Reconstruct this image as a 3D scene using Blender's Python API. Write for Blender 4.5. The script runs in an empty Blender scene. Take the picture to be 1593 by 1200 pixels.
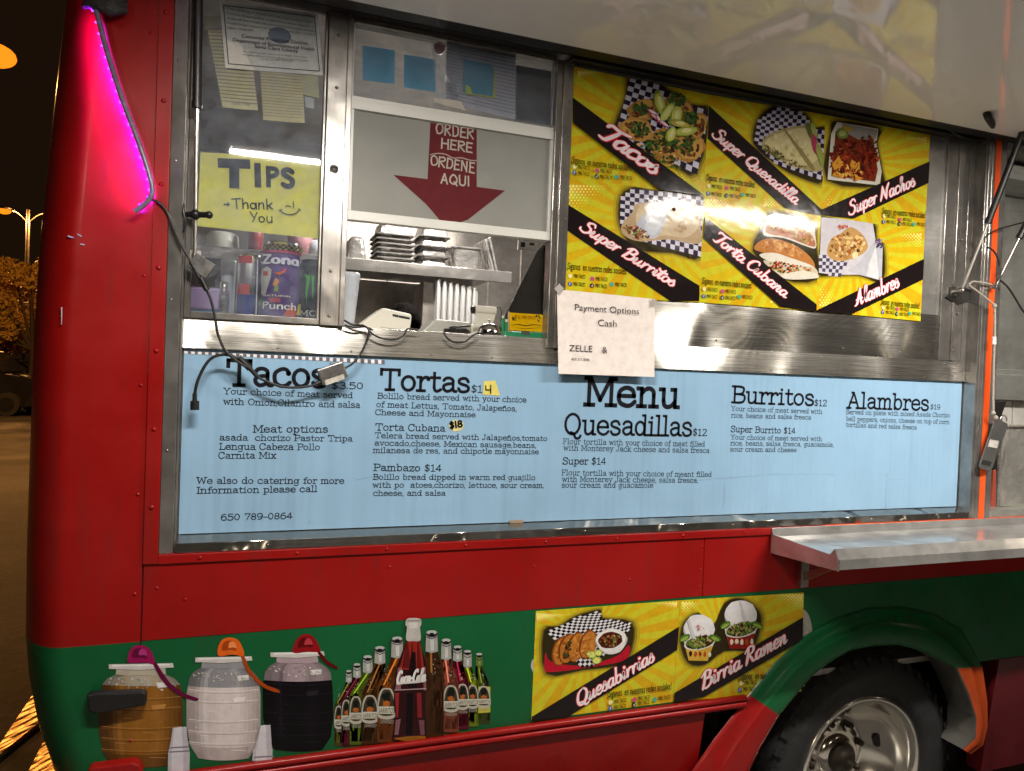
import bpy, bmesh, math, random
from mathutils import Vector, Matrix
random.seed(7)
C = bpy.context.scene.collection
SC = bpy.context.scene
# ------------------------------------------------------------------ camera
D, H, F = 1.9, 1.66, 1130.0
R0 = Vector((0.94053672, -0.33756681, 0.03793857))
R1 = Vector((0.02993692, -0.02888009, -0.99913449))
R2 = Vector((0.33837031, 0.94085843, -0.01705707))
EYE = Vector((0, -D, H))
cam = bpy.data.cameras.new('camera'); cam.sensor_width = 36; cam.lens = F/1593*36
cam.clip_start = .05; cam.clip_end = 600
co = bpy.data.objects.new('camera', cam); C.objects.link(co)
co.matrix_world = Matrix(((R0.x, -R1.x, -R2.x, EYE.x), (R0.y, -R1.y, -R2.y, EYE.y), (R0.z, -R1.z, -R2.z, EYE.z), (0, 0, 0, 1)))
SC.camera = co
SC.view_settings.view_transform = 'Standard'; SC.view_settings.look = 'None'; SC.view_settings.exposure = .48; SC.view_settings.gamma = 1
SC.cycles.use_denoising = True
SC.cycles.max_bounces = 8; SC.cycles.glossy_bounces = 5; SC.cycles.transparent_max_bounces = 12
SC.cycles.sample_clamp_indirect = 6
# ------------------------------------------------------------------ night sky
W_ = bpy.data.worlds.new('World'); SC.world = W_; W_.use_nodes = True
bg = W_.node_tree.nodes['Background']; bg.inputs[0].default_value = (.0068, .0034, .0016, 1); bg.inputs[1].default_value = 1.0

AWN_TUBE = 350.0      # awning lamp strips
ROOM_TUBE = 240.0      # lamp strip inside the truck
SODIUM = 2700.0       # car park lamps behind the truck
LOT = 230.0           # pale car park lamps behind the viewer

def ray(px, py): return R0*((px-796.5)/F) + R1*((py-600)/F) + R2
def P(px, py, Y=0.0):
    d = ray(px, py); return EYE + d*((D+Y)/d.y)
def Pz(px, py, z):
    d = ray(px, py); return EYE + d*((z-H)/d.z)
def PX(px, py, x):
    d = ray(px, py); return EYE + d*(x/d.x)
def Z(x0, y0, s): return lambda x, y: (x0+x/s, y0+y/s)
def lin(c):
    return tuple((v/12.92 if v <= .04045 else ((v+.055)/1.055)**2.4) for v in c)
def hexc(h): return lin(tuple(int(h[i:i+2], 16)/255 for i in (0, 2, 4)))

# ------------------------------------------------------------------ materials
MATS = {}
def newmat(name):
    m = bpy.data.materials.new(name); m.use_nodes = True
    nt = m.node_tree; b = nt.nodes['Principled BSDF']
    return m, nt, b
def N(nt, t, **kw):
    n = nt.nodes.new(t)
    for k, v in kw.items():
        if k.startswith('i_'):
            key = k[2:]; key = int(key) if key.isdigit() else key.replace('_', ' ')
            n.inputs[key].default_value = v
        else: setattr(n, k, v)
    return n
def objco(nt, sc=(1, 1, 1), rot=(0, 0, 0)):
    t = N(nt, 'ShaderNodeTexCoord'); mp = N(nt, 'ShaderNodeMapping')
    mp.inputs['Scale'].default_value = sc; mp.inputs['Rotation'].default_value = rot
    nt.links.new(t.outputs['Object'], mp.inputs[0]); return mp.outputs[0]
def mat(name, col, rough=.5, metal=0, nscale=6, nvar=.12, bump=0, bscale=40, spec=.5, coat=0, sc=(1, 1, 1), rvar=.08, bdist=.01):
    """plain surface with a little uneven colour, uneven gloss and surface bumps"""
    if name in MATS: return MATS[name]
    m, nt, b = newmat(name); L = nt.links.new
    v = objco(nt, sc)
    n = N(nt, 'ShaderNodeTexNoise', i_Scale=nscale, i_Detail=6.0, i_Roughness=.6); L(v, n.inputs['Vector'])
    r = N(nt, 'ShaderNodeMapRange'); L(n.outputs[0], r.inputs[0])
    r.inputs[1].default_value = .25; r.inputs[2].default_value = .75
    r.inputs[3].default_value = 1-nvar; r.inputs[4].default_value = 1+nvar*.6
    mx = N(nt, 'ShaderNodeVectorMath', operation='SCALE'); mx.inputs[0].default_value = col; L(r.outputs[0], mx.inputs['Scale'])
    L(mx.outputs[0], b.inputs['Base Color'])
    r2 = N(nt, 'ShaderNodeMapRange'); L(n.outputs[0], r2.inputs[0]); r2.inputs[1].default_value = .3; r2.inputs[2].default_value = .7
    r2.inputs[3].default_value = max(.02, rough-rvar); r2.inputs[4].default_value = min(1, rough+rvar); L(r2.outputs[0], b.inputs['Roughness'])
    b.inputs['Metallic'].default_value = metal; b.inputs['Specular IOR Level'].default_value = spec
    b.inputs['Coat Weight'].default_value = coat; b.inputs['Coat Roughness'].default_value = .12
    if bump:
        n2 = N(nt, 'ShaderNodeTexNoise', i_Scale=bscale, i_Detail=4.0); L(v, n2.inputs['Vector'])
        bp = N(nt, 'ShaderNodeBump', i_Strength=bump, i_Distance=bdist); L(n2.outputs[0], bp.inputs['Height']); L(bp.outputs[0], b.inputs['Normal'])
    MATS[name] = m; return m
def steel(name, col=(.56, .55, .52), rough=.24, aniso=.75, wave=.25, wscale=5, streak=.22, axis='x', dirt=.25):
    """brushed stainless sheet: grain along one axis, shallow dents, smears"""
    if name in MATS: return MATS[name]
    m, nt, b = newmat(name); L = nt.links.new
    g = {'x': (3.5, 420, 420), 'z': (420, 420, 3.5), 'y': (420, 3.5, 420)}[axis]
    v = objco(nt, g); v2 = objco(nt)
    n = N(nt, 'ShaderNodeTexNoise', i_Scale=2.0, i_Detail=5.0); L(v, n.inputs['Vector'])
    n2 = N(nt, 'ShaderNodeTexNoise', i_Scale=wscale, i_Detail=2.5, i_Roughness=.45); L(v2, n2.inputs['Vector'])
    n3 = N(nt, 'ShaderNodeTexNoise', i_Scale=9.0, i_Detail=8.0, i_Roughness=.7); L(v2, n3.inputs['Vector'])
    r = N(nt, 'ShaderNodeMapRange'); L(n3.outputs[0], r.inputs[0]); r.inputs[1].default_value = .35; r.inputs[2].default_value = .65
    r.inputs[3].default_value = 1-dirt; r.inputs[4].default_value = 1
    mx = N(nt, 'ShaderNodeVectorMath', operation='SCALE'); mx.inputs[0].default_value = col; L(r.outputs[0], mx.inputs['Scale']); L(mx.outputs[0], b.inputs['Base Color'])
    r2 = N(nt, 'ShaderNodeMapRange'); L(n.outputs[0], r2.inputs[0]); r2.inputs[1].default_value = .3; r2.inputs[2].default_value = .7
    r2.inputs[3].default_value = rough*(1-streak*.5); r2.inputs[4].default_value = rough*(1+streak*.7); L(r2.outputs[0], b.inputs['Roughness'])
    b.inputs['Metallic'].default_value = .74
    b.inputs['Anisotropic'].default_value = aniso
    tg = {'x': (1, 0, 0), 'z': (0, 0, 1), 'y': (0, 1, 0)}[axis]
    cx = N(nt, 'ShaderNodeCombineXYZ'); cx.inputs[0].default_value, cx.inputs[1].default_value, cx.inputs[2].default_value = tg
    L(cx.outputs[0], b.inputs['Tangent'])
    bp = N(nt, 'ShaderNodeBump', i_Strength=wave, i_Distance=.05); L(n2.outputs[0], bp.inputs['Height'])
    bp2 = N(nt, 'ShaderNodeBump', i_Strength=.03, i_Distance=.001); L(n.outputs[0], bp2.inputs['Height']); L(bp.outputs[0], bp2.inputs['Normal'])
    L(bp2.outputs[0], b.inputs['Normal'])
    MATS[name] = m; return m
def warped(name, z0, amp, fx, col=(.30, .288, .262), rough=.16, thr=(.42, .62), rip=.00022):
    """stainless sheet with broad dents: the dents lean the surface upward here and there"""
    m, nt, b = newmat(name); L = nt.links.new
    b.inputs['Base Color'].default_value = (*col, 1); b.inputs['Metallic'].default_value = .92; b.inputs['Roughness'].default_value = rough; b.inputs['Anisotropic'].default_value = .5
    cx = N(nt, 'ShaderNodeCombineXYZ'); cx.inputs[0].default_value = 1; L(cx.outputs[0], b.inputs['Tangent'])
    v = objco(nt, (fx, 1, fx*.35)); v0 = objco(nt); v3 = objco(nt, (3.5, 420, 420))
    n = N(nt, 'ShaderNodeTexNoise', i_Scale=1.0, i_Detail=1.5, i_Roughness=.4); L(v, n.inputs['Vector'])
    r = N(nt, 'ShaderNodeMapRange', interpolation_type='SMOOTHSTEP'); L(n.outputs[0], r.inputs[0]); r.inputs[1].default_value, r.inputs[2].default_value = thr; r.inputs[3].default_value = .05; r.inputs[4].default_value = 1
    sp = N(nt, 'ShaderNodeSeparateXYZ'); L(v0, sp.inputs[0])
    dz = N(nt, 'ShaderNodeMath', operation='SUBTRACT'); dz.inputs[0].default_value = z0; L(sp.outputs[2], dz.inputs[1])
    ml = N(nt, 'ShaderNodeMath', operation='MULTIPLY'); L(r.outputs[0], ml.inputs[0]); L(dz.outputs[0], ml.inputs[1])
    m2 = N(nt, 'ShaderNodeMath', operation='MULTIPLY'); L(ml.outputs[0], m2.inputs[0]); m2.inputs[1].default_value = amp
    n4 = N(nt, 'ShaderNodeTexNoise', i_Scale=3.5, i_Detail=1.0); L(v0, n4.inputs['Vector'])
    sn = N(nt, 'ShaderNodeMath', operation='MULTIPLY'); L(n4.outputs[0], sn.inputs[0]); sn.inputs[1].default_value = 120.0
    s2 = N(nt, 'ShaderNodeMath', operation='SINE'); L(sn.outputs[0], s2.inputs[0])
    s3 = N(nt, 'ShaderNodeMath', operation='MULTIPLY_ADD'); L(s2.outputs[0], s3.inputs[0]); s3.inputs[1].default_value = rip*.35; L(m2.outputs[0], s3.inputs[2])
    bp = N(nt, 'ShaderNodeBump', i_Strength=1.0, i_Distance=1.0); L(s3.outputs[0], bp.inputs['Height'])
    n5 = N(nt, 'ShaderNodeTexNoise', i_Scale=2.0, i_Detail=4.0); L(v3, n5.inputs['Vector'])
    r5 = N(nt, 'ShaderNodeMapRange'); L(n5.outputs[0], r5.inputs[0]); r5.inputs[1].default_value = .3; r5.inputs[2].default_value = .7; r5.inputs[3].default_value = rough*.8; r5.inputs[4].default_value = rough*1.35; L(r5.outputs[0], b.inputs['Roughness'])
    L(bp.outputs[0], b.inputs['Normal']); return m
def printmat(name, rough=.35, bump=.0, spec=.5):
    """printed vinyl: ink colours come with the mesh"""
    if name in MATS: return MATS[name]
    m, nt, b = newmat(name); L = nt.links.new
    a = N(nt, 'ShaderNodeVertexColor', layer_name='ink')
    v = objco(nt); n = N(nt, 'ShaderNodeTexNoise', i_Scale=38.0, i_Detail=7.0, i_Roughness=.7); L(v, n.inputs['Vector'])
    r = N(nt, 'ShaderNodeMapRange'); L(n.outputs[0], r.inputs[0]); r.inputs[1].default_value = .3; r.inputs[2].default_value = .7
    r.inputs[3].default_value = .84; r.inputs[4].default_value = 1.06
    mx = N(nt, 'ShaderNodeVectorMath', operation='SCALE'); L(a.outputs[0], mx.inputs[0]); L(r.outputs[0], mx.inputs['Scale']); L(mx.outputs[0], b.inputs['Base Color'])
    b.inputs['Roughness'].default_value = rough; b.inputs['Specular IOR Level'].default_value = spec
    n2 = N(nt, 'ShaderNodeTexNoise', i_Scale=7.0, i_Detail=3.0); L(v, n2.inputs['Vector'])
    bp = N(nt, 'ShaderNodeBump', i_Strength=.12+bump, i_Distance=.02); L(n2.outputs[0], bp.inputs['Height']); L(bp.outputs[0], b.inputs['Normal'])
    MATS[name] = m; return m
def emit(name, col, s):
    if name in MATS: return MATS[name]
    m = bpy.data.materials.new(name); m.use_nodes = True; nt = m.node_tree; nt.nodes.clear()
    e = N(nt, 'ShaderNodeEmission'); e.inputs[0].default_value = (*col, 1); e.inputs[1].default_value = s
    o = N(nt, 'ShaderNodeOutputMaterial'); nt.links.new(e.outputs[0], o.inputs[0]); MATS[name] = m; return m
def emit_front(name, col, s):
    """a lamp strip that shines from its front face only"""
    if name in MATS: return MATS[name]
    m = bpy.data.materials.new(name); m.use_nodes = True; nt = m.node_tree; nt.nodes.clear()
    e = N(nt, 'ShaderNodeEmission'); e.inputs[0].default_value = (*col, 1); e.inputs[1].default_value = s
    d = N(nt, 'ShaderNodeBsdfDiffuse'); g = N(nt, 'ShaderNodeNewGeometry'); mx = N(nt, 'ShaderNodeMixShader')
    o = N(nt, 'ShaderNodeOutputMaterial'); L = nt.links.new
    L(g.outputs['Backfacing'], mx.inputs[0]); L(e.outputs[0], mx.inputs[1]); L(d.outputs[0], mx.inputs[2]); L(mx.outputs[0], o.inputs[0]); MATS[name] = m; return m
def glass(name, tint=(.93, .95, .96), rough=.03, ior=1.5, dust_glare=.05):
    if name in MATS: return MATS[name]
    m = bpy.data.materials.new(name); m.use_nodes = True; nt = m.node_tree; nt.nodes.clear(); L = nt.links.new
    t = N(nt, 'ShaderNodeBsdfTransparent'); t.inputs[0].default_value = (*tint, 1)
    g = N(nt, 'ShaderNodeBsdfGlossy'); g.inputs['Roughness'].default_value = rough
    fr = N(nt, 'ShaderNodeFresnel'); fr.inputs[0].default_value = ior
    d = N(nt, 'ShaderNodeBsdfDiffuse'); d.inputs[0].default_value = (.55, .62, .75, 1)  # film over the pane: dust, plus bluish glare put into its colour
    v = objco(nt); n = N(nt, 'ShaderNodeTexNoise', i_Scale=14.0, i_Detail=8.0, i_Roughness=.75); L(v, n.inputs['Vector'])
    r = N(nt, 'ShaderNodeMapRange'); L(n.outputs[0], r.inputs[0]); r.inputs[1].default_value = .4; r.inputs[2].default_value = .75
    r.inputs[3].default_value = dust_glare*.3; r.inputs[4].default_value = dust_glare*1.6
    m1 = N(nt, 'ShaderNodeMixShader'); m2 = N(nt, 'ShaderNodeMixShader'); o = N(nt, 'ShaderNodeOutputMaterial')
    L(fr.outputs[0], m1.inputs[0]); L(t.outputs[0], m1.inputs[1]); L(g.outputs[0], m1.inputs[2])
    L(r.outputs[0], m2.inputs[0]); L(m1.outputs[0], m2.inputs[1]); L(d.outputs[0], m2.inputs[2]); L(m2.outputs[0], o.inputs[0])
    MATS[name] = m; return m

# ------------------------------------------------------------------ mesh helpers
class MB:
    def __init__(s): s.v = []; s.f = []; s.m = []; s.c = []; s.sm = []
    def add(s, vs, fs, mi=0, col=None, smooth=False):
        o = len(s.v); s.v += [tuple(v) for v in vs]
        for f in fs: s.f.append(tuple(o+i for i in f)); s.m.append(mi); s.c.append(col); s.sm.append(smooth)
        return s
    def box(s, a, b, mi=0):
        x0, y0, z0 = (min(a[i], b[i]) for i in range(3)); x1, y1, z1 = (max(a[i], b[i]) for i in range(3))
        return s.add([(x0, y0, z0), (x1, y0, z0), (x1, y1, z0), (x0, y1, z0), (x0, y0, z1), (x1, y0, z1), (x1, y1, z1), (x0, y1, z1)],
              [(0, 1, 5, 4), (1, 2, 6, 5), (2, 3, 7, 6), (3, 0, 4, 7), (4, 5, 6, 7), (0, 3, 2, 1)], mi)
    def prism(s, pts, off, mi=0):
        """pts: planar outline, off: vector to the other cap"""
        n = len(pts); pts = [Vector(p) for p in pts]; off = Vector(off)
        nrm = Vector((0, 0, 0))
        for i in range(n): nrm += pts[i].cross(pts[(i+1) % n])
        if nrm.dot(off) > 0: pts = pts[::-1]
        vs = pts+[p+off for p in pts]
        fs = [tuple(range(n)), tuple(range(2*n-1, n-1, -1))]+[(i, n+i, n+(i+1) % n, (i+1) % n) for i in range(n)]
        return s.add(vs, fs, mi)
    def slab(s, pix, Y, th, mi=0):
        """outline in picture pixels carried onto the upright plane y = Y, then given depth th away from the street"""
        return s.prism([P(x, y, Y) for x, y in pix], (0, th, 0), mi)
    def tube(s, pts, r, n=8, mi=0, cap=True):
        pts = [Vector(p) for p in pts]; k = len(pts); vs = []; fs = []
        rr = r if isinstance(r, (list, tuple)) else [r]*k
        ref = None
        for i, p in enumerate(pts):
            t = (pts[min(i+1, k-1)]-pts[max(i-1, 0)]).normalized()
            if ref is None: ref = t.orthogonal().normalized()
            ref = (ref-t*ref.dot(t)).normalized(); b = t.cross(ref)
            for j in range(n):
                a = 2*math.pi*j/n; vs.append(p+(ref*math.cos(a)+b*math.sin(a))*rr[i])
        for i in range(k-1):
            for j in range(n): fs.append((i*n+j, i*n+(j+1) % n, (i+1)*n+(j+1) % n, (i+1)*n+j))
        s.add(vs, fs, mi, smooth=True)
        if cap: s.add(vs[:n], [tuple(range(n-1, -1, -1))], mi); s.add(vs[-n:], [tuple(range(n))], mi)
        return s
    def lathe(s, prof, c=(0, 0, 0), axis='z', n=32, mi=0, smooth=True, a0=0, a1=2*math.pi):
        """prof: list of (radius, along)"""
        vs = []; fs = []; k = len(prof); full = abs(a1-a0-2*math.pi) < 1e-6; m = n if full else n+1
        for j in range(m):
            a = a0+(a1-a0)*j/n; ca, sa = math.cos(a), math.sin(a)
            for r, h in prof:
                p = {'z': (r*ca, r*sa, h), 'y': (r*ca, h, -r*sa), 'x': (h, r*ca, r*sa)}[axis]
                vs.append((c[0]+p[0], c[1]+p[1], c[2]+p[2]))
        for j in range(n):
            for i in range(k-1):
                a = j*k+i; b = ((j+1) % m)*k+i; fs.append((a, b, b+1, a+1))
        return s.add(vs, fs, mi, smooth=smooth)
    def ball(s, c, r, n=8, mi=0, sq=(1, 1, 1)):
        prof = [(math.sin(math.pi*i/n)*1.0, -math.cos(math.pi*i/n)) for i in range(n+1)]
        vs = []; fs = []; m = n*2
        for j in range(m):
            a = 2*math.pi*j/m
            for rr, h in prof: vs.append((c[0]+r*sq[0]*rr*math.cos(a), c[1]+r*sq[1]*rr*math.sin(a), c[2]+r*sq[2]*h))
        for j in range(m):
            for i in range(n): a = j*(n+1)+i; b = ((j+1) % m)*(n+1)+i; fs.append((a, b, b+1, a+1))
        return s.add(vs, fs, mi, smooth=True)
    def build(s, name, mats, parent=None, bevel=0, smooth=None, seg=2, weld=False):
        me = bpy.data.meshes.new(name); me.from_pydata(s.v, [], s.f)
        mats = mats if isinstance(mats, (list, tuple)) else [mats]
        for m in mats: me.materials.append(m)
        me.polygons.foreach_set('material_index', s.m)
        me.polygons.foreach_set('use_smooth', [bool(x) if smooth is None else smooth for x in s.sm])
        if any(c is not None for c in s.c):
            at = me.attributes.new('ink', 'FLOAT_COLOR', 'CORNER'); buf = []
            for p in me.polygons:
                c = s.c[p.index] or (1, 1, 1)
                buf += [c[0], c[1], c[2], 1.0]*p.loop_total
            at.data.foreach_set('color', buf)
        if weld:
            bm = bmesh.new(); bm.from_mesh(me); bmesh.ops.remove_doubles(bm, verts=bm.verts, dist=1e-5)
            bmesh.ops.recalc_face_normals(bm, faces=bm.faces); bm.to_mesh(me); bm.free()
        me.update()
        o = bpy.data.objects.new(name, me); C.objects.link(o)
        if parent: o.parent = parent
        if bevel:
            md = o.modifiers.new('edge', 'BEVEL'); md.width = bevel; md.segments = seg; md.limit_method = 'ANGLE'; md.angle_limit = math.radians(35)
        return o
def tag(o, label=None, cat=None, group=None, kind=None):
    if label: o['label'] = label
    if cat: o['category'] = cat
    if group: o['group'] = group
    if kind: o['kind'] = kind
    return o
def thing(name, label, cat, group=None, loc=(0, 0, 0)):
    """an Empty that gathers the parts of one thing; parts are built in world space"""
    o = bpy.data.objects.new(name, None); o.empty_display_size = .05; C.objects.link(o)
    return tag(o, label, cat, group)
def crom(pts, sub=4, closed=False):
    out = []; n = len(pts)
    if n < 3 and not closed: return list(pts)
    g = (lambda i: pts[i % n]) if closed else (lambda i: pts[max(0, min(n-1, i))])
    for i in range(n if closed else n-1):
        p0, p1, p2, p3 = g(i-1), g(i), g(i+1), g(i+2)
        for k in range(sub):
            t = k/sub
            out.append(tuple(.5*((2*b)+(c-a)*t+(2*a-5*b+4*c-d)*t*t+(-a+3*b-3*c+d)*t**3) for a, b, c, d in zip(p0, p1, p2, p3)))
    if not closed: out.append(tuple(pts[-1]))
    return out

# ------------------------------------------------------------------ lettering drawn with a pen: each glyph is a set of strokes
SLAB = {
'a': ('50', '~8,40 14,48 26,50 36,44 38,34;38,36 38,10;~38,10 41,2 49,1;~38,29 22,28 9,21 9,9 18,1 30,4 38,13'),
'b': ('52', '3,74 12,74 12,0;e28,25,17,25'), 'c': ('48', '~42,38 34,49 22,50 8,40 5,25 9,9 22,0 34,2 44,11;b40,38'),
'd': ('52', 'e22,25,17,25;31,74 40,74 40,0 49,0'), 'e': ('48', '6,27 42,27;~42,27 38,43 24,50 9,42 5,25 9,8 24,0 36,3 44,12'),
'f': ('33', '~37,66 30,74 20,70 16,58;16,58 16,0;5,48 32,48;5,0 28,0'), 'g': ('52', 'e22,27,16,23;48,50 40,50 40,-8;~40,-8 36,-20 22,-23 8,-18'),
'h': ('55', '3,74 12,74 12,0;3,0 22,0;~12,34 20,46 32,50 41,42 42,30;42,30 42,0;33,0 52,0'), 'i': ('28', '4,49 14,49 14,0;3,0 25,0;b14,66'),
'j': ('24', '4,49 14,49 14,-8;~14,-8 10,-20 0,-22;b14,66'), 'k': ('52', '3,74 12,74 12,0;3,0 22,0;12,20 38,49;22,30 42,0;30,49 46,49;34,0 52,0'),
'l': ('28', '4,74 14,74 14,0;3,0 25,0'),
'm': ('74', '3,49 12,49 12,0;3,0 20,0;~12,34 19,47 28,50 36,44 37,32;37,32 37,0;29,0 45,0;~37,34 44,47 53,50 61,44 62,32;62,32 62,0;54,0 71,0'),
'n': ('55', '3,49 12,49 12,0;3,0 22,0;~12,34 20,46 32,50 41,42 42,30;42,30 42,0;33,0 52,0'),
'\u00f1': ('55', '3,49 12,49 12,0;3,0 22,0;~12,34 20,46 32,50 41,42 42,30;42,30 42,0;33,0 52,0;~14,62 21,67 31,62 38,67'),
'o': ('49', 'e24,25,19,25'), 'p': ('52', '3,49 12,49 12,-22;3,-22 24,-22;e29,25,17,25'), 'q': ('52', '48,49 40,49 40,-22;29,-22 50,-22;e23,25,17,25'),
'r': ('41', '3,49 13,49 13,0;3,0 26,0;~13,30 20,45 32,50 38,44;b37,43'), 's': ('45', '~37,38 30,49 18,50 8,44 8,34 18,28 30,24 38,17 36,5 24,0 12,2 6,12'),
't': ('37', '15,66 15,14;~15,14 18,3 26,0 36,6;4,49 32,49'), 'u': ('54', '3,49 12,49 12,18;~12,18 15,4 24,0 34,5 41,16;32,49 41,49 41,0 50,0'),
'v': ('50', '9,49 25,0;25,0 41,49;2,49 18,49;33,49 48,49'), 'w': ('66', '9,49 20,0;20,0 33,46;33,46 46,0;46,0 57,49;2,49 17,49;50,49 64,49'),
'x': ('50', '9,49 40,0;40,49 9,0;3,49 18,49;32,49 47,49;2,0 18,0;32,0 48,0'), 'y': ('50', '9,49 26,2;~41,49 30,14 24,-10 18,-20 8,-20;2,49 18,49;33,49 48,49'),
'z': ('46', '6,38 6,49 40,49;40,49 6,0;6,0 40,0 40,12'),
'A': ('64', '22,72 30,72;30,72 8,0;30,72 54,0;15,26 46,26;0,0 18,0;44,0 64,0'), 'B': ('58', '13,72 13,0;3,72 30,72;~30,72 46,68 49,55 43,42 30,38;13,38 32,38;~32,38 50,34 54,19 47,4 32,0;3,0 32,0'),
'C': ('58', '~50,48 44,66 30,73 12,64 5,36 12,8 30,-1 46,6 52,18;50,48 50,72'), 'E': ('56', '13,72 13,0;3,72 48,72 48,56;13,38 36,38;3,0 50,0 50,16'),
'F': ('54', '13,72 13,0;3,72 50,72 50,56;13,38 36,38;36,46 36,30;3,0 25,0'), 'I': ('28', '14,72 14,0;3,72 25,72;3,0 25,0'),
'J': ('46', '32,72 32,18;~32,18 28,3 16,0 5,8 5,18;20,72 43,72'), 'L': ('52', '13,72 13,0;3,72 25,72;3,0 48,0 48,20'),
'M': ('77', '12,72 12,0;3,72 15,72;15,72 38,14;38,14 61,72;61,72 74,72;64,72 64,0;3,0 23,0;53,0 75,0'), 'O': ('64', 'e32,36,26,37'),
'P': ('55', '13,72 13,0;3,72 32,72;~32,72 48,67 52,53 47,39 32,34;13,34 32,34;3,0 27,0'), 'Q': ('66', 'e32,36,26,37;~26,6 38,0 44,-14 56,-15 62,-6'),
'R': ('60', '13,72 13,0;3,72 32,72;~32,72 48,67 52,53 47,39 32,34;13,34 32,34;3,0 27,0;30,34 52,0;52,0 60,0'),
'S': ('54', '~45,54 40,68 26,73 11,66 9,52 18,42 34,36 47,26 46,8 30,-1 14,3 6,18;45,54 45,72;6,18 6,0'), 'T': ('64', '32,72 32,0;5,54 5,72 59,72 59,54;20,0 44,0'),
'W': ('84', '10,72 24,0;24,0 42,66;42,66 60,0;60,0 74,72;0,72 22,72;62,72 84,72'), 'Y': ('64', '10,72 32,34;32,34 54,72;32,34 32,0;0,72 20,72;44,72 64,72;20,0 44,0'),
'0': ('50', 'e25,36,18,36'), '1': ('46', '10,60 25,72;25,72 25,0;10,0 40,0'), '2': ('50', '~8,56 14,70 28,72 42,64 42,50 30,32 8,0;8,0 44,0 44,10'),
'3': ('48', '~8,62 18,72 34,71 42,58 36,42 24,38;~24,38 40,34 46,18 36,2 20,-1 6,10'), '4': ('50', '34,0 34,72;34,72 4,20;4,20 46,20'),
'5': ('50', '42,72 12,72 10,42;~10,42 24,46 40,40 46,24 38,4 20,-1 6,8'), '6': ('50', '~40,66 28,72 12,58 6,28 12,6 26,-1 40,6 45,22 38,40 24,44 10,34'),
'7': ('48', '6,58 6,72 44,72;44,72 20,0'), '8': ('48', 'e24,54,15,18;e24,18,18,18'), '9': ('50', '~10,6 22,0 38,14 44,44 38,66 24,73 10,66 5,50 12,32 26,28 40,38'),
'$': ('46', '~40,56 34,66 22,68 9,60 10,46 22,38 34,32 40,20 34,8 22,3 10,6 5,16;22,78 22,-8'), '-': ('34', '4,26 30,26'), ',': ('18', 'b9,3;9,3 5,-12'), '.': ('18', 'b9,3'), ' ': ('30', '')}
SCRIPT = {
'a': ('40', '~33,38 20,42 7,26 9,5 20,2 33,24;~35,41 31,12 36,2 48,10'), 'b': ('38', '12,80 8,8;~8,10 14,1 27,3 34,18 30,34 18,36 10,26'),
'c': ('32', '~32,32 28,42 12,38 5,20 12,2 26,4 40,14'), 'd': ('42', '~33,38 20,42 7,26 9,5 20,2 33,24;~42,80 33,14 38,2 48,10'),
'e': ('32', '~6,16 26,24 29,38 17,43 6,24 10,4 24,3 38,14'), 'h': ('42', '~2,14 20,60 25,80 16,74 10,0;~11,10 22,40 32,36 28,10 34,2 46,12'),
'i': ('22', '~2,12 13,41 10,10 15,2 28,12;b17,58'), 'l': ('22', '~2,12 20,60 23,80 14,74 10,12 16,2 28,12'),
'm': ('54', '~2,30 10,41 8,0;~9,10 20,40 28,36 25,0;~26,10 36,40 45,36 41,10 47,2 58,12'), 'n': ('40', '~2,30 10,41 8,0;~9,10 21,41 31,36 27,10 33,2 44,12'),
'o': ('36', '~20,42 7,30 7,8 18,1 30,14 29,34 18,42;~28,36 36,31 42,36'), 'p': ('38', '~2,20 13,42 6,-26;~11,20 22,42 35,34 32,8 20,2 10,10'),
'r': ('30', '~6,42 10,30 8,0;~8,14 15,34 24,42 31,38'), 's': ('28', '~2,12 18,45 20,34 28,16 19,1 5,5'),
't': ('26', '~2,12 16,48 22,70;~22,72 13,18 17,2 30,12;4,50 36,53'), 'u': ('42', '~2,14 12,41 8,10 16,2 27,14 34,41;~34,41 29,10 35,2 46,12'),
'T': ('44', '~2,58 10,74 34,72 66,82;~40,76 32,34 22,2 4,2'), 'S': ('46', '~47,62 38,80 20,74 17,56 36,42 42,20 26,0 4,6 0,20'),
'B': ('52', '~22,78 15,30 6,-2;~2,58 24,80 46,72 40,50 22,42;~22,42 48,38 46,12 26,-1 4,6'), 'Q': ('54', '~36,78 12,62 6,20 26,0 48,24 52,60 36,78;~12,16 30,10 44,-10 60,-4'),
'C': ('44', '~46,62 38,80 16,66 6,30 18,1 36,4 50,20'), 'N': ('58', '~0,0 12,34 20,78;~20,78 28,36 40,0;~40,0 46,50 64,84'),
'A': ('62', '~-4,2 12,10 30,50 42,82;~42,82 39,40 42,2 54,10;~8,28 28,33 52,28'), 'R': ('52', '~22,78 15,30 6,-2;~2,58 24,80 46,72 42,50 22,40;~22,40 34,22 44,2 58,8'),
'-': ('26', '4,26 26,30'), ' ': ('22', '')}
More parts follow.
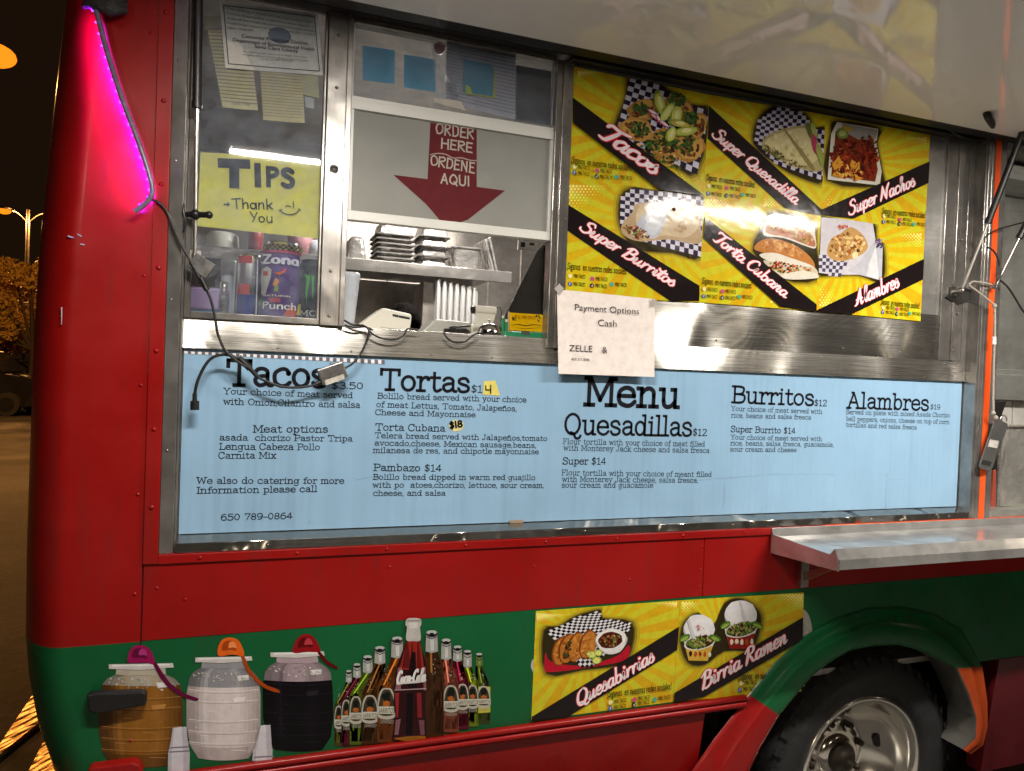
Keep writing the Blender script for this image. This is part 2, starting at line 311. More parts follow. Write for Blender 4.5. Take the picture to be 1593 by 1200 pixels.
PAINT = {
'O': ('52', 'e25,36,21,35'), 'R': ('50', '8,72 8,0;~8,70 36,70 38,50 10,36;14,36 42,0'), 'D': ('50', '8,72 8,0;~8,72 34,66 42,36 34,6 8,0'), 'E': ('44', '8,72 8,0;8,71 38,71;8,37 32,37;8,1 38,1'),
'H': ('52', '8,72 8,0;42,72 42,0;8,36 42,36'), 'N': ('54', '8,0 8,72;8,72 42,0;42,0 42,72'), 'A': ('50', '6,0 24,72;24,72 42,0;13,26 36,26'), 'Q': ('54', 'e25,36,21,35;30,18 46,-6'),
'U': ('50', '~8,72 8,20 14,3 26,0 38,5 42,20 42,72'), 'I': ('22', '11,72 11,0'), 'T': ('50', '25,72 25,0;2,70 48,74'), 'P': ('46', '8,72 8,0;~8,70 36,68 38,48 10,34'), 'S': ('44', '~38,62 26,72 10,66 10,50 26,38 38,26 34,6 20,0 6,8'),
'Y': ('48', '6,72 24,34;42,72 18,-4'), 'h': ('42', '8,74 8,0;~8,30 22,46 32,38 33,0'), 'a': ('42', 'e19,22,14,22;34,44 35,0'), 'n': ('42', '8,46 8,0;~8,30 22,46 32,38 33,0'), 'k': ('40', '8,74 8,0;34,46 10,22;14,26 36,0'),
'o': ('42', 'e20,22,15,22'), 'u': ('42', '~8,46 8,12 18,0 30,8 33,20;33,46 34,0'), '4': ('50', '36,0 36,72;6,66 8,30 36,30'), '$': ('40', '~34,58 24,66 10,60 10,46 24,36 34,24 28,8 16,4 6,12;20,78 20,-8'), '1': ('26', '13,72 13,0'), '8': ('44', 'e22,54,14,17;e22,18,17,18'), ' ': ('26', '')}

def ribbon(pts, hw, capn=4, taper=False):
    n = len(pts); L = []; Rr = []
    for i, (x, y) in enumerate(pts):
        a = pts[max(0, i-1)]; b = pts[min(n-1, i+1)]
        dx, dy = b[0]-a[0], b[1]-a[1]; l = math.hypot(dx, dy) or 1
        w = hw
        if taper:
            t = i/(n-1); w = hw*(.55+.45*math.sin(math.pi*min(1, max(0, t)))**.6); w *= (1.18 if abs(dy) > abs(dx)*.8 else .86)
        nx, ny = -dy/l*w, dx/l*w
        L.append((x+nx, y+ny)); Rr.append((x-nx, y-ny))
    vs = L+Rr; fs = [(i, n+i, n+i+1, i+1) for i in range(n-1)]
    if capn:
        for end, j in ((0, 1), (n-1, n-2)):
            cx, cy = pts[end]; w = math.hypot(L[end][0]-cx, L[end][1]-cy)
            a0 = math.atan2(cy-pts[j][1], cx-pts[j][0])
            o = len(vs); vs += [(cx+w*math.cos(a0-math.pi/2+math.pi*k/capn), cy+w*math.sin(a0-math.pi/2+math.pi*k/capn)) for k in range(capn+1)]
            fs.append(tuple(range(o, o+capn+1)))
    return vs, fs
def glyph_strokes(txt, font, slant=0, sub=4):
    x = 0; out = []
    for ch in txt:
        adv, st = font.get(ch, font[' '])
        for s in st.split(';'):
            if not s: continue
            if s[0] == 'e':
                cx, cy, rx, ry = map(float, s[1:].split(',')); k = 6*sub//2
                pl = [(cx+rx*math.cos(2*math.pi*i/k), cy+ry*math.sin(2*math.pi*i/k)) for i in range(k+1)]; kind = 's'
            elif s[0] == 'b':
                cx, cy = map(float, s[1:].split(',')); pl = [(cx, cy)]; kind = 'b'
            else:
                pl = [tuple(map(float, q.split(','))) for q in s.lstrip('~').split()]
                kind = 's' if s[0] == '~' else 'l'
                if kind == 's': pl = crom(pl, sub)
            out.append((kind, [(x+a+b*slant, b) for a, b in pl]))
        x += float(adv)
    return out, x
class Plane2:
    """a flat patch in the scene: origin, unit across, unit up, outward normal"""
    def __init__(s, o, u, n): s.o = Vector(o); s.u = Vector(u).normalized(); s.n = Vector(n).normalized(); s.w = s.n.cross(s.u).normalized(); s.w = s.w if s.w.z > 0 else -s.w
    def at(s, a, b, d=0): return s.o+s.u*a+s.w*b+s.n*d
NRM = Vector((0, -1, 0))
def pen(mb, txt, font, p0, p1, hpx, hw, Y=0, off=.0006, capu=72, slant=0, sub=4, mi=0, col=None, step=0, taper=False, capn=3, jit=0, half=1.0):
    """write txt on the upright plane y=Y from picture point p0 to p1, capital height hpx (picture pixels)"""
    A, B = P(*p0, Y), P(*p1, Y); loc = (P(p0[0], p0[1]-10, Y)-A).length/10
    st, w = glyph_strokes(txt, font, slant, sub)
    w = max(max(q[0] for q in s[1]) for s in st); sx = (B-A).length/w; sy = hpx*loc/capu
    pl = Plane2(A, B-A, NRM); d = off
    for kind, pts in st:
        if jit: pts = [(x+random.uniform(-jit, jit), y+random.uniform(-jit, jit)) for x, y in pts]
        k = (sx+sy)/2; q = [(x*sx, y*sy) for x, y in pts]; h = hw*k
        if kind == 'b':
            c = q[0]; vs = [(c[0]+h*1.35*math.cos(t*math.pi/4), c[1]+h*1.35*math.sin(t*math.pi/4)) for t in range(8)]; fs = [tuple(range(8))]
            mb.add([pl.at(x, y, d) for x, y in vs], fs, mi, col); d += step
        elif kind == 's':
            vs, fs = ribbon(q, h, capn, taper); mb.add([pl.at(x, y, d) for x, y in vs], fs, mi, col); d += step
        else:
            for a, b in zip(q[:-1], q[1:]):
                l = math.hypot(b[0]-a[0], b[1]-a[1]) or 1; ex, ey = (b[0]-a[0])/l*h*.8, (b[1]-a[1])/l*h*.8
                vs, fs = ribbon([(a[0]-ex, a[1]-ey), (b[0]+ex, b[1]+ey)], h*half, 0); mb.add([pl.at(x, y, d) for x, y in vs], fs, mi, col); d += step
    return d
_fc = {}
def type_mesh(txt):
    if txt not in _fc:
        cu = bpy.data.curves.new('t', 'FONT'); cu.body = txt; cu.resolution_u = 3; ob = bpy.data.objects.new('t', cu); C.objects.link(ob)
        dg = bpy.context.evaluated_depsgraph_get(); me = bpy.data.meshes.new_from_object(ob.evaluated_get(dg))
        vs = [(v.co.x, v.co.y) for v in me.vertices]; fs = [tuple(p.vertices) for p in me.polygons]
        bpy.data.objects.remove(ob); bpy.data.curves.remove(cu); bpy.data.meshes.remove(me)
        x0 = min(v[0] for v in vs); x1 = max(v[0] for v in vs)
        _fc[txt] = ([(x-x0, y) for x, y in vs], fs, x1-x0)
    return _fc[txt]
def typ(mb, txt, p0, p1, hpx, Y=0, off=.0006, mi=0, col=None, bold=0):
    vs, fs, w = type_mesh(txt); A, B = P(*p0, Y), P(*p1, Y); loc = (P(p0[0], p0[1]-10, Y)-A).length/10
    sx = (B-A).length/w; sy = hpx*loc/.69; pl = Plane2(A, B-A, NRM)
    for k in range(1+(1 if bold else 0)):
        mb.add([pl.at(x*sx+k*bold*sx, y*sy, off+k*2e-5) for x, y in vs], fs, mi, col)

class Pic:
    """a flat printed picture: coloured shapes laid one above the other by a hair, in picture pixels carried onto a plane"""
    def __init__(s, Y=0, off=.0004, z=lambda x, y: (x, y), clip=None):
        s.mb = MB(); s.Y = Y; s.d = off; s.z = z; s.clip = clip
    def put(s, pts, col, hold=False):
        if s.clip:
            pts = clip_poly(pts, s.clip)
            if len(pts) < 3: return
        s.d += 0 if hold else 1.2e-5; vs = [P(x, y, s.Y)+NRM*s.d for x, y in pts]
        nrm = Vector((0, 0, 0))
        for i in range(len(vs)): nrm += (vs[i]-vs[0]).cross(vs[(i+1) % len(vs)]-vs[0])
        if nrm.y > 0: vs = vs[::-1]
        s.mb.add(vs, [tuple(range(len(vs)))], 0, col)
    def poly(s, pts, h, hold=False): s.put([s.z(*p) for p in pts], hexc(h), hold)
    def fade(s, pts, mx, my, hs):
        """printed soft edge: a stack of shrinking outlines"""
        for k, h in hs: s.curve([(mx+(a-mx)*k, my+(b-my)*k) for a, b in pts], h, 3)
    def curve(s, pts, h, sub=4): s.put([s.z(*p) for p in crom(pts, sub, True)], hexc(h))
    def blob(s, cx, cy, rx, ry, rot=0, h='ffffff', jit=.12, n=12):
        r = math.radians(rot); pts = []
        for i in range(n):
            a = 2*math.pi*i/n; k = 1+random.uniform(-jit, jit); x, y = rx*k*math.cos(a), ry*k*math.sin(a)
            pts.append((cx+x*math.cos(r)-y*math.sin(r), cy+x*math.sin(r)+y*math.cos(r)))
        s.poly(pts, h)
    def scatter(s, cx, cy, rx, ry, rot, n, size, cols, jit=.35, asp=.6):
        r = math.radians(rot)
        for i in range(n):
            a = random.uniform(0, 2*math.pi); q = math.sqrt(random.random()); x, y = rx*q*math.cos(a), ry*q*math.sin(a); k = size*random.uniform(.5, 1.3)
            s.blob(cx+x*math.cos(r)-y*math.sin(r), cy+x*math.sin(r)+y*math.cos(r), k, k*asp, random.uniform(0, 180), random.choice(cols), jit, 6)
    def checker(s, quad, nx, ny, c1='1d1722', c2='cfc8d4', inside=None):
        s.d += 2e-5; a, b, c, d = quad
        f = lambda u, v: tuple((a[i]*(1-u)+b[i]*u)*(1-v)+(d[i]*(1-u)+c[i]*u)*v for i in (0, 1))
        for i in range(nx):
            for j in range(ny):
                q = [f(i/nx, j/ny), f((i+1)/nx, j/ny), f((i+1)/nx, (j+1)/ny), f(i/nx, (j+1)/ny)]
                m = f((i+.5)/nx, (j+.5)/ny)
                if inside and not in_poly(m, inside): continue
                s.poly(q, c1 if (i+j) % 2 else c2, True)
    def build(s, name, parent=None, m=None): return s.mb.build(name, m or PRINT, parent)
def in_poly(p, poly):
    x, y = p; r = False; n = len(poly)
    for i in range(n):
        (x1, y1), (x2, y2) = poly[i], poly[(i+1) % n]
        if (y1 > y) != (y2 > y) and x < (x2-x1)*(y-y1)/(y2-y1)+x1: r = not r
    return r
def clip_poly(pts, quad):
    out = list(pts); n = len(quad)
    ar = sum(quad[i][0]*quad[(i+1) % n][1]-quad[(i+1) % n][0]*quad[i][1] for i in range(n)); sg = 1 if ar > 0 else -1
    for i in range(n):
        a, b = quad[i], quad[(i+1) % n]; inp = out; out = []
        side = lambda p: sg*((b[0]-a[0])*(p[1]-a[1])-(b[1]-a[1])*(p[0]-a[0]))
        for j in range(len(inp)):
            p, q = inp[j], inp[(j+1) % len(inp)]; sp, sq = side(p), side(q)
            if sp >= 0: out.append(p)
            if (sp >= 0) != (sq >= 0):
                t = sp/(sp-sq); out.append((p[0]+(q[0]-p[0])*t, p[1]+(q[1]-p[1])*t))
        if not out: return []
    return out

# ------------------------------------------------------------------ material set
def bodypaint(name, col, chip=(.30, .27, .25)):
    m, nt, b = newmat(name); L = nt.links.new; v = objco(nt); vs = objco(nt, (7, 7, .9)); vx = objco(nt, (1.2, 6, 26), (0, .25, 0))
    n = N(nt, 'ShaderNodeTexNoise', i_Scale=2.6, i_Detail=7.0, i_Roughness=.62); L(v, n.inputs['Vector'])
    d = N(nt, 'ShaderNodeTexNoise', i_Scale=3.0, i_Detail=7.0, i_Roughness=.7); L(vs, d.inputs['Vector'])
    sc = N(nt, 'ShaderNodeTexNoise', i_Scale=9.0, i_Detail=9.0, i_Roughness=.75); L(vx, sc.inputs['Vector'])
    r = N(nt, 'ShaderNodeMapRange'); L(n.outputs[0], r.inputs[0]); r.inputs[1].default_value = .3; r.inputs[2].default_value = .7; r.inputs[3].default_value = .86; r.inputs[4].default_value = 1.08
    mx = N(nt, 'ShaderNodeVectorMath', operation='SCALE'); mx.inputs[0].default_value = col; L(r.outputs[0], mx.inputs['Scale'])
    rd = N(nt, 'ShaderNodeMapRange'); L(d.outputs[0], rd.inputs[0]); rd.inputs[1].default_value = .53; rd.inputs[2].default_value = .80; rd.inputs[3].default_value = 0; rd.inputs[4].default_value = .5
    m1 = N(nt, 'ShaderNodeMix', data_type='RGBA'); L(rd.outputs[0], m1.inputs[0]); L(mx.outputs[0], m1.inputs[6]); m1.inputs[7].default_value = (.035, .022, .018, 1)
    rs = N(nt, 'ShaderNodeMapRange'); L(sc.outputs[0], rs.inputs[0]); rs.inputs[1].default_value = .70; rs.inputs[2].default_value = .74; rs.inputs[3].default_value = 0; rs.inputs[4].default_value = .55
    m2 = N(nt, 'ShaderNodeMix', data_type='RGBA'); L(rs.outputs[0], m2.inputs[0]); L(m1.outputs[2], m2.inputs[6]); m2.inputs[7].default_value = (*chip, 1); L(m2.outputs[2], b.inputs['Base Color'])
    rr = N(nt, 'ShaderNodeMapRange'); L(n.outputs[0], rr.inputs[0]); rr.inputs[1].default_value = .3; rr.inputs[2].default_value = .7; rr.inputs[3].default_value = .24; rr.inputs[4].default_value = .46; L(rr.outputs[0], b.inputs['Roughness'])
    b.inputs['Coat Weight'].default_value = .10; b.inputs['Coat Roughness'].default_value = .16; b.inputs['Specular IOR Level'].default_value = .32
    w = N(nt, 'ShaderNodeTexNoise', i_Scale=3.2, i_Detail=2.0); L(v, w.inputs['Vector']); w2 = N(nt, 'ShaderNodeTexNoise', i_Scale=70.0, i_Detail=3.0); L(v, w2.inputs['Vector'])
    bp = N(nt, 'ShaderNodeBump', i_Strength=.30, i_Distance=.05); L(w.outputs[0], bp.inputs['Height']); b2 = N(nt, 'ShaderNodeBump', i_Strength=.10, i_Distance=.002); L(w2.outputs[0], b2.inputs['Height']); L(bp.outputs[0], b2.inputs['Normal']); L(b2.outputs[0], b.inputs['Normal'])
    MATS[name] = m; return m
RED = bodypaint('red body paint', (.27, .0046, .0040))
MAROON = mat('dark red paint', (.10, .006, .010), .40, nvar=.2, bump=.1, bscale=9, bdist=.02)
GREEN = bodypaint('green body paint', (.0033, .095, .028), (.22, .26, .22))
ORANGE = mat('orange tape', (.80, .085, .008), .45, nvar=.1)
ST_WALL = steel('brushed wall sheet', rough=.22, wave=.34, wscale=2.6, axis='x', dirt=.35, aniso=.8)
ST_STRIP = steel('brushed sill sheet', rough=.17, wave=.42, wscale=4.0, axis='x', dirt=.25, col=(.60, .58, .54), aniso=.6)
ST_V = steel('brushed upright', rough=.20, wave=.22, wscale=5, axis='z', dirt=.45, col=(.42, .40, .375))
ST_PAN = steel('spun pan steel', rough=.26, wave=.3, wscale=14, axis='x', col=(.42, .41, .40), aniso=.3)
ST_ROOM = steel('inner wall sheet', rough=.34, wave=.12, wscale=3, axis='z', col=(.50, .47, .44), dirt=.4)
ST_SHELF = steel('counter sheet', rough=.20, wave=.22, wscale=4, axis='x', col=(.74, .73, .71), dirt=.45)
CHROME = mat('polished rim', (.82, .79, .72), .17, .95, nvar=.12, nscale=6, bump=.10, bscale=9, rvar=.05)
BLACK = mat('black plastic', (.012, .012, .013), .38, nvar=.3, nscale=20)
RUBBER = mat('tyre rubber', (.016, .016, .017), .72, nvar=.35, nscale=22, bump=.35, bscale=90, bdist=.004)
WHITEPL = mat('white plastic', (.66, .66, .62), .35, nvar=.1, bump=.03)
CREAM = mat('cream plastic', (.60, .58, .50), .42, nvar=.08)
AWN = mat('white awning enamel', (.88, .86, .83), .06, nvar=.06, nscale=2.2, rvar=.02, bump=.02, bscale=2.5, bdist=.02, spec=.6)
DARK = mat('dark sheet', (.045, .042, .040), .4, .6, nvar=.4)
WELL = mat('near black matte', (.010, .009, .008), .9, nvar=.5)  # plain near black, shared by the well, rim holes and bumper plate
BOLT = mat('bolt head', (.5, .48, .45), .3, 1)
PRINT = printmat('printed vinyl', .13, spec=.23)
PAPER = printmat('printed paper', .8, spec=.25)
INK = mat('black ink', (.006, .006, .010), .6, nvar=.05, spec=.15)
GLASS = glass('window glass', dust_glare=.09)

def rivet(mb, p, r=.005, mi=0):
    x, y, z = p; mb.lathe([(0, y-r*.7), (r*.6, y-r*.6), (r, y)], (x, 0, z), 'y', 8, mi)

# ------------------------------------------------------------------ the truck
truck = thing('food_truck', 'red and green food truck with a steel serving hatch and raised white awning', 'food truck')
YS = -.05                                             # outer skin
# --- rounded rear corner
sil = [(2.95, -10), (2.56, 90), (2.30, 78), (2.1, 66), (1.9, 56), (1.7, 50), (1.2, 48), (1.0, 50), (.9, 56), (.8, 66), (.74, 78), (.69, 95), (.66, 103), (.3, 103)]
ZL = [.30, .5, .60, .66, .69, .74, .80, .90, 1.0, 1.008, 1.1, 1.2, 1.4, 1.7, 1.9, 2.1, 2.3, 2.45, 2.56, 2.75, 2.95]
def sil_px(z):
    t = [(.3, 103), (.62, 103), (.66, 101), (.69, 95), (.74, 84), (.80, 70), (.9, 56), (1.0, 49), (1.2, 47), (1.7, 49), (1.9, 54), (2.1, 63), (2.3, 74), (2.56, 88), (2.75, 102), (2.95, 115)]
    for (a, b), (c, d) in zip(t[:-1], t[1:]):
        if z <= c: return b+(d-b)*max(0, (z-a))/(c-a)
    return t[-1][1]
mb = MB(); rows = []; NA = 14
for z in ZL:
    px = sil_px(z); py = 700; xl = P(px, 700, .13).x
    xf = xl+.12; row = [(-.2225, YS, z), (-.26, YS, z), (-.30, YS, z)]
    for k in range(NA+1):
        a = math.pi/2*k/NA; row.append((xf-.12*math.sin(a), YS+.22*(1-math.cos(a)), z))
    row += [(xl, .6, z), (xl, 1.2, z), (xl, 2.25, z)]; rows.append(row)
nc = len(rows[0]); base = 0
vs = [p for r in rows for p in r]; fs = []; mis = []
for i in range(len(rows)-1):
    for j in range(nc-1):
        zc = (ZL[i]+ZL[i+1])/2; a = i*nc+j; fs.append((a, a+nc, a+nc+1, a+1)); mis.append((2 if j > 2+NA*.66 else (1 if zc < 1.008 else 0)))
mb.v = vs; mb.f = fs; mb.m = mis; mb.c = [None]*len(fs); mb.sm = [True]*len(fs)
for z in (.78, 1.12, 1.35, 1.6, 1.85, 2.1, 2.4): rivet(mb, (-.236, YS, z), .0045)
corner = mb.build('rear_corner_panel', [RED, GREEN, MAROON], truck)
# scuffs on the corner
m2 = MB()
for pts in ([(66, 1006), (72, 1003), (75, 1011), (79, 1018), (75, 1022), (67, 1023)],): m2.prism([P(x, y, .0)+NRM*.06 for x, y in pts], (0, .0015, 0))
CHIP = mat('bare primer', (.34, .33, .30), .7)
q = PX(72, 1012, -.468)
m2 = MB(); m2.add([PX(x, y, -.4705) for x, y in [(66, 1006), (72, 1003), (75, 1011), (79, 1018), (75, 1022), (67, 1023)]], [tuple(range(6))])
for pts in ([(105, 366), (114, 369), (115, 371), (106, 369)], [(120, 363), (127, 367), (127, 369), (121, 366)], [(125, 379), (132, 380), (131, 382), (125, 381)], [(95, 478), (97, 478), (96, 505), (95, 505)]): m2.build('paint_chip', [CHIP], corner); m2 = MB(); m2.slab(pts, -.0515, .002)
m2.build('paint_chip', [CHIP], corner)
# --- flange round the opening
mb = MB(); x0, x1 = -.2215, 2.418
mb.box((x0, -.056, 1.188), (-.19, -.03, 2.9)); mb.box((-.1899, -.056, 1.187), (1.75, -.03, 1.2085)); mb.box((1.75, -.0565, 1.187), (4.1, -.03, 1.2085), 1)
for z in (1.32, 1.5, 1.68, 1.87, 2.06, 2.25, 2.45): rivet(mb, (-.206, -.056, z), .006)
for x in (-.1, .12, .34, .55, .78, 1.0, 1.22, 1.44): rivet(mb, (x, -.056, 1.198), .005)
mb.build('opening_flange', [RED, ORANGE], truck, bevel=.003)
# --- lower body skin
mb = MB()
for a, b in ((-.2195, 1.300), (1.302, 4.1)): mb.box((a, YS, 1.009), (b, -.02, 1.1868))
for x in (1.29,):
    for z in (1.04, 1.09, 1.16): rivet(mb, (x, YS, z), .0035)
for x, z in ((-.19, 1.13), (-.13, 1.10), (.75, 1.13), (1.05, 1.075), (.35, 1.15)): rivet(mb, (x, YS, z), .004)
mb.box((-.2235, -.044, .66), (-.218, -.036, 1.1868), 1)
mb.build('red_side_panel', [RED, MAROON], truck, bevel=.0012)
ARCH_O = [(1075, 1200), (1110, 1150), (1165, 1080), (1205, 1030), (1250, 990), (1300, 962), (1350, 946), (1400, 943), (1450, 953), (1495, 978), (1527, 1036), (1534, 1090), (1534, 1130), (1527, 1158), (1507, 1172)]
ARCH_I = [(1169, 1200), (1185, 1166), (1215, 1115), (1247, 1076), (1268, 1052), (1290, 1035), (1325, 1014), (1360, 1007), (1400, 1005), (1440, 1015), (1486, 1040), (1505, 1078), (1518, 1115), (1517, 1148), (1498, 1166)]
AO = [P(x, y, YS) for x, y in ARCH_O]; AI = [P(x, y, YS-.03) for x, y in ARCH_I]
AO = [Vector((2*AO[0].x-AO[1].x-.03, YS, .25))]+AO
AI = [Vector((1.46, YS-.03, .25))]+AI
ZG = .693
mb = MB()
mb.box((-.2195, YS, ZG), (AO[3].x, -.02, 1.008))
top = [p for p in AO if p.z > ZG-.02]
cols = [Vector((AO[3].x, YS, ZG))]+[p for p in AO[4:] if p.z > ZG and p.x < 2.6]
for a, b in zip(cols[:-1], cols[1:]):
    if b.x-a.x < .004: continue
    mb.prism([(a.x, YS, a.z), (b.x, YS, b.z), (b.x, YS, 1.008), (a.x, YS, 1.008)], (0, .03, 0))
xe = cols[-1].x
mb.box((xe, YS, ZG), (4.1, -.02, 1.008))
mb.build('green_side_panel', [GREEN], truck)
# --- rub rail
mb = MB(); xr = AO[3].x-.02
mb.box((-.45, YS-.012, .655), (xr, -.02, .6925))
for z, t in ((.687, .012), (.668, .012)):
    mb.tube([(-.44, YS-.013, z), (xr-.002, YS-.013, z)], .009, 8)
mb.build('rub_rail', [RED], truck, bevel=.002)
mb = MB()
mb.prism([(-.44, YS-.004, .6548), (-.44, YS+.06, .25), (-.44, .06, .25), (-.44, .06, .6548)], (xr+.30, 0, 0))
mb.build('lower_skirt', [RED], truck, bevel=.002)
mb = MB(); mb.prism([(2.58, YS, .692), (2.58, YS+.05, .25), (2.58, .06, .25), (2.58, .06, .692)], (1.5, 0, 0))
mb.build('front_skirt', [MAROON], truck, bevel=.002)
# --- flared arch
arch = MB(); n = len(AO)
prof = [(0, 0, -.001), (.05, .2, -.010), (.10, .3, -.012), (.40, .6, -.010), (.44, .7, -.020), (.50, .8, -.022), (.90, 1, -.026), (1, 1, -.022), (1.0, 1, .08)]
vs = []
for o, i in zip(AO, AI):
    for t, q, dy in prof: vs.append((o.x+(i.x-o.x)*t, YS+dy, o.z+(i.z-o.z)*t))
k = len(prof)
for j in range(n-1):
    zc = (AO[j].z+AO[j+1].z)/2; xc = (AO[j].x+AO[j+1].x)/2
    mi = (2 if (xc > 2.38 and zc < .70) else (0 if (zc < ZG+.01 and xc < 2) else 1))
    for i in range(k-1): arch.f.append((j*k+i, (j+1)*k+i, (j+1)*k+i+1, j*k+i+1)); arch.m.append(3 if (i == k-2 or (i == k-3 and mi == 2)) else mi); arch.c.append(None); arch.sm.append(True)
arch.v = vs
o = arch.build('wheel_arch', [RED, GREEN, mat('orange arch paint', (.42, .055, .008), .4, nvar=.3, nscale=8), mat('grimy arch lining', (.05, .048, .04), .8, nvar=.5, nscale=12)], truck)
# --- wheel well
mb = MB(); mb.box((1.42, .62, .0), (2.62, .64, .95)); mb.box((1.42, .0, .9), (2.62, .62, .94)); mb.box((1.40, .0, .1), (1.42, .62, .9)); mb.box((2.62, .0, .1), (2.64, .62, .9))
mb.build('wheel_well', [WELL], truck)
# --- wheel
WC = Vector((2.04, 0, .322))
wheel = MB(); prof = [(.262, .03), (.262, -.005), (.30, -.022), (.35, -.024), (.392, -.006), (.408, .02), (.412, .08), (.412, .20), (.40, .25), (.34, .27), (.262, .25)]
wheel.lathe([(r, y) for r, y in prof], (WC.x, .03, WC.z), 'y', 72)
for j in range(60):
    a = 2*math.pi*j/60
    for w0, w1 in ((.035, .085), (.10, .15), (.165, .215)):
        c = Vector((math.cos(a+w0*.6), 0, math.sin(a+w0*.6))); t = Vector((-c.z, 0, c.x)); p = WC+c*.408
        q = [p+t*s+Vector((0, .03+w, 0)) for s, w in ((-.014, w0), (.014, w0+.006), (.014, w1), (-.014, w1-.006))]
        wheel.prism([v for v in q], c*.003)
for j in range(40):
    a = 2*math.pi*j/40; c = Vector((math.cos(a), 0, math.sin(a))); t = Vector((-c.z, 0, c.x)); p = WC+c*.388
    q = [p+t*s+c*r_+Vector((0, .028-.012+r_*.55, 0)) for s, r_ in ((-.010, -.012), (.010, -.012), (.010, .014), (-.010, .014))]
    wheel.prism(q, (0, -.0022, 0))
whl = wheel.build('wheel', [RUBBER], truck)
mb = MB()
rp = [(.266, .008), (.262, -.008), (.250, -.010), (.238, -.002), (.232, .02), (.226, .05), (.205, .085), (.17, .115), (.145, .135), (.135, .14), (.10, .135), (.09, .11), (.07, .095), (.0, .09)]
mb.lathe([(r, y+.03) for r, y in rp], (WC.x, 0, WC.z), 'y', 64)
mb.build('rim', [CHROME], whl)
mb = MB()
for j in range(8):
    a = 2*math.pi*(j+.3)/8; mb.lathe([(0, .135), (.010, .137), (.012, .15), (.012, .17)], (WC.x+.115*math.cos(a), 0, WC.z+.115*math.sin(a)), 'y', 6)
mb.lathe([(0, .098), (.030, .098), (.032, .104), (.050, .106), (.058, .118), (.058, .14)], (WC.x, 0, WC.z), 'y', 24)
mb.build('hub', [mat('greasy hub', (.035, .028, .02), .45, .6, nvar=.5, nscale=30)], whl)
for j in range(5):
    mb = MB(); a = 2*math.pi*(j+.15)/5; c = Vector((WC.x+.185*math.cos(a), .128, WC.z+.185*math.sin(a)))
    mb.lathe([(0, -.004), (.024, -.004), (.026, .002)], (c.x, .135-.003, c.z), 'y', 16); mb.build('hand_hole', [WELL], whl)
# --- rear bumper step
DIA = None
def diamond():
    m, nt, b = newmat('yellow diamond plate'); L = nt.links.new
    b.inputs['Base Color'].default_value = (.62, .42, .12, 1); b.inputs['Roughness'].default_value = .42; b.inputs['Metallic'].default_value = .55
    v = objco(nt, (1, 1, 1), (0, 0, .6)); w = N(nt, 'ShaderNodeTexVoronoi', i_Scale=42.0); mp = N(nt, 'ShaderNodeMapping'); mp.inputs['Scale'].default_value = (1, .38, .3)
    L(v, mp.inputs[0]); L(mp.outputs[0], w.inputs['Vector'])
    bp = N(nt, 'ShaderNodeBump', i_Strength=.9, i_Distance=.012); bp.invert = True; L(w.outputs[0], bp.inputs['Height']); L(bp.outputs[0], b.inputs['Normal'])
    return m
DIA = diamond()
bump = MB(); bump.prism([(-.615, .30, .595), (-.615, 2.25, .595), (-.47, 2.25, .595), (-.505, .60, .595), (-.54, .545, .595)], (0, 0, -.012))
bump.prism([(-.502, .12, .597), (-.51, .50, .597), (-.44, .50, .597), (-.44, .10, .597)], (0, 0, -.012))
bo = bump.build('rear_bumper', [DIA], truck)
mb = MB(); mb.box((-.612, .05, .565), (-.42, 2.25, .582)); mb.box((-.60, .08, .42), (-.44, 2.25, .564)); mb.build('bumper_shadow_plate', [WELL], bo)  # shadow band on the bumper, put in as a near black plate
# --- black door pull on the lower corner
mb = MB(); mb.slab([(134, 1082), (146, 1079), (224, 1077), (228, 1082), (227, 1098), (150, 1112), (138, 1108)], YS-.030, .022)
mb.box(tuple(P(150, 1100, YS)+Vector((0, -.01, 0))), tuple(P(158, 1090, YS))); mb.box(tuple(P(212, 1094, YS)+Vector((0, -.01, 0))), tuple(P(220, 1086, YS)))
mb.build('door_handle', [BLACK], truck, bevel=.004)
mb = MB(); mb.slab([(136, 1200), (140, 1196), (205, 1187), (216, 1190), (221, 1200), (221, 1230), (136, 1230)], YS-.028, .03); mb.build('lamp_guard', [RED], truck, bevel=.008)

# --- opening: jambs, wall sheets, sill strip
mb = MB(); mb.box((-.1895, -.048, 1.2088), (-.160, .0, 2.62)); mb.box((-.1598, -.030, 1.2088), (-.1555, .0, 2.62))
for z in (1.45, 1.8, 1.96, 2.12, 2.35): rivet(mb, (-.178, -.048, z), .004)
mb.build('left_jamb', [ST_V], truck, bevel=.0015)
mb = MB(); mb.box((2.3965, -.048, 1.2088), (2.402, .01, 2.56)); mb.box((2.372, -.006, 1.695), (2.396, .01, 2.56)); mb.build('right_jamb', [ST_V], truck, bevel=.001)
mb = MB(); mb.prism([(-.155, .004, 1.2425), (-.155, -.049, 1.232), (-.155, -.049, 1.209), (-.155, .004, 1.209)], (2.551, 0, 0))
for x in (.05, .47, .9, 1.4, 1.95, 2.3): rivet(mb, (x, -.049, 1.221), .005)
mb.build('lower_sill', [warped('dented lower sheet', 1.26, .40, 6.0, rip=.0004)], truck, bevel=.0015)
mb = MB(); mb.box((.8305, .004, 1.92), (2.3963, .03, 2.60)); mb.box((-.155, .005, 1.20), (2.396, .03, 1.69))
mb.build('back_sheet', [ST_WALL], truck)
mb = MB(); mb.box((.8305, .004, 1.70), (2.2675, .03, 1.9195)); mb.box((2.2677, .004, 1.70), (2.3963, .03, 1.9195))
for x in (.86, 1.1, 1.35, 1.6, 1.85, 2.1): rivet(mb, (x, .004, 1.785), .0035)
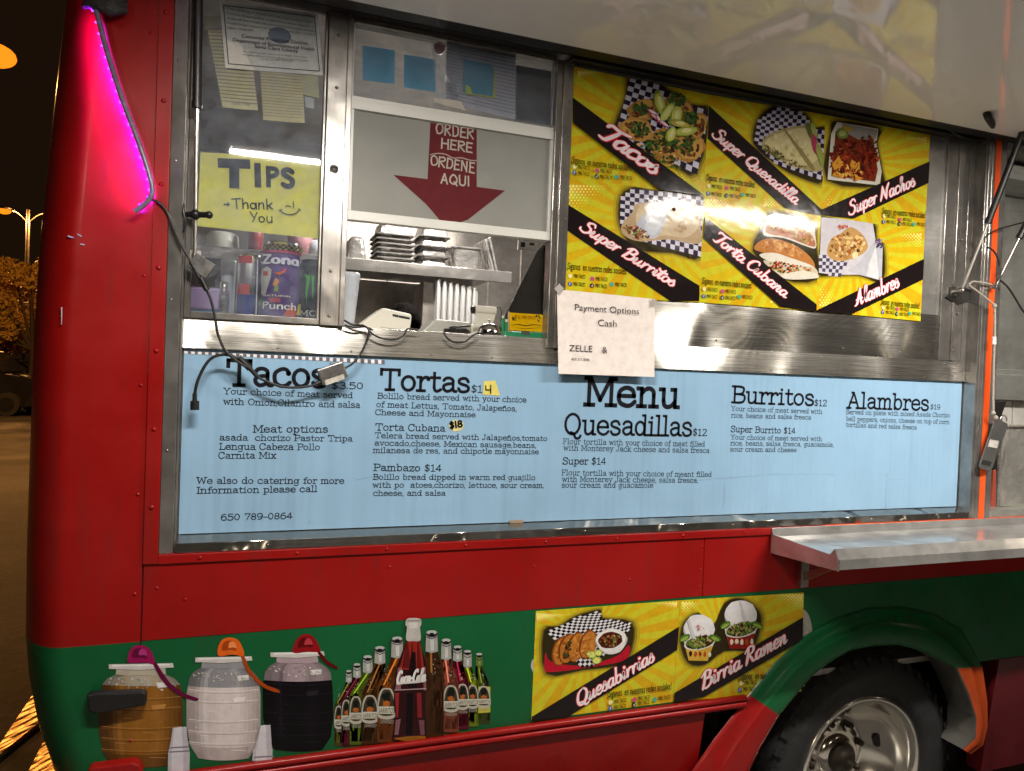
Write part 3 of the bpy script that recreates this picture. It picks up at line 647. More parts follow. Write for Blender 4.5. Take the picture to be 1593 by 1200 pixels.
mb.build('dented_sheet', [warped('dented wall sheet', 1.93, .28, 2.8, thr=(.40, .66), rough=.22, rip=.00012)], truck)
mb = MB(); mb.prism([(-.155, -.0105, 1.690), (-.155, -.002, 1.762), (-.155, .004, 1.762), (-.155, .004, 1.690)], (.985, 0, 0))
mb.prism([(.8302, -.0105, 1.690), (.8302, -.002, 1.762), (.8302, .004, 1.762), (.8302, .004, 1.690)], (1.5658, 0, 0))
for x in (-.10, .06, .24, .45, .62, .9, 1.12, 1.3, 1.55, 1.8, 2.0, 2.2, 2.36): rivet(mb, (x, -.0095, 1.700), .0032)
for x in (.95, 1.2, 1.5, 1.75, 2.05, 2.3): rivet(mb, (x, -.0035, 1.752), .003)
mb.build('sill_strip', [warped('dented sill sheet', 1.78, .19, 3.6, thr=(.40, .72), rough=.26, rip=.00016)], truck, bevel=.001)
mb = MB()
for a, b, y in ((2.268, 2.318, -.004), (2.3185, 2.336, -.009), (2.3365, 2.371, -.005)): mb.box((a, y, 1.763), (b, .005, 2.56))
for x, z in ((2.327, 2.30), (2.327, 2.19), (2.345, 2.19), (2.327, 2.02), (2.327, 1.93), (2.345, 1.93), (2.327, 1.80)): rivet(mb, (x, -.009, z), .005)
mb.build('upright_trim', [ST_V], truck, bevel=.0012)
mb = MB(); mb.box((2.4022, -.053, 1.209), (2.418, .02, 2.58)); mb.box((2.418, -.0535, 1.18), (2.490, .02, 2.58)); mb.build('corner_post', [ST_V], truck, bevel=.003)
mb = MB(); mb.box((2.432, -.0552, 1.19), (2.458, -.0537, 2.56)); mb.build('reflective_tape', [ORANGE], truck)
mb = MB(); mb.box((-.1555, -.03, 2.548), (.82, .02, 2.64)); mb.box((.8202, -.03, 2.540), (2.42, .02, 2.64)); mb.box((-.2215, -.05, 2.64), (4.1, .03, 2.95)); mb.box((-.2215, -.105, 2.5405), (4.1, -.0505, 2.60)); mb.box((-.1555, -.035, 2.556), (2.42, -.0305, 2.585))
mb.build('header', [DARK], truck, bevel=.002)
# --- tips window: mullion, frame, pane
mb = MB(); mb.box((.158, -.014, 1.7625), (.2175, .03, 2.5475)); mb.box((.2042, -.022, 1.7625), (.2174, -.0142, 2.5475))
for z in (2.49, 2.36, 1.90, 1.787): rivet(mb, (.181, -.014, z), .005)
mb.lathe([(0, -.024), (.009, -.023), (.012, -.014)], (.181, 0, 2.157), 'y', 16); mb.lathe([(.006, -.030), (.008, -.028), (.010, -.023)], (.181, 0, 2.152), 'y', 12)
mb.build('mullion', [ST_V], truck, bevel=.002)
wf = MB(); wf.box((-.1553, -.010, 1.7625), (-.141, .022, 2.5475)); wf.box((-.1408, -.010, 1.7625), (.1578, .022, 1.779)); wf.box((.1500, -.004, 1.7792), (.1578, .022, 2.5475))
wfo = wf.build('tip_window', [ST_V], truck, bevel=.002)
mb = MB(); mb.box((-.1406, .008, 1.7793), (.1498, .012, 2.5475)); mb.build('pane', [GLASS], wfo)
# --- order window frame
mb = MB(); mb.box((.779, -.012, 1.735), (.7965, .03, 2.5395)); mb.box((.7967, -.018, 1.735), (.812, .03, 2.5395)); mb.box((.8122, -.008, 1.735), (.8300, .03, 2.5395))
for z in (2.43, 2.33, 2.1, 1.95): rivet(mb, (.8205, -.008, z), .0035)
mb.box((.2176, -.006, 2.535), (.7788, .03, 2.5475))
ow = mb.build('order_window', [ST_V], truck, bevel=.0015)
mb = MB(); mb.box((.2178, -.004, 2.318), (.7786, .022, 2.341)); mb.box((.2178, .0, 2.341), (.7786, .02, 2.352)); mb.box((.2178, -.004, 2.036), (.7786, .022, 2.060)); mb.box((.2178, -.003, 2.0602), (.2275, .022, 2.3178)); mb.box((.7700, -.003, 2.0602), (.7786, .022, 2.3178)); mb.box((.2178, .001, 2.3522), (.2235, .02, 2.535))
mb.build('sash', [WHITEPL], ow, bevel=.0015)
mb = MB(); mb.box((.2237, .008, 2.3522), (.7786, .011, 2.535)); mb.build('pane', [GLASS], ow)
# --- awning
th = math.radians(-0.6)
aw = MB(); ty = 1.10
def ap(x, d, h=0): return Vector((x, -.11-d*math.cos(th), 2.533+d*math.sin(th)+h))
aw.prism([ap(-.25, 0), ap(-.25, ty), ap(-.25, ty, .045), ap(-.25, 0, .045)], (3.75, 0, 0))
awo = aw.build('awning', [AWN], truck, bevel=.004)
mb = MB(); mb.prism([ap(-.25, ty+.003, -.03), ap(-.25, ty+.018, -.03), ap(-.25, ty+.018, .05), ap(-.25, ty+.003, .05)], (3.75, 0, 0)); mb.build('awning_edge', [ST_WALL], awo)
# lamp strips under the outer edge, shining down
TUBE = emit_front('white lamp strip', (1.0, .93, .84), AWN_TUBE)
for a, b in ((-.10, .44), (1.72, 2.64)):
    mb = MB(); mb.box((a-.03, -1.085, 2.465), (b+.03, -1.035, 2.49))
    for x in (a+.1, b-.1): mb.box((x-.01, -1.065, 2.49), (x+.01, -1.055, 2.5215))
    f = mb.build('lamp_fixture', [WHITEPL], awo)
    mb = MB(); mb.add([(a, -1.080, 2.4605), (b, -1.080, 2.4605), (b, -1.040, 2.4635), (a, -1.040, 2.4635)], [(0, 3, 2, 1)]); mb.build('lamp_strip', [TUBE], f)
# --- gas struts
def strut(a, b, m=.5, extra=None):
    a, b = Vector(a), Vector(b); mid = a.lerp(b, m); s = MB(); s.tube([a, mid], .0045, 8)
    so = s.build('gas_strut', [BOLT], truck); t = MB(); t.tube([mid, b], .0105, 12); t.tube([mid-(b-a).normalized()*.004, mid+(b-a).normalized()*.01], .012, 12); t.build('strut_sleeve', [BLACK], so)
    u = MB(); u.ball(a, .008, 6); u.box((a.x-.004, a.y, a.z-.004), (a.x+.004, -.0095, a.z+.004)); u.box((a.x-.012, -.0125, a.z-.016), (a.x+.012, -.0095, a.z+.016)); u.build('strut_mount', [BOLT], so); return so
strut(P(1497, 452, -.045), P(1640, 75, -.22), .29); strut(P(1548, 447, -.075), P(1625, 290, -.15), .50)
so = strut(P(303, 398, -.035), P(309, -30, -.075), .55)
mb = MB(); p = P(304, 334, -.045); mb.tube([p+Vector((-.02, .01, 0)), p+Vector((.028, -.012, .0))], .007, 10); mb.ball(p+Vector((.03, -.012, 0)), .009, 6); mb.ball(p, .012, 6); mb.tube([P(287, 318, -.05), P(285, 330, -.055), P(289, 345, -.055), P(285, 362, -.05)], .003, 6); mb.build('strut_knob', [BLACK], so)
# --- fold-out shelf
sh = MB(); xa, xb = 1.541, 4.0
sh.box((xa, -.318, 1.1785), (xb, -.0565, 1.184)); sh.prism([(xa, -.0665, 1.1842), (xa, -.0585, 1.2085), (xa, -.0575, 1.2085), (xa, -.0568, 1.1842)], (xb-xa, 0, 0))
sh.prism([(xa, -.318, 1.184), (xa, -.30, 1.1842), (xa, -.316, 1.206), (xa, -.332, 1.178), (xa, -.332, 1.150), (xa, -.326, 1.150), (xa, -.326, 1.176)], (xb-xa, 0, 0))
sh.prism([(xa-.001, -.0568, 1.2085), (xa-.001, -.0665, 1.19), (xa-.001, -.30, 1.187), (xa-.001, -.316, 1.206), (xa-.001, -.332, 1.178), (xa-.001, -.332, 1.147), (xa-.001, -.0568, 1.130)], (.004, 0, 0))
sho = sh.build('shelf', [ST_SHELF], truck, bevel=.0012)
mb = MB(); x = 1.647; mb.box((x, -.075, 1.02), (x+.03, -.0505, 1.128)); mb.box((x, -.30, 1.165), (x+.03, -.076, 1.1783)); mb.prism([(x+.012, -.076, 1.04), (x+.012, -.076, 1.07), (x+.012, -.27, 1.1648), (x+.012, -.29, 1.1648)], (.006, 0, 0)); mb.build('shelf_bracket', [BOLT], sho, bevel=.001)
# --- service bay to the right
mb = MB(); mb.box((2.4902, .12, 1.2087), (4.1, .14, 2.6)); mb.box((2.4902, -.05, 1.2087), (4.1, .1198, 1.235)); mb.box((2.4902, .06, 1.725), (4.1, .1198, 1.745)); mb.box((2.4902, .03, 1.63), (4.1, .06, 1.725)); mb.box((2.4902, -.045, 2.42), (4.1, .1198, 2.47)); mb.build('service_bay', [steel('bay sheet', col=(.55, .56, .52), rough=.3, axis='x')], truck, bevel=.0015)
mb = MB()
for k in range(8): mb.box((2.50+k*.085, .07, 1.40), (2.578+k*.085, .085, 1.628))
mb.build('divider_sheet', [mat('light steel sheet', (.72, .70, .66), .35, .45, nvar=.3)], truck, bevel=.001)
# --- truck inside
mb = MB(); mb.box((-.45, 2.2, .7), (4.1, 2.24, 2.95)); mb.box((4.1, -.04, .3), (4.14, 2.24, 2.95)); mb.box((-.40, .03, .68), (4.1, 2.2, .7)); mb.box((-.46, -.05, 2.95), (4.14, 2.25, 2.99)); mb.box((-.42, .04, 1.60), (-.40, 2.2, 2.95)); mb.box((-.40, .031, 2.75), (4.1, 2.2, 2.77))
for k in range(13): mb.box((-.3+k*.2, 2.19, .75), (-.292+k*.2, 2.2, 2.75))
mb.box((-.40, 2.188, 1.86), (4.1, 2.2, 1.868)); mb.build('inner_wall', [ST_ROOM], truck)
mb = MB(); mb.box((-.155, .031, 1.69), (.83, .50, 1.7615)); mb.build('order_counter', [ST_STRIP], truck)
mb = MB(); zs = 2.105
mb.box((-.38, 1.50, zs), (1.20, 1.508, zs+.055)); mb.box((-.38, 1.5082, zs+.045), (1.20, 2.18, zs+.055)); mb.build('wall_shelf', [steel('wall shelf sheet', col=(.42, .41, .40), rough=.2, axis='x')], truck, bevel=.002)
mb = MB(); zc = 2.746; mb.box((.48, 1.19, zc-.03), (1.36, 1.25, zc)); lf = mb.build('ceiling_lamp', [WHITEPL], truck)
mb = MB(); mb.add([(.50, 1.195, zc-.032), (1.34, 1.195, zc-.032), (1.34, 1.245, zc-.032), (.50, 1.245, zc-.032)], [(0, 3, 2, 1)]); mb.build('lamp_strip', [emit_front('room lamp strip', (1, .92, .82), ROOM_TUBE)], lf)
mb = MB(); mb.slab([(778, 512), (835, 393), (846, 383), (853, 390), (853, 545), (778, 545)], .46, .012); mb.box(tuple(P(846, 383, .46)), tuple(P(853, 545, .44))); mb.slab([(836, 390), (846, 380), (848, 384), (838, 396), (781, 510), (777, 510)], .452, .008)
mb.build('splash_guard', [steel('dull guard', col=(.10, .095, .09), rough=.3, axis='x')], truck)

# ------------------------------------------------------------------ blue menu board
MENUBLUE = (.265, .435, .61)
def menumat():
    m, nt, b = newmat('pale blue menu vinyl'); L = nt.links.new
    v = objco(nt); n = N(nt, 'ShaderNodeTexNoise', i_Scale=5.0, i_Detail=6.0); L(v, n.inputs['Vector'])
    r = N(nt, 'ShaderNodeMapRange'); L(n.outputs[0], r.inputs[0]); r.inputs[1].default_value = .3; r.inputs[2].default_value = .7; r.inputs[3].default_value = .93; r.inputs[4].default_value = 1.04
    mx = N(nt, 'ShaderNodeVectorMath', operation='SCALE'); mx.inputs[0].default_value = MENUBLUE; L(r.outputs[0], mx.inputs['Scale']); L(mx.outputs[0], b.inputs['Base Color'])
    b.inputs['Roughness'].default_value = .22
    mp = N(nt, 'ShaderNodeMapping'); mp.inputs['Scale'].default_value = (9, 9, .35); L(v, mp.inputs[0])
    n2 = N(nt, 'ShaderNodeTexNoise', i_Scale=1.6, i_Detail=2.0); L(mp.outputs[0], n2.inputs['Vector'])
    bp = N(nt, 'ShaderNodeBump', i_Strength=.75, i_Distance=.02); L(n2.outputs[0], bp.inputs['Height']); L(bp.outputs[0], b.inputs['Normal'])
    return m
MENU = menumat()
mb = MB(); mb.box((-.152, 0, 1.2435), (2.3915, .0045, 1.6895))
menu = tag(mb.build('menu_board', [MENU]), 'long pale blue menu board with black typewriter lettering below the steel sill', 'menu board')
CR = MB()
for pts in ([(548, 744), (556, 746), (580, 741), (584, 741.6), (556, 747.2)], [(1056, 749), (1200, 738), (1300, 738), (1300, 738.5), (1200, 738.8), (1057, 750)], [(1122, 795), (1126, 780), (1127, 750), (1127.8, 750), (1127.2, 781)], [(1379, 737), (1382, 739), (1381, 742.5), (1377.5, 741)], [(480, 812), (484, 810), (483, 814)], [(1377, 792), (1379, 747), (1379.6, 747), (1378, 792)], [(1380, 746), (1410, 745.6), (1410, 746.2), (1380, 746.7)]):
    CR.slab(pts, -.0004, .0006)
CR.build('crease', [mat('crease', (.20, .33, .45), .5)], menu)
lines = [
 (Z(270, 520, 3.635), [('Tacos', (295, 287), (858, 299), 140, 5.6), ('$3.50', (893, 308), (1068, 310), 38, 3.6), ('Your choice of meat served', (280, 338), (1012, 362), 36, 3.6), ('with Onion,Cilantro and salsa', (280, 397), (1055, 417), 38, 3.6),
  ('Meat options', (448, 555), (870, 556), 42, 3.6), ('asada  chorizo Pastor Tripa', (258, 600), (1012, 606), 36, 3.6), ('Lengua Cabeza Pollo', (258, 652), (825, 655), 38, 3.6), ('Carnita Mix', (252, 703), (580, 702), 38, 3.6),
  ('We also do catering for more', (128, 845), (963, 845), 38, 3.6), ('Information please call', (130, 901), (812, 891), 38, 3.6), ('650 789-0864', (265, 1053), (670, 1043), 37, 3.6)]),
 (Z(560, 540, 4.284), [('Tortas', (128, 283), (722, 301), 134, 5.4), ('$1', (740, 302), (812, 304), 50, 3.6), ('Bolillo bread served with your choice', (115, 343), (1107, 369), 40, 3.6), ('of meat Lettus, Tomato, Jalape\u00f1os,', (107, 400), (1040, 428), 40, 3.6), ('Cheese and Mayonnaise', (100, 452), (768, 468), 38, 3.6),
  ('Torta Cubana', (100, 555), (568, 563), 48, 3.6), ('Telera bread served with Jalape\u00f1os,tomato', (97, 606), (1245, 626), 38, 3.5), ('avocado,cheese, Mexican sausage,beans,', (95, 656), (1170, 672), 38, 3.5), ('milanesa de res, and chipotle mayonnaise', (85, 705), (1190, 714), 38, 3.5),
  ('Pambazo $14', (88, 824), (540, 829), 48, 3.6), ('Bolillo bread dipped in warm red guajillo', (85, 883), (1165, 886), 38, 3.5), ('with po  atoes,chorizo, lettuce, sour cream,', (82, 936), (1222, 938), 38, 3.5), ('cheese, and salsa', (86, 991), (570, 990), 38, 3.5)]),
 (Z(850, 430, 3.243), [('Menu', (187, 647), (665, 661), 134, 5.6), ('Quesadillas', (85, 795), (728, 805), 100, 4.8), ('$12', (737, 803), (806, 805), 36, 3.6), ('Flour tortilla with your choice of meat filled', (82, 846), (798, 859), 31, 3.5), ('with Monterey Jack cheese and salsa fresca', (84, 878), (822, 891), 31, 3.5),
  ('Super $14', (80, 948), (298, 949), 36, 3.6), ('Flour tortilla with your choice of meant filled', (75, 1003), (832, 1012), 31, 3.5), ('with Monterey Jack cheese, salsa fresca,', (77, 1036), (762, 1041), 31, 3.5), ('sour cream and guacamole', (75, 1066), (537, 1066), 31, 3.5)]),
 (Z(1120, 560, 3.793), [('Burritos', (66, 251), (548, 269), 95, 4.8), ('$12', (555, 271), (627, 273), 38, 3.6), ('Your choice of meat served with', (64, 300), (602, 319), 31, 3.5), ('rice, beans and salsa fresca', (64, 340), (537, 352), 31, 3.5), ('Super Burrito $14', (62, 425), (442, 436), 38, 3.6),
  ('Your choice of meat served with', (62, 469), (600, 479), 31, 3.5), ('rice, beans, salsa fresca, guacamole,', (60, 504), (668, 513), 31, 3.5), ('sour cream and cheese', (58, 540), (450, 544), 31, 3.5)]),
 (Z(1120, 560, 3.793), [('Alambres', (748, 283), (1226, 298), 90, 4.8), ('$19', (1240, 291), (1297, 293), 32, 3.6), ('Served on plate with mixed Asada Chorizo', (742, 320), (1355, 339), 30, 3.5), ('bell peppers, onions, cheese on top of corn', (743, 360), (1352, 379), 30, 3.5), ('tortillas and red salsa fresca', (742, 395), (1160, 411), 30, 3.5)])]
ZS = {}
for z, ls in lines:
    s = 1/(z(1, 0)[0]-z(0, 0)[0]); mb = MB()
    for t, a, b, h, w in ls:
        big = h > 80
        pen(mb, t, SLAB, z(*a), z(*b), h/s*(1 if big else (.92 if h > 33 else .86)), w*(1.0 if big else (1.2 if h > 33 else 1.02)), Y=0, off=.0007, sub=5 if big else 3, capn=4 if big else 2, half=.92)
    mb.build('lettering', [INK], menu)
z2 = Z(560, 540, 4.284)
pc = Pic(0, .0012, z2); pc.poly([(825, 228), (902, 224), (932, 324), (818, 318)], 'd8cb6a'); st = pc.build('price_sticker', menu, PAPER)
mb = MB(); pen(mb, '4', PAINT, z2(829, 309), z2(869, 309), 12.6, 4.6, 0, .0024); mb.build('lettering', [INK], st)
pc = Pic(0, .0012, z2); pc.blob(640, 524, 52, 40, 0, 'd8d090', .08, 14); st = pc.build('price_sticker', menu, PAPER)
mb = MB(); pen(mb, '$18', PAINT, z2(597, 543), z2(680, 530), 9.5, 9, 0, .0024); mb.build('lettering', [INK], st)
z1 = Z(270, 520, 3.635)
pc = Pic(-.0005, .0006, z1)
for i in range(29): pc.poly([(60+i*38*1.03, 84+i*1.75+12), (60+i*38*1.03+20, 84+i*1.75+13), (60+i*38*1.03+20, 111+i*2.05), (60+i*38*1.03, 110+i*2.05)], 'e8e6e8' if i % 1 == 0 else '77737c'); pc.poly([(80+i*39.1, 85+i*1.75+12), (99+i*39.1, 86+i*1.75+12), (99+i*39.1, 112+i*2.05), (80+i*39.1, 111+i*2.05)], '6f6b78')
tag(pc.build('checkered_strip'), 'torn grey and white checkered sticker strip left along the top of the blue menu board', 'sticker')
mb = MB(); mb.slab([(793, 810), (814, 809), (814, 813.5), (793, 814)], -.003, .003); mb.build('clip', [mat('tan tape', (.32, .24, .16), .6)], menu)

# ------------------------------------------------------------------ menu posters
SOC = [('s', '\u00a1Siganos en nuestras redes sociales!')]
def sunburst(pc, quad, ctr, rays, dots, rot=0):
    pc.put(quad, lin((.78, .75, .16)))
    x0 = max(math.hypot(p[0]-ctr[0], p[1]-ctr[1]) for p in quad)*1.1
    for i in range(rays):
        a = 2*math.pi*(i+rot)/rays; w = 2*math.pi/rays*(.26+.08*math.sin(i*2.7))
        tri = [ctr, (ctr[0]+x0*math.cos(a-w), ctr[1]+x0*math.sin(a-w)), (ctr[0]+x0*math.cos(a+w), ctr[1]+x0*math.sin(a+w))]
        pc.put(tri, lin((.81, .67+.03*math.sin(i*1.7), .10)), i > 0)
    for (cx, cy), (ux, uy), n, sp, r0 in dots:
        for i in range(n):
            for j in range(n-i):
                r = r0*(1-(i+j)/(n+1.0)); x = cx+ux*(i+(j % 2)*.5)*sp; y = cy+uy*j*sp*.9
                pc.put([(x+r*math.cos(t*math.pi/3), y+r*math.sin(t*math.pi/3)) for t in range(6)], lin((.97, .92, .50)), i+j > 0)
def poster(name, label, quad, ctr, band, title, tw, soc, icons, group, Y=0, rays=26, dots=(), food=None, off=.0004, sz=1.0, zz=None, th=42):
    pc = Pic(Y, off, clip=quad); sunburst(pc, quad, ctr, rays, dots, random.random())
    root = pc.build(name); tag(root, label, 'menu poster', group)
    d = pc.d
    if food:
        fp = Pic(Y, d+.0001, clip=quad); food(fp); fp.build('food_picture', root); d = fp.d
    bn = Pic(Y, d+.0001, clip=quad); bn.put(band, lin((.11, .085, .09))); bo = bn.build('banner', root); d = bn.d
    (a, b, hh) = tw
    mb = MB(); o1 = pen(mb, title, SCRIPT, a, b, hh, 8.8, Y, d+.0002, 80, .22, 5, 0, lin((.86, .16, .22)), 2e-5, True)
    mb2 = MB(); pen(mb2, title, SCRIPT, a, b, hh, 5.6, Y, o1+.0002, 80, .22, 5, 0, lin((.93, .88, .90)), 2e-5, True)
    l = mb.build('lettering_outline', [PRINT], bo); mb2.build('lettering', [PRINT], bo)
    mb = MB(); (sa, sb, shh) = soc
    typ(mb, '\u00a1S\u00edganos  en nuestras redes sociales!', sa, sb, shh*1.35, Y, d+.0002, 0, lin((.05, .04, .03)), bold=.022)
    cap = mb.build('caption', [PRINT], root)
    mb = MB()
    for k, (x, y, w, c) in enumerate(icons):
        r = .42*shh*1.05; q = Plane2(P(x, y, Y), P(x+10, y+(sb[1]-sa[1])/(sb[0]-sa[0])*10, Y)-P(x, y, Y), NRM); m_ = (P(x, y-5, Y)-P(x, y, Y)).length/5
        mb.add([q.at(r*m_*math.cos(t*math.pi/5)*1.0, r*m_*math.sin(t*math.pi/5)+r*m_*.6, d+.0002) for t in range(10)], [tuple(range(10))], 0, hexc(c))
        typ2 = {'3b5998': 'f', '1a1a1a': 'd'}.get(c)
        if typ2: typ(mb, typ2, (x-r*.35, y-.1*r), (x+r*.35, y), r*1.2, Y, d+.0003, 0, (.8, .8, .85))
        sl = (sb[1]-sa[1])/(sb[0]-sa[0])
        typ(mb, 'MIKI TACO', (x+r*1.5, y+sl*r*1.5), (x+r*1.5+w, y+sl*(r*1.5+w)), shh*.74, Y, d+.0002, 0, lin((.05, .04, .03)), bold=.03)
    mb.build('account_line', [PRINT], cap)
    return root
def icons(z, pts, w):
    cs = ['e8e0a0', 'c8507a', '3b5998', '1a1a1a', '4aa890']
    return [(*z(*p), w, c) for p, c in zip(pts, cs)]
zA = Z(860, 90, 3.077); zB = Z(1080, 150, 3.242); zC = Z(820, 920, 3.463)
GR = ['2c4a22', '3d5c2a', '21361a', '4a6a30']; BR = ['5a2f1a', '7a4426', '3c2016', '8f5a30', '6a3a20']; TAN = ['c99a54', 'b88642', 'd8b070', 'a87436']
def f_tacos(p):
    p.z = zA; p.fade([(378, 95), (520, 138), (650, 225), (745, 262), (680, 545), (560, 500), (310, 378), (352, 200)], 520, 320, [(1.16, 'b9a422'), (1.10, '93801c'), (1.05, '5e4e18'), (1.02, '2e2710')])
    p.checker([(372, 92), (760, 200), (690, 560), (300, 372)], 14, 13, '241c30', 'c9c4d4', [(378, 95), (520, 138), (650, 225), (745, 262), (680, 545), (560, 500), (310, 378), (352, 200)])
    for cx, cy, rx, ry, r, c in ((430, 250, 80, 55, -20, 'a87a3a'), (400, 345, 85, 55, 15, 'b88a46'), (540, 420, 85, 75, 30, 'b58440'), (650, 430, 75, 80, 60, 'a97836'), (600, 245, 75, 60, 30, 'a47434'), (690, 330, 45, 70, 20, 'b08042')):
        p.blob(cx, cy, rx, ry, r, c); p.blob(cx+4, cy-4, rx*.82, ry*.78, r, 'c79a50'); p.scatter(cx, cy, rx*.62, ry*.6, r, 26, 13, BR)
    for cx, cy, rx, ry in ((420, 245, 42, 26), (415, 345, 46, 32), (540, 400, 62, 40), (625, 415, 52, 48), (590, 205, 40, 34), (655, 290, 36, 28), (470, 420, 34, 22)): p.scatter(cx, cy, rx, ry, 20, 55, 9, GR)
    for cx, cy, rx, ry, r, c in ((505, 220, 26, 62, -14, 'b9bf52'), (540, 265, 22, 60, 35, 'cfd070'), (585, 280, 30, 50, 10, 'c4c860'), (630, 355, 60, 22, -8, 'b4ba58'), (560, 370, 24, 40, 20, 'c8c868'), (600, 320, 55, 18, 10, 'c0a850')):
        p.blob(cx, cy, rx, ry, r, '7f9636'); p.blob(cx+2, cy, rx*.8, ry*.85, r, c); p.blob(cx+3, cy-3, rx*.4, ry*.5, r, 'dcdc98')
    for cx, cy, r in ((480, 285, 40), (500, 300, 60), (525, 320, 35), (470, 265, 30)): p.blob(cx, cy, 30, 9, r, 'b04060'); p.blob(cx+2, cy-1, 24, 6, r, 'e4d6dc')
    p.scatter(500, 470, 130, 40, 22, 60, 8, GR+TAN)
def f_burrito(p):
    p.z = zA; p.fade([(395, 625), (470, 640), (720, 668), (708, 945), (570, 930), (400, 910), (325, 800), (330, 668)], 520, 790, [(1.16, 'b9a422'), (1.10, '93801c'), (1.05, '5e4e18'), (1.02, '2e2710')])
    p.checker([(325, 625), (730, 660), (715, 955), (320, 850)], 18, 12, '2b2340', 'cfcad8', [(395, 625), (470, 640), (720, 668), (708, 945), (570, 930), (400, 910), (325, 800), (330, 668)])
    p.curve([(400, 700), (520, 690), (690, 700), (705, 800), (700, 890), (560, 870), (420, 880), (340, 850), (330, 800), (380, 740)], 'b39a78')
    p.curve([(420, 710), (560, 690), (680, 720), (700, 800), (640, 860), (540, 850), (470, 860), (400, 800)], 'c8b494')
    p.curve([(450, 740), (560, 700), (540, 780), (490, 865), (420, 840), (400, 800)], 'b5bac6'); p.curve([(470, 760), (545, 720), (520, 790), (485, 850), (440, 820)], 'c6cbd4')
    p.scatter(400, 835, 62, 28, 22, 90, 9, BR+['c9b074', '6b7a34', 'd8cba8', 'a04030']); p.scatter(610, 770, 60, 55, 0, 30, 14, ['bfa684', 'c9b090', 'b4966e', 'a88a62'])
def f_quesa(p):
    p.z = zB; p.fade([(375, 70), (440, 50), (560, 95), (600, 160), (660, 175), (655, 420), (520, 400), (400, 330), (305, 240), (320, 130)], 490, 240, [(1.16, 'b9a422'), (1.10, '93801c'), (1.05, '5e4e18'), (1.02, '2e2710')])
    p.checker([(330, 55), (700, 60), (660, 430), (290, 300)], 17, 16, '221a30', 'b9b3c4', [(375, 70), (440, 50), (560, 95), (600, 160), (660, 175), (655, 420), (520, 400), (400, 330), (305, 240), (320, 130)])
    p.curve([(345, 262), (360, 205), (450, 165), (560, 148), (600, 190), (650, 290), (648, 372), (560, 372), (430, 320)], 'a39668'); p.curve([(360, 250), (375, 212), (455, 178), (550, 160), (590, 200), (635, 295), (560, 350), (440, 300)], 'c4b888')
    p.scatter(490, 250, 110, 60, 30, 40, 12, ['b9ab78', 'cfc394', 'a89a66', 'd0c8a0']); p.curve([(450, 170), (462, 172), (600, 350), (580, 360)], '86784c')
    p.scatter(400, 285, 62, 20, 28, 70, 8, ['6a5a34', '4c5a26', '8c8450', '3c3420', 'c9be90']); p.scatter(510, 345, 50, 16, 20, 50, 8, ['5a4a2c', '8c7a48', 'c0b488'])
    for cx, cy, rx, ry, r, c in ((590, 180, 24, 52, -25, '5d6a34'), (605, 240, 14, 60, -12, 'a63a58'), (632, 300, 14, 60, -14, '8f9a4a'), (600, 170, 12, 40, -20, '9aa65a')): p.blob(cx, cy, rx, ry, r, c)
def f_nachos(p):
    p.z = zB; p.fade([(690, 190), (720, 130), (928, 165), (918, 240), (945, 380), (935, 450), (672, 420)], 810, 300, [(1.16, 'b9a422'), (1.10, '93801c'), (1.05, '5e4e18'), (1.02, '2e2710')])
    p.poly([(690, 190), (720, 130), (928, 165), (918, 240), (945, 380), (935, 450), (672, 420)], 'cbc6b8'); p.poly([(712, 180), (775, 140), (900, 175), (905, 235), (925, 370), (912, 432), (690, 402)], '6f2a16')
    p.poly([(740, 135), (925, 170), (915, 215), (830, 220), (775, 190)], '8f8c86')
    p.scatter(805, 320, 118, 105, 8, 210, 15, ['4c140c', '7a2214', '5c1a10', '8f3018', '3a0e0a', 'a04420', '6a2010'], .4, .5); p.scatter(870, 260, 45, 60, 0, 60, 12, ['5c1c10', '8a3018', '3c100a'], .4, .35)
    for q in ([(725, 300), (748, 350), (702, 375), (690, 345)], [(790, 320), (825, 345), (800, 378), (780, 350)], [(700, 385), (760, 395), (740, 415), (690, 402)], [(805, 400), (850, 415), (810, 430)]): p.poly(q, 'c98a2c')
    p.scatter(770, 370, 80, 45, 0, 50, 8, ['d0963a', 'b4732a', 'e0b050', '7a2a14']); p.blob(742, 190, 32, 28, 0, '6a7a36'); p.blob(742, 190, 20, 16, 0, '9aa45c'); p.blob(770, 165, 26, 14, 20, 'a48a3a')
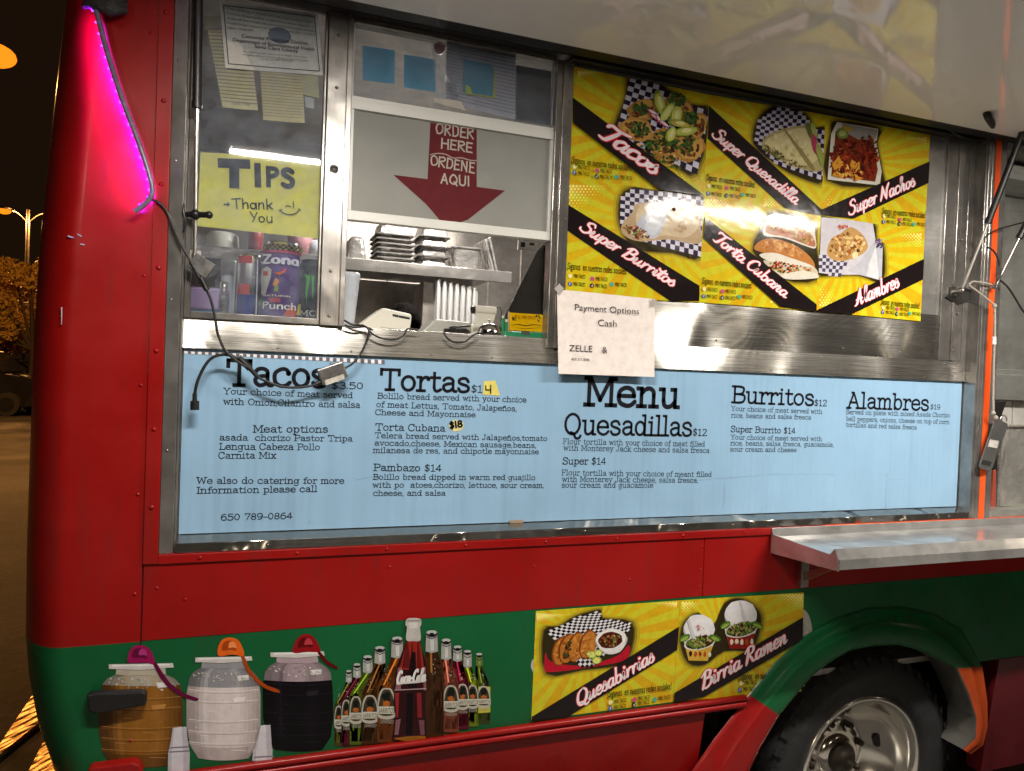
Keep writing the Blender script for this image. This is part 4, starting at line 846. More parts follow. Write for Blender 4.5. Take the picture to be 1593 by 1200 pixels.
def f_torta(p):
    p.z = zB; p.fade([(360, 640), (375, 600), (430, 592), (520, 612), (600, 650), (612, 765), (615, 918), (440, 915), (300, 780)], 470, 760, [(1.16, 'b9a422'), (1.10, '93801c'), (1.05, '5e4e18'), (1.02, '2e2710')])
    p.curve([(360, 640), (375, 600), (430, 592), (520, 612), (600, 650), (610, 700), (612, 765), (560, 755), (450, 715), (350, 700)], 'd3ccc0'); p.curve([(365, 690), (370, 640), (430, 625), (540, 660), (600, 715), (600, 760), (470, 712)], 'a86a48')
    p.scatter(440, 655, 72, 28, 10, 70, 9, ['b4482c', 'c87850', '8a3a20', 'd8b88c', '7a8a3c', 'e0d0b8']); p.scatter(550, 705, 50, 30, 25, 50, 9, ['c07850', '9c4a2c', 'd0a070', '8c9a48'])
    p.curve([(300, 770), (340, 725), (420, 722), (520, 760), (590, 820), (600, 870), (500, 840), (380, 800)], 'b4763c'); p.scatter(440, 765, 110, 28, 16, 60, 12, ['c48a4c', 'a8662c', 'd6a468'])
    p.curve([(325, 800), (400, 790), (480, 815), (580, 850), (595, 870), (480, 860), (380, 835)], 'd8d2c4'); p.curve([(345, 830), (420, 840), (520, 855), (605, 865), (612, 915), (500, 922), (440, 915), (400, 890)], 'c9bca4')
    p.scatter(480, 870, 115, 26, 10, 130, 8, ['8c2a1a', '5a3a1c', '6c7c30', 'c08a54', 'd8c49c', '3c2414', 'b04830']); p.curve([(430, 905), (540, 880), (615, 900), (615, 918), (480, 925)], 'd4ccbc')
def f_alambre(p):
    p.z = zB; p.fade([(640, 610), (770, 620), (900, 640), (915, 730), (950, 760), (945, 930), (830, 900), (700, 900), (628, 890), (636, 740)], 790, 770, [(1.16, 'b9a422'), (1.10, '93801c'), (1.05, '5e4e18'), (1.02, '2e2710')])
    p.poly([(640, 610), (770, 620), (900, 640), (915, 730), (950, 760), (945, 930), (830, 900), (700, 900), (628, 890), (636, 740)], 'c3bfc6'); p.checker([(628, 800), (800, 800), (770, 915), (628, 900)], 9, 6, '4a4458', 'c4c0cc', [(628, 800), (720, 800), (770, 840), (740, 905), (628, 890)])
    p.poly([(830, 840), (905, 735), (950, 770), (945, 928), (850, 905), (770, 880)], 'b4b4bc'); p.poly([(880, 850), (915, 750), (930, 925), (870, 905)], 'd0d0d4')
    p.curve([(668, 790), (690, 720), (740, 690), (790, 660), (850, 700), (875, 760), (840, 800), (760, 830), (700, 825)], 'b89058'); p.scatter(770, 750, 90, 60, -10, 120, 12, ['c09a60', 'd8c090', 'a87a44', '9c5a34', '7a4c28', 'd8b878']); p.scatter(750, 660, 26, 12, 0, 20, 7, ['b05040', 'c87860'])
    p.blob(808, 803, 14, 20, 20, 'e2cf9a'); p.scatter(930, 745, 20, 25, 0, 20, 8, ['5a4a70', '8a7aa0', '3c3450'])
G1 = 'menu posters above the sill'
def bandq(z, *pts): return [z(*p) for p in pts]
WD = 18.5
A00, A10, A20, A30 = (888, 103), (1103, 147.5), (1283, 181), (1447, 210)
A01, A11, A21, A31 = (882.5, 275.5), (1094.5, 306), (1277, 336), (1438.5, 360)
A02, A12, A22, A32 = (876, 460), (1087, 470.5), (1269, 484.5), (1432, 500)
A20 = (1284, 179)
poster('menu_poster', 'yellow poster headed Tacos showing a tray of tacos with limes and cilantro', [A00, A10, A11, A01], zA(470, 330), bandq(zA, (90, 195), (90, 315), (500, 632), (718, 668), (718, 662)), 'Tacos', (zA(205, 372), zA(478, 565), 29),
       (zA(82, 508), zA(370, 545), 8.0), icons(zA, [(98, 532), (205, 550), (97, 560), (203, 578), (299, 580)], 18), G1, 0, 30, [((900, 112), (1, .3), 9, 5, 2.0), ((1050, 280), (1, -.8), 7, 5, 1.6)], f_tacos)
poster('menu_poster', 'yellow poster headed Super Burritos with a wrapped burrito on checkered paper', [A01, A11, A12, A02], zA(480, 800), bandq(zA, (68, 702), (68, 828), (560, 1165), (700, 1165), (700, 1092)), 'Super Burritos', (zA(122, 822), zA(570, 1098), 20),
       (zA(66, 1012), zA(352, 1038), 8.0), icons(zA, [(82, 1052), (187, 1065), (80, 1090), (185, 1098), (280, 1092)], 18), G1, 0, 30, [((886, 290), (1, .9), 12, 5.5, 2.6), ((1000, 330), (1, .3), 6, 5, 1.6)], f_burrito)
poster('menu_poster', 'yellow poster headed Super Quesadilla with a folded quesadilla on checkered paper', [A10, A20, A21, A11], zB(430, 230), bandq(zB, (72, 48), (66, 215), (455, 565), (636, 605), (640, 572)), 'Super Quesadilla', (zB(82, 200), zB(512, 552), 20),
       (zB(58, 424), zB(303, 462), 7.6), icons(zB, [(70, 460), (162, 470), (68, 498), (160, 508), (240, 504)], 15.5), G1, 0, 30, [((1098, 312), (1, .7), 9, 5, 2.0), ((1190, 320), (1, -.5), 8, 5, 1.8)], f_quesa)
poster('menu_poster', 'yellow poster headed Super Nachos with a tray of dark red meat nachos', [A20, A30, A31, A21], zB(820, 330), bandq(zB, (640, 572), (1182, 330), (1178, 438), (800, 618), (640, 600)), 'Super Nachos', (zB(775, 604), zB(1108, 452), 21),
       (zB(942, 592), zB(1160, 616), 7.2), icons(zB, [(952, 612), (1032, 628), (950, 640), (1030, 650), (1102, 652)], 13.5), G1, 0, 30, [((1440, 215), (-1, .5), 8, 5, 1.8), ((1288, 335), (1, -.9), 9, 5, 1.9)], f_nachos)
poster('menu_poster', 'yellow poster headed Torta Cubana with a stacked sandwich cut open', [A11, A21, A22, A12], zB(470, 760), bandq(zB, (52, 610), (42, 715), (430, 1062), (612, 1085), (612, 1050)), 'Torta Cubana', (zB(85, 722), zB(455, 1022), 20),
       (zB(34, 945), zB(286, 970), 7.6), icons(zB, [(46, 980), (138, 990), (44, 1015), (137, 1022), (222, 1018)], 15.5), G1, 0, 30, [((1096, 312), (1, .6), 10, 5, 2.2), ((1200, 470), (1, -.9), 10, 5, 2.0)], f_torta)
poster('menu_poster', 'yellow poster headed Alambres with food piled on crumpled paper, lower right of its grid', [A21, A31, A32, A22], zB(790, 770), bandq(zB, (614, 1080), (1160, 818), (1150, 925), (792, 1100), (612, 1085)), 'Alambres', (zB(810, 1060), zB(1030, 962), 24),
       (zB(938, 1050), zB(1132, 1072), 7.2), icons(zB, [(950, 1072), (1020, 1080), (948, 1095), (1018, 1104), (1082, 1102)], 13), G1, 0, 30, [((1432, 365), (-1, .6), 9, 5, 2.0), ((1276, 475), (1, -.9), 9, 5, 1.9)], f_alambre)
# screws through the posters
for (x, y, r) in ((1048, 326, .0055), (1334, 390, .006), (1072, 400, .004)):
    mb = MB(); q = P(x, y, 0); mb.lathe([(0, -.008), (r*.6, -.0075), (r, -.005), (r, .003)], (q.x, 0, q.z), 'y', 12); tag(mb.build('screw', [mat('rusty screw', (.16, .07, .03), .5, .6)]), {1048: 'rusty screw through the burrito poster under the lamp glare', 1334: 'dark screw through the poster headed Alambres', 1072: 'small screw at the lower edge of the burrito picture'}[x], 'screw')
# ------------------------------------------------------------------ posters low on the side
def f_quesab(p):
    p.z = zC; p.fade([(95, 215), (180, 190), (260, 140), (390, 105), (405, 150), (555, 170), (558, 300), (500, 390), (300, 420), (110, 440)], 320, 290, [(1.16, 'b9a422'), (1.10, '93801c'), (1.05, '5e4e18'), (1.02, '2e2710')])
    p.curve([(95, 420), (100, 330), (130, 380), (300, 400), (480, 350), (545, 290), (550, 340), (500, 380), (300, 415), (130, 435)], 'b0142a')
    p.checker([(90, 205), (395, 90), (580, 180), (320, 440)], 20, 20, '17141c', 'd8d6da', [(95, 215), (180, 190), (260, 140), (390, 105), (405, 150), (555, 170), (558, 260), (500, 350), (380, 410), (130, 400), (95, 300)])
    for cx, cy in ((180, 320), (215, 308), (262, 300), (325, 285)):
        p.blob(cx, cy, 46, 82, 14, '7a3a10', .05, 16); p.blob(cx+4, cy, 40, 76, 14, 'b5702a', .06, 16); p.scatter(cx+4, cy, 32, 64, 14, 34, 11, ['c47e34', 'a4601e', 'cc8c3e', '8f4c16'])
    p.scatter(215, 315, 16, 50, 14, 40, 7, ['3c4a1c', '5a2c12', '24280f'])
    p.blob(452, 262, 86, 62, -6, 'b8b4b0', .02, 24); p.blob(452, 272, 76, 66, -6, 'd8d5d2', .02, 24); p.blob(448, 252, 82, 50, -8, 'e4e2e0', .02, 24); p.blob(446, 262, 66, 44, -8, '4c1a10', .04, 18); p.scatter(446, 262, 56, 36, -8, 60, 8, ['7a3a1c', '8c5a30', '3a120a', 'a88a50', '5a6a2c'])
    for cx, cy, r in ((345, 340, 26), (380, 330, 22), (372, 370, 26), (330, 335, 14)): p.blob(cx, cy, r, r*.8, 0, '9aa63a'); p.blob(cx, cy, r*.75, r*.6, 0, 'd5d878')
def f_ramen(p):
    p.z = zC; p.fade([(850, 170), (930, 120), (1000, 190), (1060, 70), (1150, 45), (1240, 110), (1250, 190), (1200, 310), (1060, 320), (960, 390), (870, 380), (830, 270)], 1030, 230, [(1.16, 'b9a422'), (1.10, '93801c'), (1.05, '5e4e18'), (1.02, '2e2710')])
    for (cx, cy, s) in ((930, 275, 1.0), (1152, 205, 1.05)):
        p.blob(cx-4, cy-70*s, 84*s, 76*s, 6, 'a8a6a8', .03, 22); p.blob(cx-2, cy-78*s, 82*s, 72*s, 6, 'dad8da', .03, 22)
        p.poly([(cx-86*s, cy-4), (cx-60*s, cy+98*s), (cx+42*s, cy+100*s), (cx+84*s, cy-20)], 'd0cbb8'); p.poly([(cx-76*s, cy+34*s), (cx-60*s, cy+98*s), (cx+42*s, cy+100*s), (cx+70*s, cy+20*s)], 'c8a23c' if cx < 1000 else '8a1c18')
        for k in range(5): p.blob(cx-50*s+k*26*s, cy+64*s, 9*s, 15*s, 0, random.choice(['8f1a18', '2c1c14', 'e0d8c0', 'a8481c']), .3, 7)
        p.blob(cx, cy, 86*s, 40*s, -12, 'd8d4cc', .02, 22); p.blob(cx, cy, 78*s, 34*s, -12, '2c2412', .03, 20); p.scatter(cx, cy-4, 72*s, 30*s, -12, 120, 10, ['4c6a24', '6a8a34', '34401a', '8a7a44', 'b0a068', '3a2410', '5a7a2c'])
        for gx in (-84, 80): p.blob(cx+gx*s, cy-24*s, 32*s, 16*s, 25 if gx > 0 else -30, '4a6a20'); p.blob(cx+gx*s, cy-20*s, 24*s, 9*s, 25 if gx > 0 else -30, '8aa844')
        p.poly([(cx-40*s, cy-20), (cx-70*s, cy-120*s), (cx-56*s, cy-124*s), (cx-22*s, cy-20)] if cx < 1000 else [(cx+12, cy-40), (cx-14, cy-150*s), (cx-4, cy-152*s), (cx+28, cy-44)], 'c4c2c4')
    p.scatter(928, 192, 20, 12, 0, 6, 5, ['b04030', 'c86a40'])
G2 = 'menu posters low on the truck side'
YP = YS-.0006
poster('menu_poster', 'yellow poster headed Quesabirrias with crisp folded tacos round a dip cup', [(833.5, 951), (1058, 934), (1046.5, 1092), (826.5, 1121)], zC(330, 270), bandq(zC, (20, 675), (815, 188), (808, 312), (225, 668), (20, 705)), 'Quesabirrias', (zC(268, 622), zC(682, 372), 24),
       (zC(430, 570), zC(772, 525), 8.5), icons(zC, [(446, 604), (574, 588), (444, 636), (571, 615), (684, 588)], 18.5), G2, YP, 30, [((836, 956), (1, .3), 11, 5, 2.4), ((1052, 938), (-1, .3), 8, 5, 2.0)], f_quesab)
poster('menu_poster', 'yellow poster headed Birria Ramen with two topped noodle cups', [(1058.3, 934), (1250.5, 922), (1246.5, 1076), (1046.8, 1091.5)], zC(1050, 250), bandq(zC, (790, 545), (1482, 138), (1480, 262), (950, 565), (785, 600)), 'Birria Ramen', (zC(935, 530), zC(1398, 270), 25),
       (zC(1133, 476), zC(1465, 462), 8.5), icons(zC, [(1148, 502), (1264, 497), (1140, 536), (1262, 526), (1378, 516)], 18), G2, YP, 30, [((1248, 926), (-1, .5), 12, 5, 2.4), ((1062, 938), (1, .5), 8, 5, 2.2)], f_ramen)
pc = Pic(YS, .0004, zC); pc.curve([(1470, 110), (1500, 105), (1528, 160), (1532, 240), (1480, 262), (1465, 240)], 'a8a59c'); pc.curve([(1470, 262), (1530, 240), (1540, 290), (1520, 380), (1475, 440), (1462, 400)], 'b4b0a6'); pc.poly([(1462, 470), (1495, 462), (1496, 512), (1462, 516)], 'b0aea8'); pc.scatter(1500, 300, 26, 110, 0, 40, 8, ['8f8c84', 'c0bdb4', 'a09c92'])
tag(pc.build('old_decal'), 'torn grey edge of an older round decal showing beside the noodle poster', 'decal')
pc = Pic(YS, .0004, zC); pc.curve([(28, 430), (20, 400), (28, 370), (40, 372), (38, 430)], 'b8b4ac'); tag(pc.build('old_decal'), 'sliver of an older white decal showing left of the quesabirria poster', 'decal')

# ------------------------------------------------------------------ drinks decals on the green band
zD = Z(60, 960, 3.389); zE = Z(500, 950, 5.218)
def jar(label, oc, glassy, liquid, dark, lite, ladle, hand, lc, lcd, cap=None):
    (x0, x1, y0, ys, y1, tilt) = oc
    f = lambda u, v: (x0+(x1-x0)*u+tilt*(v-.5), y0+(y1-y0)*v)
    p = Pic(YS, .0012, zD)
    left = [(.20, .10), (.10, .14), (.04, .20), (.0, .36), (.0, .66), (.05, .86), (.16, .985)]; right = [(.80, .10), (.90, .14), (.97, .20), (1., .36), (1., .66), (.96, .86), (.84, .985)]
    p.poly([f(.21, .04), f(.79, .04), f(.80, .11), f(.20, .11)], glassy)
    mixc = lambda c1, c2, t: '%02x%02x%02x' % tuple(int(int(c1[i:i+2], 16)*(1-t)+int(c2[i:i+2], 16)*t) for i in (0, 2, 4))
    sag = lambda u: .022*(1-(2*u-1)**2)
    NS = 18
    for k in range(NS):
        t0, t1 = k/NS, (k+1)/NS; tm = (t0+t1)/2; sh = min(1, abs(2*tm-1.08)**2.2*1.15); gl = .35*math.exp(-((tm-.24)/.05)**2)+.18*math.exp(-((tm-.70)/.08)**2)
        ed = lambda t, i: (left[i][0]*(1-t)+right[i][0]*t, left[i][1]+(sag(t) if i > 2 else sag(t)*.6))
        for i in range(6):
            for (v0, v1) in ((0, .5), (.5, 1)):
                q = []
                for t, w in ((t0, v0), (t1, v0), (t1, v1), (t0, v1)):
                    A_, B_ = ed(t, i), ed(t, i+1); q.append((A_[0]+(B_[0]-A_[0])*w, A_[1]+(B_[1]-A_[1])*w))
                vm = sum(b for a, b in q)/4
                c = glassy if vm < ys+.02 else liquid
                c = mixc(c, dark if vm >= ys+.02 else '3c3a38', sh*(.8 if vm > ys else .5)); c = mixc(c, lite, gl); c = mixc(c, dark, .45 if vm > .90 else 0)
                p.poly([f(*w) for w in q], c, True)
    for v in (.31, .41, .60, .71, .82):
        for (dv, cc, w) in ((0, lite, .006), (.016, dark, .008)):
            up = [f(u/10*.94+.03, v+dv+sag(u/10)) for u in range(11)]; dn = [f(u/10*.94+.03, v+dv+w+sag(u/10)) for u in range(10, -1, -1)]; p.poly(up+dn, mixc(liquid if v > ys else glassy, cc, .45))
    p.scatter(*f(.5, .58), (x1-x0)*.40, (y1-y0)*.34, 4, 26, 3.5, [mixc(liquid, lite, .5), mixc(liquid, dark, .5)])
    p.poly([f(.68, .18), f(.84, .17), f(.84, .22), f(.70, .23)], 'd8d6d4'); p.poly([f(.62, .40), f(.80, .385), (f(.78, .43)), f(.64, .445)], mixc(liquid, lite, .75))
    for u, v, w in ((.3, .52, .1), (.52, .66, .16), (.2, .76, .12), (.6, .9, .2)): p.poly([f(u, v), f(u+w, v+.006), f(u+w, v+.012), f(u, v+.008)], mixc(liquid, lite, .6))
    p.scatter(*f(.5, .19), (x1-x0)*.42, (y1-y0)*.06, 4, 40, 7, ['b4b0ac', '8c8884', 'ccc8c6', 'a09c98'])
    p.poly([f(.12, .0), f(.88, -.012), f(.89, .03), f(.5, .055), f(.12, .045)], 'c4c0bc'); p.poly([f(.16, .005), f(.84, -.005), f(.84, .012), f(.16, .022)], 'e0dedc')
    root = tag(p.build('drink_jar_decal'), label, 'decal')
    q = Pic(YS, p.d+.0003, zD); q.curve(hand, lcd); q.curve(ladle, lc); cx = sum(a for a, b in ladle)/len(ladle); cy = sum(b for a, b in ladle)/len(ladle)
    q.curve([(cx+(a-cx)*.55-8, cy+(b-cy)*.55-8) for a, b in ladle], lcd); q.curve([(cx+(a-cx)*.3+10, cy+(b-cy)*.35-14) for a, b in ladle], {'8f1450': 'a83478', 'd8601c': 'e88a50', '8c1018': 'b03840'}[lc]); q.build('ladle', root)
    return root
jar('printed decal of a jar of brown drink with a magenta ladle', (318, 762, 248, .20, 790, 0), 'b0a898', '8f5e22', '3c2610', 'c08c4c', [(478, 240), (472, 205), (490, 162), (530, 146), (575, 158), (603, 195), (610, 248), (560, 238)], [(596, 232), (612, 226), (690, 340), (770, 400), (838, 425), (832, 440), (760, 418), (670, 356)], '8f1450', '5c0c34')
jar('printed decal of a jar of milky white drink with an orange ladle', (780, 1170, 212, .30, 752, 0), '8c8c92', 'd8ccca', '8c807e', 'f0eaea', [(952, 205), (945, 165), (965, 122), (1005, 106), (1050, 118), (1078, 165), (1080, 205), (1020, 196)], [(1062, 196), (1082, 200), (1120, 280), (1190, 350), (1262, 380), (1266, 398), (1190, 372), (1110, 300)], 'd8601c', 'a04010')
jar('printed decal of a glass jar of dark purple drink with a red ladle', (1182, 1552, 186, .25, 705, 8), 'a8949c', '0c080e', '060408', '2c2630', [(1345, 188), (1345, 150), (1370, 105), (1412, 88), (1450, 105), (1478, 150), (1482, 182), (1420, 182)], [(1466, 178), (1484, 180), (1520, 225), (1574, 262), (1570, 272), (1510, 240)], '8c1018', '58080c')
for lab, pts in (('printed decal of a stack of white foam cups between the brown and white jars', [(708, 580), (780, 574), (786, 640), (798, 712), (796, 813), (682, 813), (684, 715), (700, 640)]), ('printed decal of a stack of white foam cups between the white and purple jars', [(1172, 568), (1222, 565), (1230, 690), (1234, 692), (1232, 748), (1126, 755), (1132, 692), (1140, 690)])):
    p = Pic(YS, .0040, zD); p.poly(pts, 'b8b4bc'); xm = sum(a for a, b in pts)/len(pts); p.poly([(xm+(a-xm)*.55-8, b) for a, b in pts], 'd0ccd4'); ym = pts[2][1]+70
    for a in (0, 1): p.poly([(xm-52+a*4, ym-6-a*22), (xm+54, ym-12-a*22), (xm+54, ym-4-a*22), (xm-52, ym+2-a*22)], '7c7880')
    tag(p.build('cup_decal'), lab, 'decal')
bd = thing('bottle_decal', 'large printed decal of eleven soda bottles in a fan, tallest dark cola in the middle', 'decal')
def bott(xt, yt, nw, ys1, ys2, bl, br, yb, c, cd, off, lab=True, yellow=False):
    p = Pic(YS, off, zE)
    mid = (bl+br)/2
    p.curve([(xt-nw, yt+10), (xt+nw, yt+10), (xt+nw*1.15, ys1), (xt+nw*1.3+(br-xt-nw)*.35, (ys1+ys2)/2), (br, ys2), (br, (ys2+yb)/2), (br, yb-20), (br-12, yb), (bl+12, yb), (bl, yb-20), (bl, (ys2+yb)/2), (bl, ys2), (xt-nw*1.3+(bl-xt+nw)*.35, (ys1+ys2)/2), (xt-nw*1.15, ys1)], cd, 3)
    prof = [(xt-nw*1.1, xt+nw*1.1, ys1), (xt-nw*1.2+(bl-xt+nw)*.3, xt+nw*1.2+(br-xt-nw)*.3, (ys1+ys2)/2-10), (bl+4, br-4, ys2), (bl+3, br-3, (ys2+yb)/2), (bl+4, br-4, yb-26)]
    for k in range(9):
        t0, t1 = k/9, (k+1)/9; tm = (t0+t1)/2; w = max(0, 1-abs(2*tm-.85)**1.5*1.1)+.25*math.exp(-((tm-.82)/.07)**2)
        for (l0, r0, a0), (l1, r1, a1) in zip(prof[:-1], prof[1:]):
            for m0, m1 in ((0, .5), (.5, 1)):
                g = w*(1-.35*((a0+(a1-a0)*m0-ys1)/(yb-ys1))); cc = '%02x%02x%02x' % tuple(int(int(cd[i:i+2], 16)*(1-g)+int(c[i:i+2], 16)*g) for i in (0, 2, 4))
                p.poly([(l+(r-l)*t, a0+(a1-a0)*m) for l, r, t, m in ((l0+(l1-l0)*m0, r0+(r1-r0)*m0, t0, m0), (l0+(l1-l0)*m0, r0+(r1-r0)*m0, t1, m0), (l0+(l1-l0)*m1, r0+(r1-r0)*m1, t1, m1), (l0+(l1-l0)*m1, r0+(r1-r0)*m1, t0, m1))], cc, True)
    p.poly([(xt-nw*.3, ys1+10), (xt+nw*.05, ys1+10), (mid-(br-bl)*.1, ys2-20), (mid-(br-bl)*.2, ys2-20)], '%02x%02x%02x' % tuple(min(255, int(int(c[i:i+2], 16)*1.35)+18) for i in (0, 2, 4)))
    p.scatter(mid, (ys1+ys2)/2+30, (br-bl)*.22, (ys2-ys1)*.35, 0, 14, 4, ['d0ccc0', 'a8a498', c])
    r = p.build('bottle', bd)
    q = Pic(YS, p.d+.0002, zE); q.poly([(xt-nw, yt+12), (xt+nw, yt+12), (xt+nw*1.12, ys1-4), (xt, ys1+10), (xt-nw*1.12, ys1-4)], '9c9c98' if not yellow else '5c6a34'); q.poly([(xt-nw*.3, yt+50), (xt+nw*.4, yt+50), (xt+nw*.4, ys1-10), (xt-nw*.2, ys1-10)], 'c0c0bc' if not yellow else '7a8a48')
    q.blob(xt, yt+20, nw*1.05, nw*.62, 0, '28262a', .04, 14); q.blob(xt, yt+8, nw*.95, nw*.4, 0, 'b0b0b0', .04, 12); q.blob(xt, yt+24, nw*.5, nw*.3, 0, '0c0c0e'); q.poly([(xt-nw, yt+40), (xt, yt+56), (xt+nw, yt+40), (xt+nw, yt+46), (xt, yt+64), (xt-nw, yt+46)], '1c1c1e'); q.build('cap', r)
    if lab:
        ly = ys2+(yb-ys2)*.02; lh = (yb-ys2)*.52; q = Pic(YS, p.d+.0002, zE); w = (br-bl)*.46
        if yellow: q.poly([(bl+4, ly), (br, ly), (br, ly+lh*1.3), (bl+4, ly+lh*1.35)], 'b8b43c')
        q.curve([(mid-w, ly+lh), (mid-w, ly+lh*.35), (mid-w*.6, ly+6), (mid, ly-6), (mid+w*.6, ly+6), (mid+w, ly+lh*.35), (mid+w, ly+lh)], 'b0aca0', 4); q.curve([(mid-w*.84, ly+lh*.9), (mid-w*.84, ly+lh*.4), (mid-w*.45, ly+16), (mid, ly+6), (mid+w*.45, ly+16), (mid+w*.84, ly+lh*.4), (mid+w*.84, ly+lh*.9)], '3c3424', 4)
        q.blob(mid, ly+lh*.30, w*.5, lh*.2, 0, '12140e', .3); q.blob(mid, ly+lh*.52, w*.45, lh*.1, 0, 'a85a20', .3); q.poly([(mid-w, ly+lh*.62), (mid+w, ly+lh*.62), (mid+w, ly+lh*.88), (mid-w, ly+lh*.88)], 'c4c0b0')
        lo = q.build('label', r); m3 = MB(); typ(m3, 'JARRITOS', zE(mid-w*.95, ly+lh*.85), zE(mid+w*.95, ly+lh*.85), lh*.17/5.2, YS, q.d+.0002, 0, (.02, .02, .015)); typ(m3, 'MANDARINA' if xt > 700 else 'TAMARINDO', zE(mid-w*.8, ly+lh*1.22), zE(mid+w*.8, ly+lh*1.22), lh*.13/5.2, YS, q.d+.0004, 0, (.35, .33, .28)); m3.build('lettering', [PRINT], lo)
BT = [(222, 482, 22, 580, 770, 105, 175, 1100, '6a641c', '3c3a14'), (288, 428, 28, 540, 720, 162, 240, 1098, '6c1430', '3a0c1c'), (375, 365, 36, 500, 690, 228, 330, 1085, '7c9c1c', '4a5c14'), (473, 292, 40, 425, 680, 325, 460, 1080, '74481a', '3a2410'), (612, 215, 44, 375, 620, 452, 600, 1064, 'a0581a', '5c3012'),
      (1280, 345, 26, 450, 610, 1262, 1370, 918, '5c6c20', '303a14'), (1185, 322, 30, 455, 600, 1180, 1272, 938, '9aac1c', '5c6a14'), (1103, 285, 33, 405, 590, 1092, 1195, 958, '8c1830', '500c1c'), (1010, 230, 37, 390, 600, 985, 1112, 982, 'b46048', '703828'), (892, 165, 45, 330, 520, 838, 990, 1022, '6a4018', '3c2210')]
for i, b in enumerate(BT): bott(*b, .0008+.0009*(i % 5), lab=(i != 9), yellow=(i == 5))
p = Pic(YS, .0062, zE)
CO = [(692, 66), (798, 66), (804, 120), (798, 230), (818, 330), (848, 440), (852, 560), (846, 660), (838, 760), (848, 880), (850, 990), (832, 1040), (708, 1056), (582, 1046), (576, 990), (598, 860), (584, 760), (588, 620), (612, 450), (662, 300), (684, 230), (680, 120)]
p.curve(CO, '2c0a0e', 3); p.curve([(695, 240), (790, 240), (826, 440), (828, 470), (632, 470), (640, 430), (672, 310)], '8c2418', 3)
for a, b in ((668, 700), (715, 735), (760, 786)): p.poly([(a+14, 250), (b, 250), (b+24, 460), (a-18+(a-668)*.3, 460)], '5a1414')
p.poly([(730, 330), (760, 330), (770, 640), (700, 640), (705, 470)], '14060a'); p.poly([(618, 460), (650, 455), (640, 640), (596, 640)], '8c5c64'); p.poly([(820, 455), (842, 450), (848, 640), (826, 640)], '7c4c54')
p.poly([(592, 660), (628, 660), (618, 860), (606, 860)], '8c2426'); p.poly([(770, 660), (806, 660), (812, 860), (776, 860)], '7c2024'); p.poly([(690, 660), (740, 660), (735, 1000), (680, 1000)], '0a0406'); p.poly([(600, 880), (640, 870), (620, 1000), (590, 1000)], '7c545c'); p.poly([(786, 880), (830, 880), (834, 1000), (800, 1000)], '6c444c'); p.curve([(584, 1030), (708, 1012), (836, 1010), (820, 1040), (708, 1052)], '8c5a1c')
p.poly([(590, 634), (845, 622), (846, 630), (590, 642)], 'a88c90'); r = p.build('bottle', bd)
q = Pic(YS, p.d+.0002, zE); q.curve([(690, 62), (740, 54), (800, 62), (806, 110), (796, 130), (800, 232), (742, 240), (684, 232), (690, 130), (678, 110)], 'b4b0ac', 3); q.poly([(690, 70), (800, 70), (800, 84), (690, 84)], '8c8884'); q.poly([(705, 92), (775, 92), (772, 138), (708, 138)], 'c8c6c4'); q.build('cap', r)
m3 = MB(); pen(m3, 'Coca-Cola', SCRIPT, zE(604, 590), zE(842, 566), 20, 8.0, YS, p.d+.0004, 80, .2, 5, 0, (.72, .70, .68), 2e-5, True); pen(m3, '-', SCRIPT, zE(650, 600), zE(790, 592), 12, 3, YS, p.d+.0008, 80, 0, 3, 0, (.6, .58, .56)); m3.build('lettering', [PRINT], r)

# ------------------------------------------------------------------ papers and signs
def paper(name, label, cat, quad, Y, col, group=None, nsub=6, curl=.004, m=None, th=.0006, lines=0, lcol='9aa0a8', text=None):
    """a sheet with a slight curl, one mesh; ruled lines are ink on it"""
    mb = MB(); g = []
    a, b, c, d = [P(x, y, Y) for x, y in quad]
    f = lambda u, v: a*(1-u)*(1-v)+b*u*(1-v)+c*u*v+d*(1-u)*v+NRM*(curl*math.sin(u*4.1+v*2.3)*.4+curl*(v-.2)**2)
    n = nsub
    for j in range(n+1):
        for i in range(n+1): g.append(f(i/n, j/n))
    k = (n+1)**2; vs = g+[p-NRM*th for p in g]
    fs = [(j*(n+1)+i, (j+1)*(n+1)+i, (j+1)*(n+1)+i+1, j*(n+1)+i+1) for j in range(n) for i in range(n)]; fs += [tuple(k+i for i in q[::-1]) for q in fs]
    mb.add(vs, fs, 0, hexc(col), True)
    for r in range(lines):
        v = .06+.90*r/lines; vv = v+.012; q = []
        for i in range(n): mb.add([f(i/n+.0, v)+NRM*.0004, f(i/n, vv)+NRM*.0004, f((i+1)/n, vv)+NRM*.0004, f((i+1)/n, v)+NRM*.0004], [(0, 1, 2, 3)], 0, hexc(lcol))
    o = mb.build(name, [PAPER], None); tag(o, label, cat, group); return o, f
zG = Z(260, 0, 4); zF = Z(260, 220, 3.53); zH = Z(520, 0, 4); z5 = Z(520, 320, 4.192)
qd = lambda z, *p: [z(*q) for q in p]
pa, _ = paper('order_pad', 'long cream ruled order slip hanging leftmost under the health notice', 'order slip', qd(zG, (238, 118), (500, 130), (566, 690), (346, 672)), .0190, 'd2c69c', 'ruled order slips', lines=22, lcol='8f8a74'); m3 = MB(); typ(m3, 'Thank You', zG(385, 655), zG(515, 660), 6, .019, .002, 0, hexc('6c7c84')); m3.build('lettering', [PRINT], pa)
paper('order_pad', 'shorter cream ruled order slip taped right of the long one, under the health notice', 'order slip', qd(zG, (575, 380), (838, 400), (856, 768), (598, 750)), .0170, 'ccbe92', 'ruled order slips', lines=18, lcol='8c866c')
paper('note_slip', 'small folded cream slip half hidden behind the right end of the notice', 'paper slip', qd(zG, (836, 440), (940, 470), (946, 612), (848, 592)), .0182, 'beb792', lines=6)
